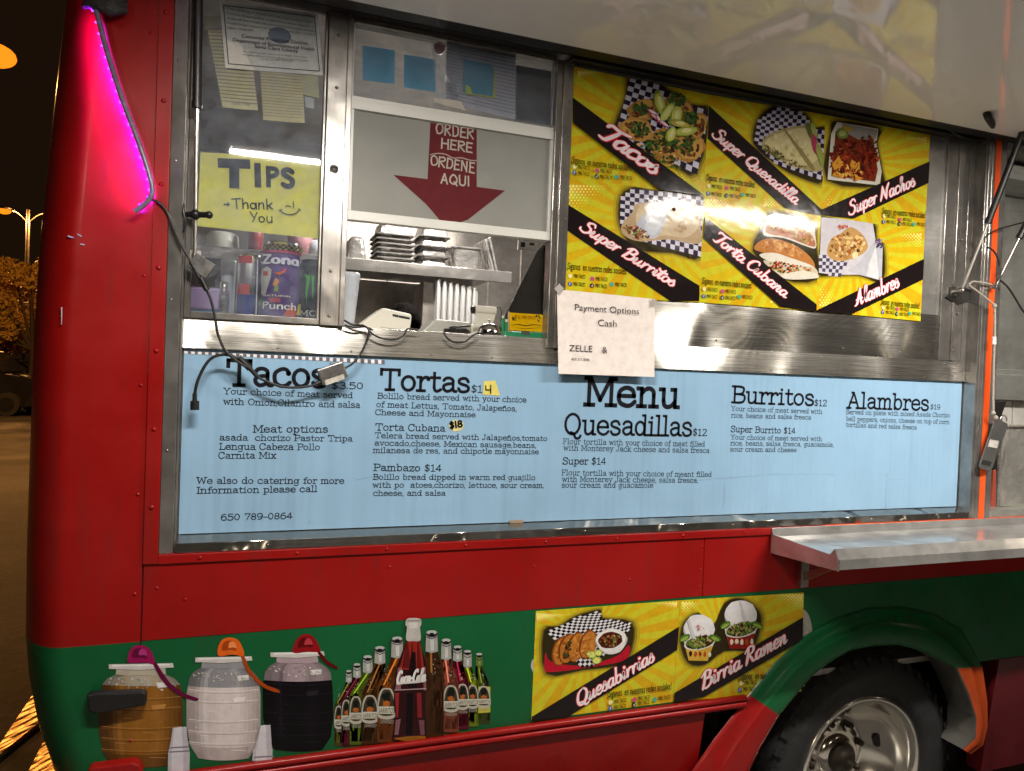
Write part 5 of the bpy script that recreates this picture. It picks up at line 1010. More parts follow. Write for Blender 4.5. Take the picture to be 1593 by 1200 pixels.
paper('note_slip', 'small white scrap of paper under the cream slip at the right end of the notice', 'paper slip', qd(zG, (856, 602), (916, 612), (914, 678), (860, 672)), .0186, 'b4b4b4')
paper('tape_patch', 'wrinkled beige masking tape holding the long ruled slip at its top', 'tape', qd(zG, (232, 108), (345, 95), (345, 188), (238, 186)), .0150, '968a74')
nt_, nf = paper('health_notice', 'white health department notice in a black border taped at the top of the tip window', 'notice', qd(zG, (326, 10), (936, 86), (970, 472), (362, 426)), .0135, 'ece6dc', curl=.003)
m3 = MB()
def along(f, pts, w, mb, col=(.02, .02, .02)):
    for (u0, v0), (u1, v1) in zip(pts[:-1], pts[1:]):
        for k in range(8):
            a, b = k/8, (k+1)/8; p0 = f(u0+(u1-u0)*a, v0+(v1-v0)*a)+NRM*.0006; p1 = f(u0+(u1-u0)*b, v0+(v1-v0)*b)+NRM*.0006; t = (p1-p0).normalized(); s = t.cross(NRM)*w; mb.add([p0-s, p1-s, p1+s, p0+s], [(0, 1, 2, 3)], 0, col)
along(nf, [(.035, .055), (.965, .055), (.965, .935), (.035, .935), (.035, .055)], .0011, m3); nb = m3.build('border', [PAPER], nt_)
m3 = MB(); pts = []
for k in range(16): pts.append(nf(.58+.12*math.cos(k*math.pi/8), .42+.13*math.sin(k*math.pi/8))+NRM*.0005)
m3.add(pts, [tuple(range(15, -1, -1))], 0, hexc('7f8a9a')); m3.build('seal', [PAPER], nt_)
m3 = MB(); GI = (.12, .11, .10)
for t, a, b, h, bo in (('This facility is inspected by the Santa Clara', (372, 62), (905, 150), 16, 0), ('County Department of Environmental Health. A', (372, 92), (915, 180), 16, 0), ('copy of the most recent environmental health', (372, 122), (918, 205), 16, 0), ('inspection report is available here for review', (374, 152), (922, 228), 16, 0), ('upon request.', (376, 182), (540, 200), 16, 0),
   ('Consumer Protection Division', (464, 238), (874, 284), 26, .02), ('Department of Environmental Health', (410, 262), (916, 322), 26, .02), ('Santa Clara County', (545, 302), (814, 332), 26, .02), ('For additional information or to lodge a food safety', (474, 330), (872, 366), 12, 0), ('complaint, call us or visit our web site at the address below', (474, 348), (880, 388), 12, 0), ('or phone 408 918-3400', (585, 376), (785, 388), 12, 0)):
    typ(m3, t, zG(*a), zG(*b), h/4*.8, .0135, .0042, 0, (.02, .02, .02) if bo else GI, bo)
m3.build('lettering', [PAPER], nt_)
tp, tf = paper('tips_sign', 'bright yellow hand lettered paper sign saying TIPS and Thank You behind the left pane', 'sign', qd(zF, (184, 60), (864, 104), (842, 537), (166, 466)), .0200, 'd8cf66', curl=.003)
m3 = MB(); IK = hexc('2a2e38')
for ch, a, b, h, w in (('T', (296, 233), (436, 244), 116, 12), ('I', (483, 239), (499, 240), 106, 12), ('P', (545, 242), (606, 246), 96, 9), ('S', (626, 246), (690, 250), 92, 9.5)): pen(m3, ch, PAINT, zF(*a), zF(*b), h/3.53, w, .0192, .0018, col=IK, step=1e-5)
pen(m3, 'Thank', PAINT, zF(356, 370), zF(578, 374), 15, 4.2, .0192, .0018, col=IK, step=1e-5, jit=1); pen(m3, 'You', PAINT, zF(450, 440), zF(576, 448), 14.5, 3.8, .0192, .0018, col=IK, step=1e-5, jit=1)
m3.build('lettering', [PAPER], tp)
pc = Pic(.0192, .0030, zF); pc.poly([(310, 344), (330, 344), (330, 334), (348, 348), (330, 362), (330, 353), (310, 353)], '2a2e38')
def strokepic(pc, pts, w):
    vs, fs = ribbon(crom(pts, 5), w, 3)
    for f in fs: pc.poly([vs[i] for i in f], '2a2e38')
strokepic(pc, [(618, 378), (640, 396), (675, 404), (710, 394), (728, 374)], 2.6); strokepic(pc, [(650, 362), (660, 355), (678, 362)], 2.4); strokepic(pc, [(692, 332), (695, 368)], 2.4); strokepic(pc, [(614, 384), (632, 374)], 2); strokepic(pc, [(718, 372), (734, 380)], 2); pc.build('smiley', tp, PAPER)
# order window: notes behind the upper pane
for lab, q in (('leftmost of the three square blue sticky notes behind the upper pane', [(175, 284), (378, 314), (376, 524), (177, 500)]), ('middle square blue sticky note, left of the crumpled clear tape', [(435, 340), (632, 372), (629, 574), (432, 546)])):
    paper('sticky_note', lab, 'sticky note', qd(zH, *q), .0140, '4f9abb', 'blue sticky notes', curl=.002)
mb = MB(); pc = Pic(.0142, .0004, zH); pc.poly([(803, 374), (962, 398), (992, 432), (986, 602), (800, 576)], '4a90ae'); pc.poly
sn = tag(pc.build('sticky_note', None, PAPER), 'rightmost square blue sticky note with a cut corner, on a yellow green note', 'sticky note', 'blue sticky notes')
paper('sticky_note', 'yellow green sticky note peeking out under the cut cornered blue one', 'sticky note', qd(zH, (815, 440), (1000, 440), (1000, 614), (815, 588)), .0160, 'c0c848')
paper('ruled_sheet', 'grey white ruled sheet behind the blue note at the right of the upper pane', 'paper sheet', qd(zH, (700, 262), (1132, 345), (1122, 745), (690, 640)), .0190, 'b8b4bf', lines=16, lcol='84808c')
mb = MB(); mb.slab(qd(zH, (1136, 405), (1352, 445), (1346, 772), (1130, 742)), .019, .012); tag(mb.build('black_panel', [mat('black board', (.03, .028, .03), .45)], bevel=.001), 'black board standing behind the right end of the upper pane', 'board')
CLEAR = glass('clear tape', (.86, .86, .86), .08, 1.5, .25)
mb = MB(); random.seed(3); A = [(600, 232), (790, 265)]; rows = []
for j in range(8):
    v = j/7; xl = 600+30*v; xr = 800-70*abs(v-.5)*1.2; rows.append([P(*zH(xl+(xr-xl)*i/5, 232+25*i/5+v*375), .006)+NRM*random.uniform(-.004, .006) for i in range(6)])
mb.add([p for r in rows for p in r], [(j*6+i, j*6+i+6, j*6+i+7, j*6+i+1) for j in range(7) for i in range(5)]); tag(mb.build('clear_tape', [CLEAR]), 'crumpled clear tape strip hanging over the upper pane beside the middle blue note', 'tape')
paper('tape_patch', 'torn white tape end stuck on the white sash under the crumpled clear tape', 'tape', qd(zH, (622, 612), (790, 630), (818, 690), (620, 640)), -.0060, 'b8b2a8')
mb = MB(); mb.ball(P(*zH(655, 285), .05), .017, 6, sq=(1, 1, 1.4)); mb.tube([P(*zH(655, 240), .05), P(*zH(655, 225), .05)], .006); tag(mb.build('red_bottle', [mat('red glossy', (.2, .015, .02), .2)]), 'small dark red ornament hanging behind the clear tape', 'ornament')
# order here screen
def meshmat():
    m, nt, b = newmat('grey screen mesh'); L = nt.links.new; v = objco(nt)
    w = N(nt, 'ShaderNodeTexWave', i_Scale=160.0); w.bands_direction = 'Z'; w2 = N(nt, 'ShaderNodeTexWave', i_Scale=160.0); w2.bands_direction = 'X'; L(v, w.inputs[0]); L(v, w2.inputs[0])
    mm = N(nt, 'ShaderNodeMath', operation='MULTIPLY'); L(w.outputs[1], mm.inputs[0]); L(w2.outputs[1], mm.inputs[1])
    n = N(nt, 'ShaderNodeTexNoise', i_Scale=6.0, i_Detail=5.0); L(v, n.inputs['Vector'])
    r = N(nt, 'ShaderNodeMapRange'); L(n.outputs[0], r.inputs[0]); r.inputs[3].default_value = .20; r.inputs[4].default_value = .33
    c = N(nt, 'ShaderNodeCombineColor'); L(r.outputs[0], c.inputs[0]); L(r.outputs[0], c.inputs[1]); 
    r2 = N(nt, 'ShaderNodeMath', operation='MULTIPLY'); L(r.outputs[0], r2.inputs[0]); r2.inputs[1].default_value = .92; L(r2.outputs[0], c.inputs[2]); L(c.outputs[0], b.inputs['Base Color'])
    b.inputs['Roughness'].default_value = .5; bp = N(nt, 'ShaderNodeBump', i_Strength=.5, i_Distance=.002); L(mm.outputs[0], bp.inputs['Height']); L(bp.outputs[0], b.inputs['Normal']); return m
mb = MB(); mb.box((.2277, .006, 2.0602), (.7698, .009, 2.3178)); sg = tag(mb.build('order_sign', [meshmat()]), 'grey mesh sliding screen with a painted red arrow saying order here', 'sign')
pc = Pic(.006, .0008); pc.poly([(669.5, 191), (741.5, 202), (741.5, 291), (785.5, 297), (728, 342), (714, 347), (685, 344), (663, 318), (612, 272.5), (665, 279)], '5c1a20'); ar = pc.build('arrow', sg, PAPER)
mb = MB()
for t, a, b, h in (('ORDER', (628, 832), (862, 866), 66), ('HERE', (660, 922), (856, 952), 60), ('ORDENE', (594, 1028), (868, 1078), 62), ('AQUI', (660, 1142), (834, 1158), 60)): pen(mb, t, PAINT, zH(*a), zH(*b), h/4, 5.2, .006, .0016, col=hexc('a8a298'), step=1e-5, jit=2.5)
vs, fs = ribbon(crom([(596, 965), (640, 957), (690, 962), (740, 985), (790, 984), (840, 998), (882, 1002)], 5), 3.4, 3); mb.add([P(*zH(*q), .006)+NRM*.0016 for q in vs], fs, 0, hexc('a08c88')); mb.build('lettering', [PAPER], ar)
# payment sheet
zP = Z(850, 430, 3.243)
py_, pf = paper('payment_sign', 'white sheet headed Payment Options taped over the sill above the menu', 'sign', qd(zP, (54, 66), (550, 115), (542, 508), (57, 492)), -.028, 'e6dcd6', curl=.006)
m3 = MB(); BK = hexc('3c3a40')
for t, a, b, h in (('Payment Options', (140, 172), (463, 193), 34), ('Cash', (256, 250), (350, 255), 34), ('ZELLE', (112, 378), (228, 382), 33), ('&', (278, 386), (303, 387), 33), ('650 215 8586', (124, 424), (214, 428), 14)): typ(m3, t, zP(*a), zP(*b), h/3.243*.95, -.028, .0048, 0, BK)
m3.build('lettering', [PAPER], py_)
for lab, q in (('grey scrap of tape at the upper left corner of the payment sheet', [(40, 62), (66, 36), (88, 62), (60, 92)]), ('grey scrap of tape at the upper right corner of the payment sheet', [(530, 112), (560, 124), (562, 142), (536, 156)])):
    paper('tape_patch', lab, 'tape', qd(zP, *q), -.032, 'a8a29c', nsub=2)

# ------------------------------------------------------------------ things behind the window
def can(name, label, px, pytop, pybot, Y, r, mats, cat='can', n=40):
    b, t = P(px, pybot, Y), P(px, pytop, Y); h = t.z-b.z; x = b.x
    mb = MB(); mb.lathe([(r*.8, 0), (r*.86, .003), (r, .012), (r, h-.018)], (x, Y, b.z), 'z', n); o = mb.build(name, [mats[0]]); tag(o, label, cat, 'drink cans in the tip window')
    m2 = MB(); m2.lathe([(r*1.0, h-.018), (r*.84, h-.004), (r*.86, h), (r*.80, h), (r*.78, h-.004), (0, h-.004)], (x, Y, b.z), 'z', n); m2.lathe([(.010, h-.002), (.0, h-.002)], (x+.006, Y, b.z), 'z', 12); m2.build('lid', [mats[1]], o)
    return o, Vector((x, Y, b.z)), h
ALU = mat('can aluminium', (.6, .6, .6), .25, 1); ALB = mat('black can', (.012, .014, .012), .25, .3, nvar=.3); PUR = mat('purple can paint', (.10, .025, .22), .3, .2, nvar=.25, nscale=20)
def wrap(o, c, r, h, name, polys, text=()):
    """label art wrapped round a can: u in degrees from facing the street, v 0..1 up the can"""
    mb = MB(); d = .0004
    th0 = math.atan2(-D-c.y, 0-c.x)
    for pts, col in polys:
        d += .00008
        pv = lambda a, b: (c.x+(r+d)*math.cos(th0+math.radians(a)), c.y+(r+d)*math.sin(th0+math.radians(a)), c.z+b*h)
        ulo = min(q[0] for q in pts); uhi = max(q[0] for q in pts); k = max(1, int((uhi-ulo)/7)+1)
        for t in range(k):
            a0, a1 = ulo+(uhi-ulo)*t/k, ulo+(uhi-ulo)*(t+1)/k; q = clip_poly(pts, [(a0, -1), (a1, -1), (a1, 2), (a0, 2)])
            if len(q) > 2: mb.add([pv(*w_) for w_ in q], [tuple(range(len(q)))], 0, hexc(col))
    for t, font, u0, u1, v, vh, w, col in text:
        st, ww = glyph_strokes(t, font, 0, 3); ww = max(max(x for x, y in s[1]) for s in st)
        for kind, pts in st:
            if kind == 'b': continue
            sc_ = (u1-u0)/ww; vs, fs = ribbon([(x, y) for x, y in pts], w, 2); d += 1e-5
            mb.add([(c.x+(r+d+.0006)*math.cos(th0+math.radians(u0+x*sc_)), c.y+(r+d+.0006)*math.sin(th0+math.radians(u0+x*sc_)), c.z+(v+y*vh/72)*h) for x, y in vs], fs, 0, hexc(col))
    return mb.build(name, [PRINT], o)
o, c, h = can('drink_can', 'tall purple fruit punch can with a checkered collar, middle of the tip window', 435, 379, 497, .13, .0475, (PUR, ALU))
pl = []
for i in range(22):
    for j in range(3): pl.append(([(-88+i*8, .88+j*.025), (-80+i*8, .88+j*.025), (-80+i*8, .905+j*.025), (-88+i*8, .905+j*.025)], '16121a' if (i+j) % 2 else 'c8a83c'))
pl += [([(-85, .84), (85, .84), (85, .875), (-85, .875)], 'a42c5c'), ([(-62, .30), (-44, .30), (-28, .52), (-26, .62), (-40, .66), (-66, .62), (-70, .52)], 'b8b4b0'), ([(-56, .54), (-38, .54), (-38, .60), (-56, .60)], 'b8402c'), ([(-20, .58), (0, .60), (14, .66), (12, .60), (-4, .55)], 'c8502c'), ([(-22, .42), (-10, .40), (-4, .48), (-14, .52)], 'd0882c'), ([(-18, .34), (-8, .34), (-6, .40), (-16, .41)], '7a9c3c'),
       ([(-85, .0), (85, .0), (85, .10), (40, .16), (-20, .12), (-85, .18)], '4a2a6c'), ([(10, .03), (45, .03), (50, .13), (22, .16)], 'c85a34'), ([(50, .06), (80, .06), (80, .22), (58, .20)], 'b4a43c'), ([(-80, .16), (-50, .14), (-52, .24), (-76, .24)], '4c6c38'), ([(-30, .20), (0, .20), (0, .26), (-30, .26)], 'a83c4c')]
for k in range(26): a, b = random.uniform(-80, 80), random.uniform(.25, .82); pl.append(([(a, b), (a+2, b), (a+2, b+.006), (a, b+.006)], 'c0a8d8'))
SANSZ = dict(PAINT); SANSZ.update({'Z': ('48', '6,70 42,70;42,70 6,2;6,2 42,2'), 'c': ('38', '~34,38 22,46 8,36 6,16 18,0 34,8')})
SANSZ['P'] = PAINT['P']; SANSZ['u'] = PAINT['u']
wrap(o, c, .0475, h, 'can_print', pl, (('Zona', SANSZ, -56, 46, .70, .11, 7.5, 'd4d0e0'), ('Punch', SANSZ, -50, 42, .115, .085, 5, 'e0dcd8'), ('NATURAL', {**SANSZ, 'R': PAINT['R'], 'L': ('40', '8,72 8,0;8,1 36,1')}, -50, 30, .275, .02, 5, 'd8c8b0')))
o, c, h = can('drink_can', 'black energy drink can with a green claw mark beside the mullion', 484, 406, 503, .16, .036, (ALB, BLACK))
wrap(o, c, .036, h, 'can_print', [([(-36, .76), (-16, .74), (-12, .78), (-10, .70), (-20, .46), (-22, .28), (-28, .46), (-26, .70)], '3ca81c'), ([(-6, .74), (8, .74), (6, .60), (2, .34), (-2, .60)], '3ca81c'), ([(16, .75), (36, .75), (30, .56), (22, .30), (22, .60)], '3ca81c')], (('MON', SLAB, -52, 20, .10, .085, 4.5, 'c8c8c4'),))
o, c, h = can('drink_can', 'silver and blue energy drink can with a red block, left of the purple can', 386, 398, 498, .15, .031, (ALU, ALU))
wrap(o, c, .031, h, 'can_print', [([(-70, .0), (20, .0), (30, .38), (-72, .38)], '1a2470'), ([(-66, .38), (2, .38), (0, .54), (-62, .54)], 'b83c34'), ([(-66, .86), (10, .86), (10, .97), (-66, .97)], 'b02c2c'), ([(-10, .02), (10, .02), (10, .07), (-10, .07)], 'c8c8d0'), ([(34, .0), (40, .0), (40, .97), (34, .97)], 'd8d8dc')])
can('drink_can', 'plain silver can standing just behind the blue and silver one', 401, 400, 497, .20, .027, (ALU, ALU))
TRANS = mat('milky plastic', (.52, .56, .62), .3, nvar=.06); LILAC = mat('lilac plastic', (.36, .26, .46), .35, nvar=.15); 
def tapered(name, label, cat, px0, px1, pt, pb, Y, k, m, lip=True, group=None):
    a, b = P(px0, pb, Y), P(px1, pt, Y); r1 = (b.x-a.x)/2; cx = (a.x+b.x)/2; h = b.z-a.z; mb = MB(); r0 = r1*k
    pr = [(0, 0), (r0, 0), (r0+.002, .004), (r1*.93, h*.72), (r1*.95, h*.74), (r1*.97, h*.86)]+([(r1, h*.9), (r1*1.03, h*.97), (r1, h)] if lip else [(r1, h)])+[(r1*.94, h), (r0*.9, .01), (0, .01)]
    mb.lathe(pr, (cx, Y+r1, a.z), 'z', 32); return tag(mb.build(name, [m]), label, cat, group)
tapered('plastic_beaker', 'tall milky plastic beaker standing between the lilac tub and the silver can', 'beaker', 340, 368, 405, 500, .22, .72, TRANS)
tapered('plastic_jug', 'tall milky plastic beaker just inside the open order window', 'beaker', 512, 563, 424, 525, .16, .60, TRANS)
b0 = P(301, 500, .14); mb = MB(); mb.box((b0.x-.02, .13, b0.z), (b0.x+.082, .22, b0.z+.030)); lt = tag(mb.build('plastic_tub', [mat('blue tub', (.12, .25, .42), .35)], bevel=.006), 'small lilac plastic tub with a blue base in the lower left of the tip window', 'tub'); mb = MB(); mb.box((b0.x-.022, .128, b0.z+.0302), (b0.x+.084, .222, b0.z+.088)); mb.build('lid', [LILAC], lt, bevel=.006)
mb = MB(); q = P(347, 500, .13); mb.lathe([(.0, 0), (.012, 0), (.013, .06), (.009, .085), (.011, .1), (0, .104)], (q.x, .13, q.z), 'z', 20); tag(mb.build('shaker', [ST_PAN]), 'slim steel shaker between the lilac tub and the milky beaker', 'shaker')
# shelf goods at the far wall
zs = 2.162
def pan(label, px0, px1, pyb, pyt, Y, n, group, flare=.014, inv=True, m=ST_PAN):
    for k in range(n):
        a, b = P(px0, pyb, Y), P(px1, pyt, Y); w = b.x-a.x; H_ = b.z-a.z; st = (H_-.075)/max(1, n-1) if n > 1 else 0; h = .075 if n > 1 else H_; z = zs+k*st; cx = (a.x+b.x)/2+random.uniform(-.004, .004); dpt = .12
        mb = MB(); 
        def ring(wx, wy, z, r=.02):
            pts = []
            for sx, sy, a0 in ((1, 1, 0), (-1, 1, 90), (-1, -1, 180), (1, -1, 270)):
                for t in range(4):
                    an = math.radians(a0+t*30); pts.append((cx+sx*(wx-r)+r*math.cos(an), Y+.13+sy*(wy-r)+r*math.sin(an), z))
            return pts
        w2 = w/2
        rs = [ring(w2, dpt, z), ring(w2, dpt, z+.006), ring(w2-flare, dpt-flare, z+.008), ring(w2-flare-.012, dpt-flare-.012, z+h-.012), ring(w2-flare-.022, dpt-flare-.022, z+h)] if inv else [ring(w2-flare-.022, dpt-flare-.02, z), ring(w2-flare-.01, dpt-flare-.01, z+.012), ring(w2-flare, dpt-flare, z+h-.008), ring(w2, dpt, z+h-.006), ring(w2, dpt, z+h), ring(w2-flare-.004, dpt-flare-.004, z+h-.004), ring(w2-flare-.014, dpt-flare-.014, z+.014)]
        vs = [p for r in rs for p in r]; kk = 16
        mb.add(vs, [(i*kk+j, i*kk+(j+1) % kk, (i+1)*kk+(j+1) % kk, (i+1)*kk+j) for i in range(len(rs)-1) for j in range(kk)]+[tuple(range((len(rs)-1)*kk, len(rs)*kk))]+([tuple(range(kk-1, -1, -1))] if not inv else []))
        o = mb.build('steel_pan', [m], None, bevel=0); L_ = label if n == 1 else label % ('bottom', 'second', 'third', 'fourth', 'fifth', 'sixth', 'topmost')[k if k < n-1 else 6]
        tag(o, L_, 'steel pan', group)
pan('small upturned steel pan alone at the left of the wall shelf', 538, 573, 408, 373, 1.55, 1, 'steel pans on the wall shelf', .004)
pan('%s pan of the taller upturned pan stack on the wall shelf', 586, 648, 410, 347, 1.55, 7, 'steel pans on the wall shelf')
pan('%s pan of the shorter stack, right of the tall pan stack', 653, 704, 416, 350, 1.55, 4, 'steel pans on the wall shelf', .012)
pan('open steel pan right way up at the right of the wall shelf', 704, 752, 420, 389, 1.55, 1, 'steel pans on the wall shelf', .006, False)
for k, (x0, x1) in enumerate(((752, 765), (758, 770))):
    mb = MB(); a = P(x0, 374-k*4, 1.6); b = P(x1, 425, 1.6); mb.prism([(a.x, 1.58, a.z), (a.x+.012, 1.58, a.z), (b.x+.012, 1.58, 2.163), (b.x, 1.58, 2.163)], (0, .22, 0)); tag(mb.build('pan_lid', [ST_PAN], bevel=.002), ('steel lid leaning outermost against the open pan', 'steel lid leaning behind the first lid on the wall shelf')[k], 'pan lid')
mb = MB(); q = P(345, 384, 1.6); mb.lathe([(0, 0), (.072, 0), (.074, .004), (.066, .07), (.055, .082), (0, .085)], (q.x, 1.66, zs), 'z', 28); tag(mb.build('bowl', [WHITEPL]), 'white upturned bowl on the wall shelf seen through the tip window', 'bowl')
q = P(397, 392, 1.58); mb = MB(); mb.lathe([(0, 0), (.03, 0), (.032, .09), (.012, .13), (.012, .16), (0, .162)], (q.x, 1.58, zs), 'z', 20); tag(mb.build('sauce_bottle', [mat('red sauce', (.28, .02, .02), .3)]), 'red squeeze bottle on the wall shelf under the TIPS sheet', 'bottle')
q = P(466, 398, 1.58); mb = MB(); mb.lathe([(0, 0), (.045, 0), (.06, .11), (.057, .11), (.042, .004), (0, .004)], (q.x, 1.58, zs), 'z', 24); o = tag(mb.build('paper_cup', [mat('pink cup', (.45, .20, .22), .6, nvar=.4, nscale=50)]), 'pinkish paper cup on the wall shelf behind the purple can', 'cup')
q = P(492, 400, 1.58); mb = MB(); mb.lathe([(0, 0), (.04, 0), (.045, .06), (.02, .075), (0, .075)], (q.x, 1.58, zs), 'z', 24); tag(mb.build('plastic_cup', [TRANS]), 'clear plastic cup on the wall shelf near the mullion', 'cup')
# folded white trays under the shelf
FO = mat('white foam', (.60, .60, .60), .6, nvar=.06)
for k in range(7):
    a, b = P(679+k*9.6, 503, 1.5), P(679+k*9.6, 437+k*2.2, 1.5); w = .036
    mb = MB(); mb.prism([(a.x, 1.5, a.z), (a.x+w*.78, 1.5+.035, a.z), (a.x+w*.78, 1.5+.035, b.z-.004), (a.x+.012, 1.5+.008, b.z), (a.x, 1.5, b.z)], (0, .16, 0)); mb.prism([(a.x-.002, 1.498, b.z), (a.x+.010, 1.498, b.z+.008), (a.x+w*.7, 1.53, b.z-.004)], (0, .16, 0))
    tag(mb.build('foam_tray', [FO], bevel=.003), 'white foam tray %s in the row standing under the wall shelf' % ('leftmost', 'second from the left', 'third from the left', 'in the middle', 'third from the right', 'second from the right', 'rightmost')[k], 'foam tray', 'foam trays standing in a row')
mb = MB(); a, b = P(656, 515, 1.56), P(678, 440, 1.56); mb.box((a.x, 1.56, a.z-.1), (b.x, 1.8, b.z)); tag(mb.build('steel_bin', [ST_ROOM], bevel=.003), 'grey steel bin left of the standing foam trays', 'bin'); 
mb = MB(); a = P(650, 530, 1.45); mb.box((-.35, 1.45, .75), (2.2, 2.15, a.z-.02)); mb.build('back_counter', [ST_ROOM], truck)
# counter goods
zc = 1.742
def pz(px, py, Y): return P(px, py, Y)
mb = MB(); q = qd(z5, (160, 790), (168, 772), (308, 672), (330, 670), (500, 708), (506, 722), (500, 770), (488, 850), (300, 850), (165, 850)); mb.slab(q, .15, .085); cr = tag(mb.build('card_terminal', [CREAM], bevel=.004), 'cream card terminal with its sloped back to the street on the order counter', 'terminal')
mb = MB(); mb.slab(qd(z5, (380, 707), (418, 714), (418, 730), (380, 722)), .149, .004); mb.slab(qd(z5, (420, 715), (492, 730), (492, 744), (420, 730)), .149, .002); mb.build('slot', [BLACK], cr); mb = MB(); mb.slab(qd(z5, (300, 790), (495, 815), (494, 819), (300, 794)), .149, .002); mb.build('seam', [mat('tan seam', (.3, .28, .22), .6)], cr)
mb = MB(); mb.slab(qd(z5, (535, 880), (560, 830), (655, 742), (720, 745), (888, 762), (894, 880)), .20, .09); t2 = tag(mb.build('receipt_machine', [mat('grey plastic', (.36, .36, .33), .4)], bevel=.005), 'low grey till machine with a dark panel beside the cream terminal', 'till'); mb = MB(); mb.slab(qd(z5, (716, 802), (862, 800), (890, 830), (890, 866), (716, 872)), .196, .006); mb.build('screen', [DARK], t2, bevel=.002); mb = MB(); mb.tube([P(*z5(760, 800), .18), P(*z5(800, 792), .17), P(*z5(885, 785), .175)], .0035); mb.slab(qd(z5, (755, 790), (790, 785), (795, 805), (760, 812)), .172, .012); mb.build('plug', [BLACK], t2)
mb = MB(); a, b = P(*z5(905, 670), .19), P(*z5(1045, 680), .19); pts = []
o_ = a; mb.slab(qd(z5, (893, 880), (893, 770), (1042, 790), (1042, 880)), .22, .07); pr = tag(mb.build('receipt_printer', [CREAM], bevel=.004), 'cream receipt printer feeding out a wide paper roll behind the bell', 'printer')
mb = MB(); c0 = P(*z5(915, 680), .21); c1 = P(*z5(1050, 690), .21); mb.tube([c0, c1], .0085*1.6, 20); mb.slab(qd(z5, (925, 700), (1050, 712), (1044, 745), (1015, 800), (900, 790), (925, 740)), .197, .001); mb.build('paper_roll', [mat('till paper', (.62, .60, .52), .7)], pr); mb = MB(); mb.tube([P(*z5(895, 682), .21), c0+Vector((-.0005, 0, 0))], .011, 12); mb.build('roll_holder', [BLACK], pr); mb = MB(); mb.tube([P(*z5(1060, 668), .21), P(*z5(1078, 660), .21), P(*z5(1092, 690), .21), P(*z5(1085, 760), .21)], .0015, 6); mb.build('wire_hook', [BLACK], pr)
q = P(*z5(1008, 872), .07); r = .033; q.z = 1.7618
mb = MB(); mb.lathe([(r*1.12, 0), (r*1.15, .004), (r*1.0, .008), (r*.2, .009)], (q.x, .07, q.z), 'z', 40); bl = tag(mb.build('service_bell', [BLACK]), 'shiny chrome service bell on the order counter', 'bell')
mb = MB(); mb.lathe([(r*1.0, .0085), (r*1.0, .012), (r*.92, .022), (r*.72, .031), (r*.4, .036), (.003, .0375)], (q.x, .07, q.z), 'z', 40); mb.build('dome', [mat('chrome', (.75, .75, .75), .06, 1, nvar=.1)], bl); mb = MB(); mb.lathe([(.002, .037), (.002, .043), (.005, .044), (.005, .0465), (0, .048)], (q.x, .07, q.z), 'z', 14); mb.build('button', [BOLT], bl)
GRN = mat('green clear plastic', (.02, .22, .10), .25, nvar=.2)
mb = MB(); mb.slab(qd(z5, (1112, 900), (1112, 822), (1362, 826), (1362, 900)), .07, .05); ch = tag(mb.build('card_holder', [GRN], bevel=.003), 'green clear holder full of business cards at the right end of the counter', 'card holder'); mb = MB(); mb.slab(qd(z5, (1218, 822), (1276, 824), (1276, 846), (1218, 844)), .0692, .0006); mb.build('tag', [mat('dark tag', (.05, .08, .05), .5)], ch)
pc = Pic(.075, 0, z5); pc.poly([(1145, 698), (1362, 712), (1358, 826), (1143, 812)], 'd2a80c'); pc.scatter(1175, 730, 18, 22, 0, 14, 6, ['5a2410', 'a03c18', '2c3a18']); pc.scatter(1330, 735, 18, 22, 0, 14, 6, ['5a2410', '3c5a18', '2c2418']); pc.curve([(1150, 782), (1200, 772), (1250, 780), (1300, 774), (1358, 784), (1300, 782), (1250, 788), (1200, 780)], '7a5a10'); pc.curve([(1180, 796), (1250, 800), (1340, 796), (1250, 806)], '8c6a14'); cd = tag(pc.build('business_card'), 'bright yellow business card with a red heading in the green holder', 'card')
mb = MB(); typ(mb, 'EL MIKI TACO', z5(1196, 738), z5(1310, 742), 5, .075, .0025, 0, hexc('8c2c10')); mb.build('lettering', [PRINT], cd)
for lab, x, y0, y1, c in (('green tube with a pale cap standing left of the business cards', 1100, 735, 880, GRN), ('short clear green tube between the tall tube and the cards', 1122, 760, 880, GRN)):
    mb = MB(); a, b = P(*z5(x, y1), .10), P(*z5(x, y0), .10); mb.tube([a, b], .0045, 12); o = tag(mb.build('marker_tube', [c]), lab, 'tube'); mb = MB(); mb.tube([b+Vector((0, 0, .0002)), b+Vector((0, 0, .008))], .0038, 10); mb.build('cap', [CREAM], o)
for k in range(3):
    mb = MB(); a, b = P(*z5(1128+k*14, 850), .105), P(*z5(1122+k*16, 690+k*12), .105); mb.box((a.x, .105, a.z), (a.x+.005, .108, b.z)); tag(mb.build('wooden_stick', [mat('stick wood', (.45, .32, .22), .7)]), ('left', 'middle', 'right')[k]+' wooden stick standing behind the yellow business cards', 'stick', 'wooden sticks by the card holder')
mb = MB(); mb.slab(qd(z5, (1200, 226), (1330, 238), (1326, 300), (1198, 290)), 1.2, .004); mg = tag(mb.build('wall_notice', [WHITEPL]), 'white notice with two dark pictures high behind the splash guard', 'notice'); pc = Pic(1.199, .0004, z5); pc.poly([(1216, 238), (1246, 240), (1244, 272), (1214, 270)], '3c3c3c'); pc.poly([(1274, 242), (1306, 245), (1304, 262), (1272, 260)], '50483c'); pc.build('picture', mg, PAPER)
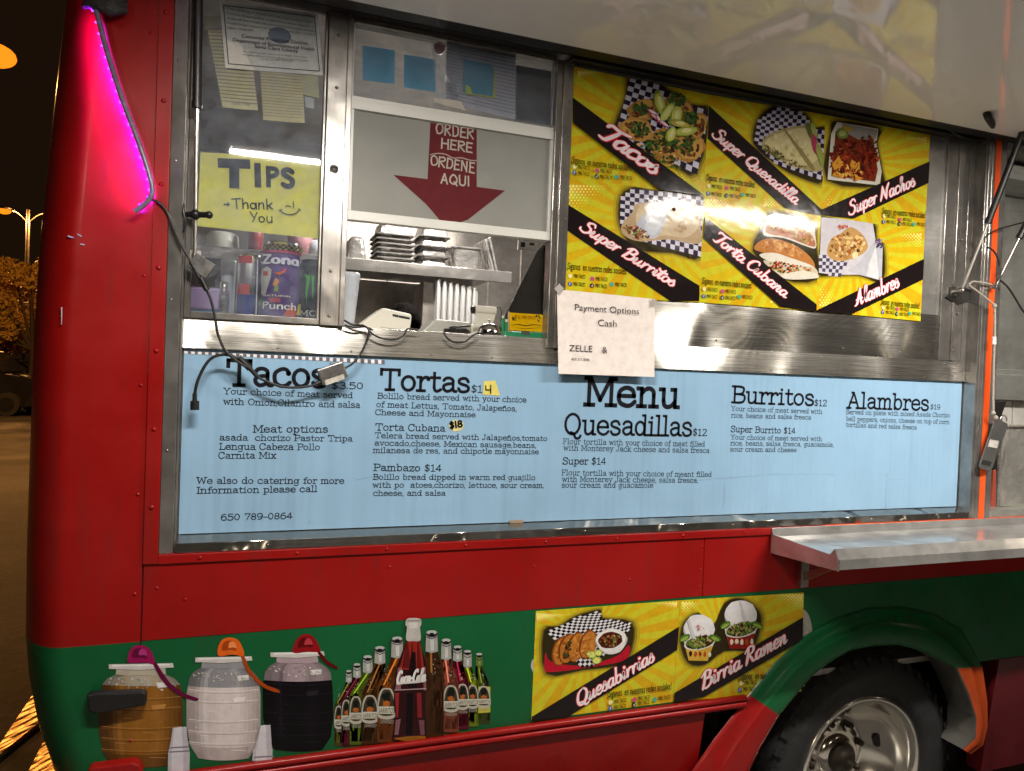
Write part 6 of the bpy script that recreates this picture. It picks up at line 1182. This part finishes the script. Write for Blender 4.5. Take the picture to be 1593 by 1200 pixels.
# ------------------------------------------------------------------ person bending behind the counter
SKIN = mat('skin', (.42, .22, .14), .5, nvar=.12, nscale=15); HAIR = mat('black hair', (.004, .003, .003), .8, spec=.03, nvar=.4, nscale=60, sc=(1, 1, .2), bump=.8, bscale=50, bdist=.02); SHIRT = mat('dark shirt', (.03, .03, .035), .8, nvar=.2)
def skinned(name, pts, edges, rad, m, parent=None, sub=2):
    me = bpy.data.meshes.new(name); me.from_pydata([tuple(p) for p in pts], edges, []); o = bpy.data.objects.new(name, me); C.objects.link(o); me.materials.append(m)
    sk = o.modifiers.new('skin', 'SKIN'); sk.use_smooth_shade = True; sv = me.skin_vertices.get('') or (me.skin_vertices[0] if len(me.skin_vertices) else me.attributes.new('', 'SKIN', 'POINT'))
    for i, r in enumerate(rad): me.skin_vertices[0].data[i].radius = (r, r); me.skin_vertices[0].data[i].use_root = (i == 0)
    s = o.modifiers.new('sub', 'SUBSURF'); s.levels = sub; s.render_levels = sub
    dg = bpy.context.evaluated_depsgraph_get(); mm = bpy.data.meshes.new_from_object(o.evaluated_get(dg)); bpy.data.objects.remove(o); mm.materials.clear(); mm.materials.append(m)
    for p in mm.polygons: p.use_smooth = True
    o = bpy.data.objects.new(name, mm); C.objects.link(o)
    if parent: o.parent = parent
    return o
hc = P(628, 509, 1.12); hx, hy, hz = hc.x, 1.12, hc.z
man = thing('person', 'dark haired person bent low behind the cream card terminal, only the hair showing', 'person')
B = lambda x, y, z: (hx+x*.8, hy+y*.85, hz-.01+z*.85)
J = [B(0, .42, -.52), B(0, .34, -.36), B(0, .22, -.22), B(0, .12, -.14), B(0, .04, -.06), B(0, .0, .0), B(0, -.02, .03), B(.17, .20, -.20), B(.24, .04, -.40), B(.12, -.12, -.42), B(-.17, .20, -.20), B(-.24, .04, -.40), B(-.12, -.12, -.42), B(.10, .40, -.58), B(.14, .18, -.66), B(.14, .24, -1.0), B(-.10, .40, -.58), B(-.14, .18, -.66), B(-.14, .24, -1.0)]
ED = [(0, 1), (1, 2), (2, 3), (3, 4), (4, 5), (5, 6), (2, 7), (7, 8), (8, 9), (2, 10), (10, 11), (11, 12), (0, 13), (13, 14), (14, 15), (0, 16), (16, 17), (17, 18)]
RD = [.12, .12, .11, .055, .05, .066, .060, .06, .045, .032, .06, .045, .032, .09, .075, .05, .09, .075, .05]
skinned('body', J, ED, RD, SKIN, man)
sh_ = skinned('shirt', J[:4]+[J[7], J[8], J[10], J[11]], [(0, 1), (1, 2), (2, 3), (2, 4), (4, 5), (2, 6), (6, 7)], [.132, .132, .122, .062, .07, .056, .07, .056], SHIRT, man)
mb = MB(); mb.ball((hx, hy+.012, hz+.01), .092, 14, sq=(.80, 1.05, 1.04)); hr = mb.build('hair', [HAIR], man)
for v in hr.data.vertices:
    if v.co.z < hz-.005 and v.co.y < hy-.03: v.co.y = hy-.03+(v.co.y-hy+.03)*.3; v.co.x = hx+(v.co.x-hx)*.8
mb = MB(); mb.ball((hx+.070, hy-.01, hz-.02), .024, 8, sq=(.4, .8, 1.2)); mb.ball((hx-.070, hy-.01, hz-.02), .024, 8, sq=(.4, .8, 1.2)); mb.ball((hx, hy-.078, hz-.025), .014, 8, sq=(.8, 1.2, 1.3)); mb.build('face_feature', [SKIN], man)
mb = MB(); mb.box((hx-.2, hy+.3, .7), (hx+.2, hy+.62, hz-.66)); tag(mb.build('stool', [DARK], bevel=.01), 'low dark stool under the person behind the counter', 'stool')

# ------------------------------------------------------------------ cables, light rope, hanging things
def path(pts, Y, sub=5): return [P(x, y, yy) for x, y, yy in crom([(p[0], p[1], p[2] if len(p) > 2 else Y) for p in pts], sub)]
def boxalong(mb, a, b, w, d):
    """a small case lying along a-b in the wall plane"""
    t = (b-a).normalized(); s = t.cross(NRM).normalized()*w; q = NRM*d
    mb.prism([a-s-q, b-s-q, b+s-q, a+s-q], q*2)
CABLE = mat('cable jacket', (.014, .013, .013), .45, nvar=.2); CASE = mat('dusty controller case', (.17, .165, .16), .3, .5, nvar=.45, nscale=30)
mb = MB(); mb.tube(path([(238, 312, -.07), (246, 315), (258, 327), (268, 350), (280, 378), (294, 402), (306, 425), (318, 445), (328, 466), (334, 492), (339, 520), (350, 545), (366, 560), (384, 572)], -.062), .0032, 8)
cb = tag(mb.build('light_cable', [CABLE]), 'thin black cable with a small grey controller box hanging from the pink light rope', 'cable')
mb = MB(); a, b = P(322, 446, -.056), P(300, 402, -.056); boxalong(mb, P(298, 404, -.05), P(328, 424, -.05), .020, .008); cc = mb.build('controller_box', [CASE], cb, bevel=.002)
mb = MB(); mb.slab([(308, 440), (342, 424), (334, 436), (335, 446), (318, 446)], -.052, .004); mb.build('label_tag', [BLACK], cb)
mb = MB(); mb.tube([P(312, 432, -.066), P(322, 452, -.066)], .0065, 8); mb.build('cable_joint', [BLACK], cb)
mb = MB(); mb.tube(path([(384, 570, -.05), (366, 556, -.05), (345, 552, -.05), (326, 560, -.05), (312, 582, -.05), (305, 602, -.05), (303, 618, -.045)], -.05), .0036, 8); c2 = tag(mb.build('loose_lead', [CABLE]), 'short black lead looping left over the word Tacos, its plug hanging down', 'cable')
mb = MB(); mb.tube([P(303, 612, -.045), P(303, 624, -.045)], [.0048, .0055], 10); mb.tube([P(303, 624, -.045), P(303, 638, -.045)], .0100, 14); mb.build('plug', [BLACK], c2)
mb = MB(); mb.tube(path([(384, 570, -.05), (400, 586, -.05), (418, 595, -.05), (440, 602, -.05), (462, 603, -.045), (480, 601, -.04), (498, 596, -.04)], -.05), .0032, 8); mb.tube(path([(535, 574, -.042), (548, 566, -.042), (560, 552, -.04), (570, 532, -.04), (574, 515, -.04), (566, 507, -.03), (548, 505, -.02), (535, 498, -.02)], -.04), .0028, 8)
c3 = tag(mb.build('power_cable', [CABLE]), 'black cable with a dusty grey adapter box lying over the word Tacos', 'cable')
mb = MB(); boxalong(mb, P(497, 588, -.040), P(537, 574, -.040), .0205, .013); mb.slab([(512, 566), (518, 564), (528, 569), (524, 574)], -.038, .01); mb.build('adapter_box', [CASE], c3, bevel=.003)
mb = MB(); mb.slab([(505, 592), (535, 582), (536, 590), (507, 600)], -.0535, .0004); mb.build('label_tag', [mat('worn label', (.5, .48, .42), .6, nvar=.5, nscale=90)], c3)
mb = MB(); mb.tube([P(371, 556, -.05), P(389, 574, -.05)], .0075, 10); mb.tube([P(389, 574, -.05), P(402, 588, -.05)], .0052, 10); mb.tube([P(490, 599, -.04), P(500, 594, -.04)], .0060, 8); mb.build('cable_joint', [BLACK], c3)
for lab, pts, Y in (('black cable lying along the sill below the cream terminal', [(572, 510), (580, 520), (596, 527), (614, 528), (628, 522), (634, 512), (650, 514)], -.03), ('black cable looping on the sill between the till and the bell', [(690, 518), (698, 528), (710, 533), (724, 531), (736, 522), (744, 518)], -.03), ('black wire crossing the sill at the left edge of the order window', [(536, 506), (552, 510), (568, 508), (580, 514)], -.025)):
    mb = MB(); mb.tube(path(pts, Y), .0026, 7); tag(mb.build('counter_cable', [CABLE]), lab, 'cable')
# pink light rope
rope_px = [(147, 10), (151, 22), (157, 45), (163, 68), (170, 92), (178, 118), (187, 145), (196, 170), (206, 196), (215, 220), (224, 246), (231, 268), (236, 288), (236, 303), (228, 315), (217, 324), (209, 329)]
YR = -.086
mb = MB(); mb.tube(path(rope_px, YR, 6), .0055, 10); rp_ = tag(mb.build('light_rope', [mat('clear rope sleeve', (.16, .13, .19), .25, nvar=.4, nscale=60)]), 'sagging rope of small pink lights strung down the red corner', 'rope light')
PINK = emit_front('pink lamp chip', (.34, .010, 1.0), 2300.0); BEAD = emit('violet bead', (.30, .05, 1.0), 3.0)
rp2 = path(rope_px, YR, 6)
Ls = [0]
for a, b in zip(rp2[:-1], rp2[1:]): Ls.append(Ls[-1]+(b-a).length)
nL = 19
for k in range(nL):
    s = Ls[-1]*(k+.4)/nL; i = max(j for j in range(len(Ls)) if Ls[j] <= s); i = min(i, len(rp2)-2); t = (s-Ls[i])/(Ls[i+1]-Ls[i]); p = rp2[i].lerp(rp2[i+1], t); tg_ = (rp2[i+1]-rp2[i]).normalized(); nn = tg_.cross(NRM); nn = nn if nn.x < 0 else -nn
    if k > nL-3: nn = Vector((-.3, 0, 1)).normalized()
    c = p+nn*.0062; mb = MB(); s2 = nn.cross(NRM).normalized(); h = .0030
    fw = (nn+Vector((0, .42, 0))).normalized(); u1 = s2*h; u2 = fw.cross(s2).normalized()*h*.8
    mb.add([c-u1-u2, c-u1+u2, c+u1+u2, c+u1-u2], [(0, 1, 2, 3)])
    f_ = mb.v; nf_ = (Vector(f_[1])-Vector(f_[0])).cross(Vector(f_[2])-Vector(f_[0]))
    if nf_.dot(fw) < 0: mb.f = [tuple(reversed(q_)) for q_ in mb.f]
    mb.build('lamp_chip', [PINK], rp_)
    mb = MB(); mb.ball(c+nn*.001-Vector((0, .0025, 0)), .0019, 5); mb.build('lamp_bead', [BEAD], rp_)
mb = MB()
for k in range(5): mb.tube([P(128+random.uniform(0, 8), -6+k*4, -.075), P(150, 8+random.uniform(-4, 8), -.085), P(172, 6+k*3, -.085), P(196, 2+k*4+random.uniform(-4, 3), -.07)], [.006, .012, .013, .007], 8)
mb.ball(P(160, 4, -.075), .024, 7, sq=(1.6, .6, .6)); tag(mb.build('cable_bundle', [mat('black tape bundle', (.02, .016, .016), .6, nvar=.4, bump=.5, bscale=60)]), 'black taped cable bundle at the top of the pink light rope', 'cable bundle')
# right side: rope with bottle opener, wires
TWINE = mat('grey twine', (.34, .30, .25), .85, nvar=.3, nscale=90)
mb = MB(); mb.tube(path([(1513, 438, -.07), (1508, 444, -.075), (1520, 453, -.08), (1535, 465, -.085), (1547, 475, -.085)], -.08), .0030, 6); mb.tube(path([(1514, 438, -.06), (1530, 440, -.066), (1547, 444, -.072)], -.06), .0030, 6); mb.tube(path([(1547, 474, -.085), (1547.5, 510, -.085), (1546, 560, -.085), (1545, 610, -.085), (1545, 645, -.085)], -.085), .0042, 6)
for (x, y) in ((1547, 476), (1545, 643), (1549, 650)): mb.ball(P(x, y, -.086), .0085, 5)
tw = tag(mb.build('twine', [TWINE]), 'grey twine tied to the gas strut and hanging down in front of the service bay', 'string'); mb = MB(); mb.slab([(1545, 524), (1550, 524), (1550, 536), (1545, 536)], -.09, .003); mb.build('tape_flag', [WHITEPL], tw)
zI = Z(1440, 560, 4.444); mb = MB(); out = crom([(478, 424), (500, 404), (540, 428), (568, 452), (540, 540), (500, 640), (466, 740), (440, 762), (400, 758), (374, 735), (392, 680), (430, 560)], 4, True)
mb.slab([zI(*p) for p in out], -.080, .004); opn = tag(mb.build('bottle_opener', [steel('opener steel', col=(.30, .30, .29), rough=.3, axis='z')], bevel=.0008), 'flat steel bar bottle opener hanging on the twine in front of the service bay', 'bottle opener')
mb = MB(); mb.slab(qd(zI, (392, 700), (402, 692), (452, 704), (456, 714), (444, 738), (388, 722)), -.0812, .0008); mb.build('slot', [WELL], opn); mb = MB(); mb.slab(qd(zI, (446, 550), (508, 562), (494, 612), (430, 600)), -.0812, .0008); mb.build('sticker', [mat('worn white sticker', (.5, .48, .45), .6, nvar=.4, nscale=80)], opn)
mb = MB(); cc_ = P(*zI(538, 420), -.078); mb.tube([cc_+Vector((.016*math.cos(a), 0, .018*math.sin(a))) for a in [2*math.pi*k/16*.8-1.4 for k in range(17)]], .002, 6); mb.build('ring', [BOLT], opn)
for lab, pts, Y, r in (('thin black wire arching over the strut to the right edge', [(1532, 378), (1534, 368), (1550, 358), (1570, 352), (1593, 346), (1612, 342)], -.09, .0026), ('black wire drooping from the orange post to the second strut', [(1535, 384), (1545, 390), (1552, 402), (1555, 414)], -.085, .003), ('black cable running down to the right edge beside the second strut', [(1558, 418), (1556, 430), (1550, 440), (1548, 450)], -.085, .003), ('black cable sloping down across the service bay wall', [(1553, 434), (1566, 445), (1578, 462), (1590, 482), (1606, 500)], -.08, .0034)):
    mb = MB(); mb.tube(path(pts, Y), r, 7); tag(mb.build('wire', [CABLE]), lab, 'wire')
mb = MB(); mb.tube([Vector(q) for q in crom([tuple(Pz(1534, 176, 2.534)), tuple(Pz(1538, 184, 2.515)), tuple(P(1545, 196, -.14)), tuple(P(1549, 206, -.09)), tuple(P(1547, 216, -.06))], 5)], .011, 8); mb.tube(path([(1462, 192, -.02), (1478, 202, -.03), (1500, 214, -.03), (1525, 217, -.03), (1546, 212, -.03)], -.03), .007, 8); mb.tube(path([(1466, 190, -.02), (1490, 205, -.03), (1515, 211, -.03), (1545, 208, -.03)], -.03), .006, 8); tag(mb.build('awning_cable', [CABLE]), 'thick black cable coming out of the awning underside above the orange post', 'cable')
mb = MB(); a = P(1508, 455, -.006); mb.slab([(1472, 462), (1486, 452), (1500, 446), (1512, 452), (1520, 462), (1508, 470), (1490, 474)], -.012, .002)
mb2 = None; mb.v = [(x, -.0105, z) if y < -.0115 else (x, -.0095, z) for x, y, z in mb.v]; mb.build('grease_smear', [mat('grease', (.02, .018, .016), .35, nvar=.5)], truck)
# steel insert pan, dark plate and strips in the bay
q0 = P(*zI(520, 1015), .02); mb = MB(); mb.slab(qd(zI, (572, 458), (980, 458), (980, 1040), (520, 1012)), .0, .02); mb.slab(qd(zI, (560, 452), (980, 450), (980, 464), (562, 466)), -.012, .04); tag(mb.build('insert_pan', [steel('hanging pan steel', col=(.72, .70, .64), rough=.22, axis='z', wave=.5, wscale=9)], bevel=.004), 'large stained steel insert pan standing in the service bay at the right edge', 'insert pan')
mb = MB(); mb.slab(qd(zI, (420, 292), (560, 290), (530, 370), (528, 420), (470, 452), (424, 420)), .02, .006); tag(mb.build('hook_plate', [DARK]), 'dark steel hook plate behind the ring of the bottle opener', 'plate')
mb = MB(); mb.slab(qd(zI, (512, 610), (524, 612), (512, 1018), (490, 1018)), .01, .006); tag(mb.build('knife_blade', [ST_PAN]), 'thin bright steel strip standing left of the insert pan', 'strip'); mb = MB(); mb.slab(qd(zI, (470, 770), (488, 760), (484, 1020), (452, 1020)), .012, .006); tag(mb.build('red_strip', [mat('faded red', (.30, .05, .03), .5)]), 'faded red strip standing beside the bright steel strip', 'strip')

# ------------------------------------------------------------------ ground and car park
GZ = -.075
def asphalt():
    m, nt, b = newmat('car park asphalt'); L = nt.links.new; v = objco(nt)
    n = N(nt, 'ShaderNodeTexNoise', i_Scale=16.0, i_Detail=12.0, i_Roughness=.85); n2 = N(nt, 'ShaderNodeTexNoise', i_Scale=.7, i_Detail=6.0); L(v, n.inputs['Vector']); L(v, n2.inputs['Vector'])
    a = N(nt, 'ShaderNodeMath', operation='MULTIPLY'); L(n.outputs[0], a.inputs[0]); L(n2.outputs[0], a.inputs[1])
    r = N(nt, 'ShaderNodeValToRGB'); L(a.outputs[0], r.inputs[0]); r.color_ramp.elements[0].position = .18; r.color_ramp.elements[0].color = (.022, .021, .02, 1); r.color_ramp.elements[1].position = .36; r.color_ramp.elements[1].color = (.10, .092, .085, 1); L(r.outputs[0], b.inputs['Base Color'])
    b.inputs['Roughness'].default_value = .85; bp = N(nt, 'ShaderNodeBump', i_Strength=.9, i_Distance=.02); L(n.outputs[0], bp.inputs['Height']); L(bp.outputs[0], b.inputs['Normal']); return m
mb = MB(); mb.add([(-300, -200, GZ), (300, -200, GZ), (300, 300, GZ), (-300, 300, GZ)], [(0, 1, 2, 3)]); tag(mb.build('ground', [asphalt()]), kind='structure')
BOUNCE = mat('pale concrete pavement', (.27, .26, .24), .85, nvar=.2, nscale=9, bump=.3, bscale=60)
mb = MB(); mb.box((-7, -6.0, GZ), (14, -.55, GZ+.10)); tag(mb.build('bounce_slab', [BOUNCE], bevel=.015), kind='structure')  # unseen pale slab added to bounce lamp light up onto the awning
SOD = (1.0, .43, .11); LENS = emit('sodium lens', (1.0, .26, .01), 1.0); POLE = mat('galvanised pole', (.035, .033, .03), .5, .7)
def hdir(px, py):
    d = ray(px, py); return d/math.hypot(d.x, d.y)
def lamp_post(label, base, hgt, arms, power, lens=LENS, col=SOD, group='car park lamp posts', reach=1.6, yaw=0.0, lz=0.0, lsz=1.0):
    t = thing('street_lamp', label, 'street lamp', group); x, y = base
    mb = MB(); mb.tube([(x, y, GZ), (x, y, GZ+.6), (x, y, hgt)], [.11, .10, .07], 12); mb.box((x-.25, y-.25, GZ), (x+.25, y+.25, GZ+.5)); mb.build('pole', [POLE], t)
    for s in arms:
        ux, uy = math.cos(yaw)*s, math.sin(yaw)*s; mb = MB(); tip = Vector((x+ux*reach, y+uy*reach, hgt+lz))
        mb.tube([Vector((x, y, hgt-.55)).lerp(tip, 0)]+[Vector((x+ux*reach*q, y+uy*reach*q, hgt-.55+(.55+lz)*math.sin(q*math.pi/2))) for q in (.25, .5, .75, 1)], .035, 8); ar = mb.build('arm', [POLE], t)
        mb = MB(); mb.ball(tip+Vector((ux*.25, uy*.25, .03)), .2, 8, sq=(1.5, 1.5, .45)); hd = mb.build('lamp_head', [POLE], t)
        mb = MB(); mb.ball(tip+Vector((ux*.27, uy*.27, -.06)), .19*lsz, 10, sq=(1.4, 1.4, .8)); mb.build('lens', [lens], hd)
        if power:
            l = bpy.data.lights.new('street_lamp_light', 'POINT'); l.energy = power; l.color = col; l.shadow_soft_size = .12; lo = bpy.data.objects.new('street_lamp_light', l); C.objects.link(lo); lo.location = tip+Vector((ux*.27, uy*.27, -.32))
d = hdir(-9, 86); T_ = EYE+d*17.0; lamp_post('sodium lamp post nearest the truck, its glowing head at the left edge', (T_.x-1.87, T_.y), T_.z+.06, (1,), SODIUM, lsz=1.35)
d = hdir(44, 330); T_ = EYE+d*38.0; d2 = hdir(66, 330); lamp_post('two armed sodium lamp post standing far off behind the trees', (T_.x, T_.y), T_.z+.1, (-1, 1), SODIUM*1.0, reach=.62, yaw=0, lz=-.08)
LW = (1.0, .84, .62); LLENS = emit('pale lamp lens', LW, 9.0)
for (x, y, k) in ((-9.0, -22.0, 2.6), (4.6, -27.0, 1.6), (12.0, -20.0, .35), (16, -8, .12)): lamp_post('pale car park lamp post standing behind the viewer', (x, y), 7.2, (1,), LOT*k, LLENS, LW, 'pale lamp posts behind the viewer', yaw=math.pi/2)
# trees
random.seed(11)
LEAF = mat('dry leaf', (.42, .28, .06), .6, nvar=.4, nscale=2); LEAFD = mat('russet leaf', (.20, .09, .03), .6, nvar=.4, nscale=2); BARK = mat('bark', (.06, .045, .03), .9, nvar=.3)
def tree(label, base, hgt, rad, m, n):
    t = thing('tree', label, 'tree', 'car park trees'); x, y = base; mb = MB(); mb.tube([(x, y, GZ), (x+.05, y, hgt*.35), (x-.1, y+.05, hgt*.7)], [.16, .12, .05], 8)
    cl = []
    for k in range(16):
        a = random.uniform(0, 6.28); q = rad*random.uniform(.25, .8); z = hgt*random.uniform(.42, .92); c = Vector((x+q*math.cos(a), y+q*math.sin(a), z)); cl.append((c, rad*random.uniform(.28, .5))); mb.tube([(x, y, hgt*.36), ((x+c.x)/2, (y+c.y)/2, z*.85), c], [.06, .04, .015], 5)
    mb.build('trunk', [BARK], t); mb = MB()
    for c, r in cl:
        for k in range(n):
            while 1:
                v = Vector((random.uniform(-1, 1), random.uniform(-1, 1), random.uniform(-1, 1)))
                if .3 < v.length < 1: break
            p = c+Vector((v.x*r, v.y*r, v.z*r*.75)); u = Vector((random.gauss(0, 1), random.gauss(0, 1), random.gauss(0, 1))).normalized(); w = u.orthogonal().normalized(); s = random.uniform(.05, .11); mb.add([p-u*s, p+w*s*.55, p+u*s, p-w*s*.55], [(0, 1, 2, 3)])
    mb.build('crown', [m], t)
def gp(px, dist): d = hdir(px, 555); return (EYE.x+d.x*dist, EYE.y+d.y*dist)
tree('yellow lit bushy tree behind the dark car, next to the truck corner', gp(50, 30), 5.1, 1.7, LEAF, 330)
tree('darker russet tree at the left edge behind the dark car', gp(0, 33), 4.6, 2.0, LEAFD, 330)
tree('low yellow tree at the far left edge, behind the russet one', gp(-40, 36), 5.0, 2.4, LEAF, 200)
# cars
def car(name, label, base, yaw, L, hgt, col, van=False):
    t = thing(name, label, 'car', 'parked cars'); x, y = base; W2 = .9
    M = Matrix.Translation((x, y, GZ)) @ Matrix.Rotation(yaw, 4, 'Z')
    def ext(mb, prof, w0, w1=None):
        w1 = w1 or w0; n = len(prof); vs = [M @ Vector((a, -w0 if b < hgt*.62 else -w1, b)) for a, b in prof]+[M @ Vector((a, w0 if b < hgt*.62 else w1, b)) for a, b in prof]
        mb.add(vs, [tuple(range(n-1, -1, -1)), tuple(range(n, 2*n))]+[(i, (i+1) % n, n+(i+1) % n, n+i) for i in range(n)])
    h = hgt; body = [(-L/2, .32), (-L/2+.05, h*.55), (-L/2+.2, h*.60), (-L*.40, h*.64), (-L*.34, h*.96), (-L*.28, h), (L*.08, h), (L*.14, h*.97), (L*.26, h*.64), (L*.44, h*.57), (L/2-.04, h*.48), (L/2, .34), (L*.40, .24), (-L*.42, .24)]
    mb = MB(); ext(mb, body, W2, W2*.82); mb.build('body', [mat(name+' paint', col, .2, coat=.6, nvar=.05)], t, bevel=.05)
    GL = mat('car glass', (.02, .022, .025), .06)
    for s in (-1, 1):
        mb = MB(); vs = [M @ Vector((a, s*(w+.012), b)) for a, b, w in ((-L*.36, h*.66, .87), (L*.22, h*.66, .87), (L*.12, h*.93, .765), (-L*.31, h*.93, .765))]; mb.prism(vs, (M.to_3x3() @ Vector((0, s*.006, 0)))); mb.build('side_window', [GL], t)
    mb = MB(); mb.prism([M @ Vector(v) for v in ((L*.262, -.72, h*.66), (L*.262, .72, h*.66), (L*.152, .64, h*.955), (L*.152, -.64, h*.955))], M.to_3x3() @ Vector((.02, 0, .012))); mb.build('windscreen', [GL], t)
    for a in (-L*.30, L*.31):
        for s in (-1, 1):
            mb = MB(); mb.tube([M @ Vector((a, s*.72, .33)), M @ Vector((a, s*.93, .33))], .33, 24); wh = mb.build('wheel', [RUBBER], t); mb = MB(); mb.tube([M @ Vector((a, s*.925, .33)), M @ Vector((a, s*.945, .33))], .2, 16); mb.build('hubcap', [BLACK], wh)
    for s in (-1, 1): mb = MB(); mb.ball(M @ Vector((L/2-.06, s*.65, h*.46)), .11, 6, sq=(1, 1, .6)); mb.build('headlight', [mat('lamp glass', (.5, .5, .5), .1)], t)
d = gp(-34, 26.0); car('parked_car', 'dark car parked across the lot at the left edge', (d[0]-.25, d[1]), -.15, 4.6, 1.85, (.012, .012, .014))
d = gp(28, 33); car('parked_car', 'pale car far behind the dark one, only its roof in view', (d[0], d[1]), .2, 4.5, 1.5, (.35, .35, .36))
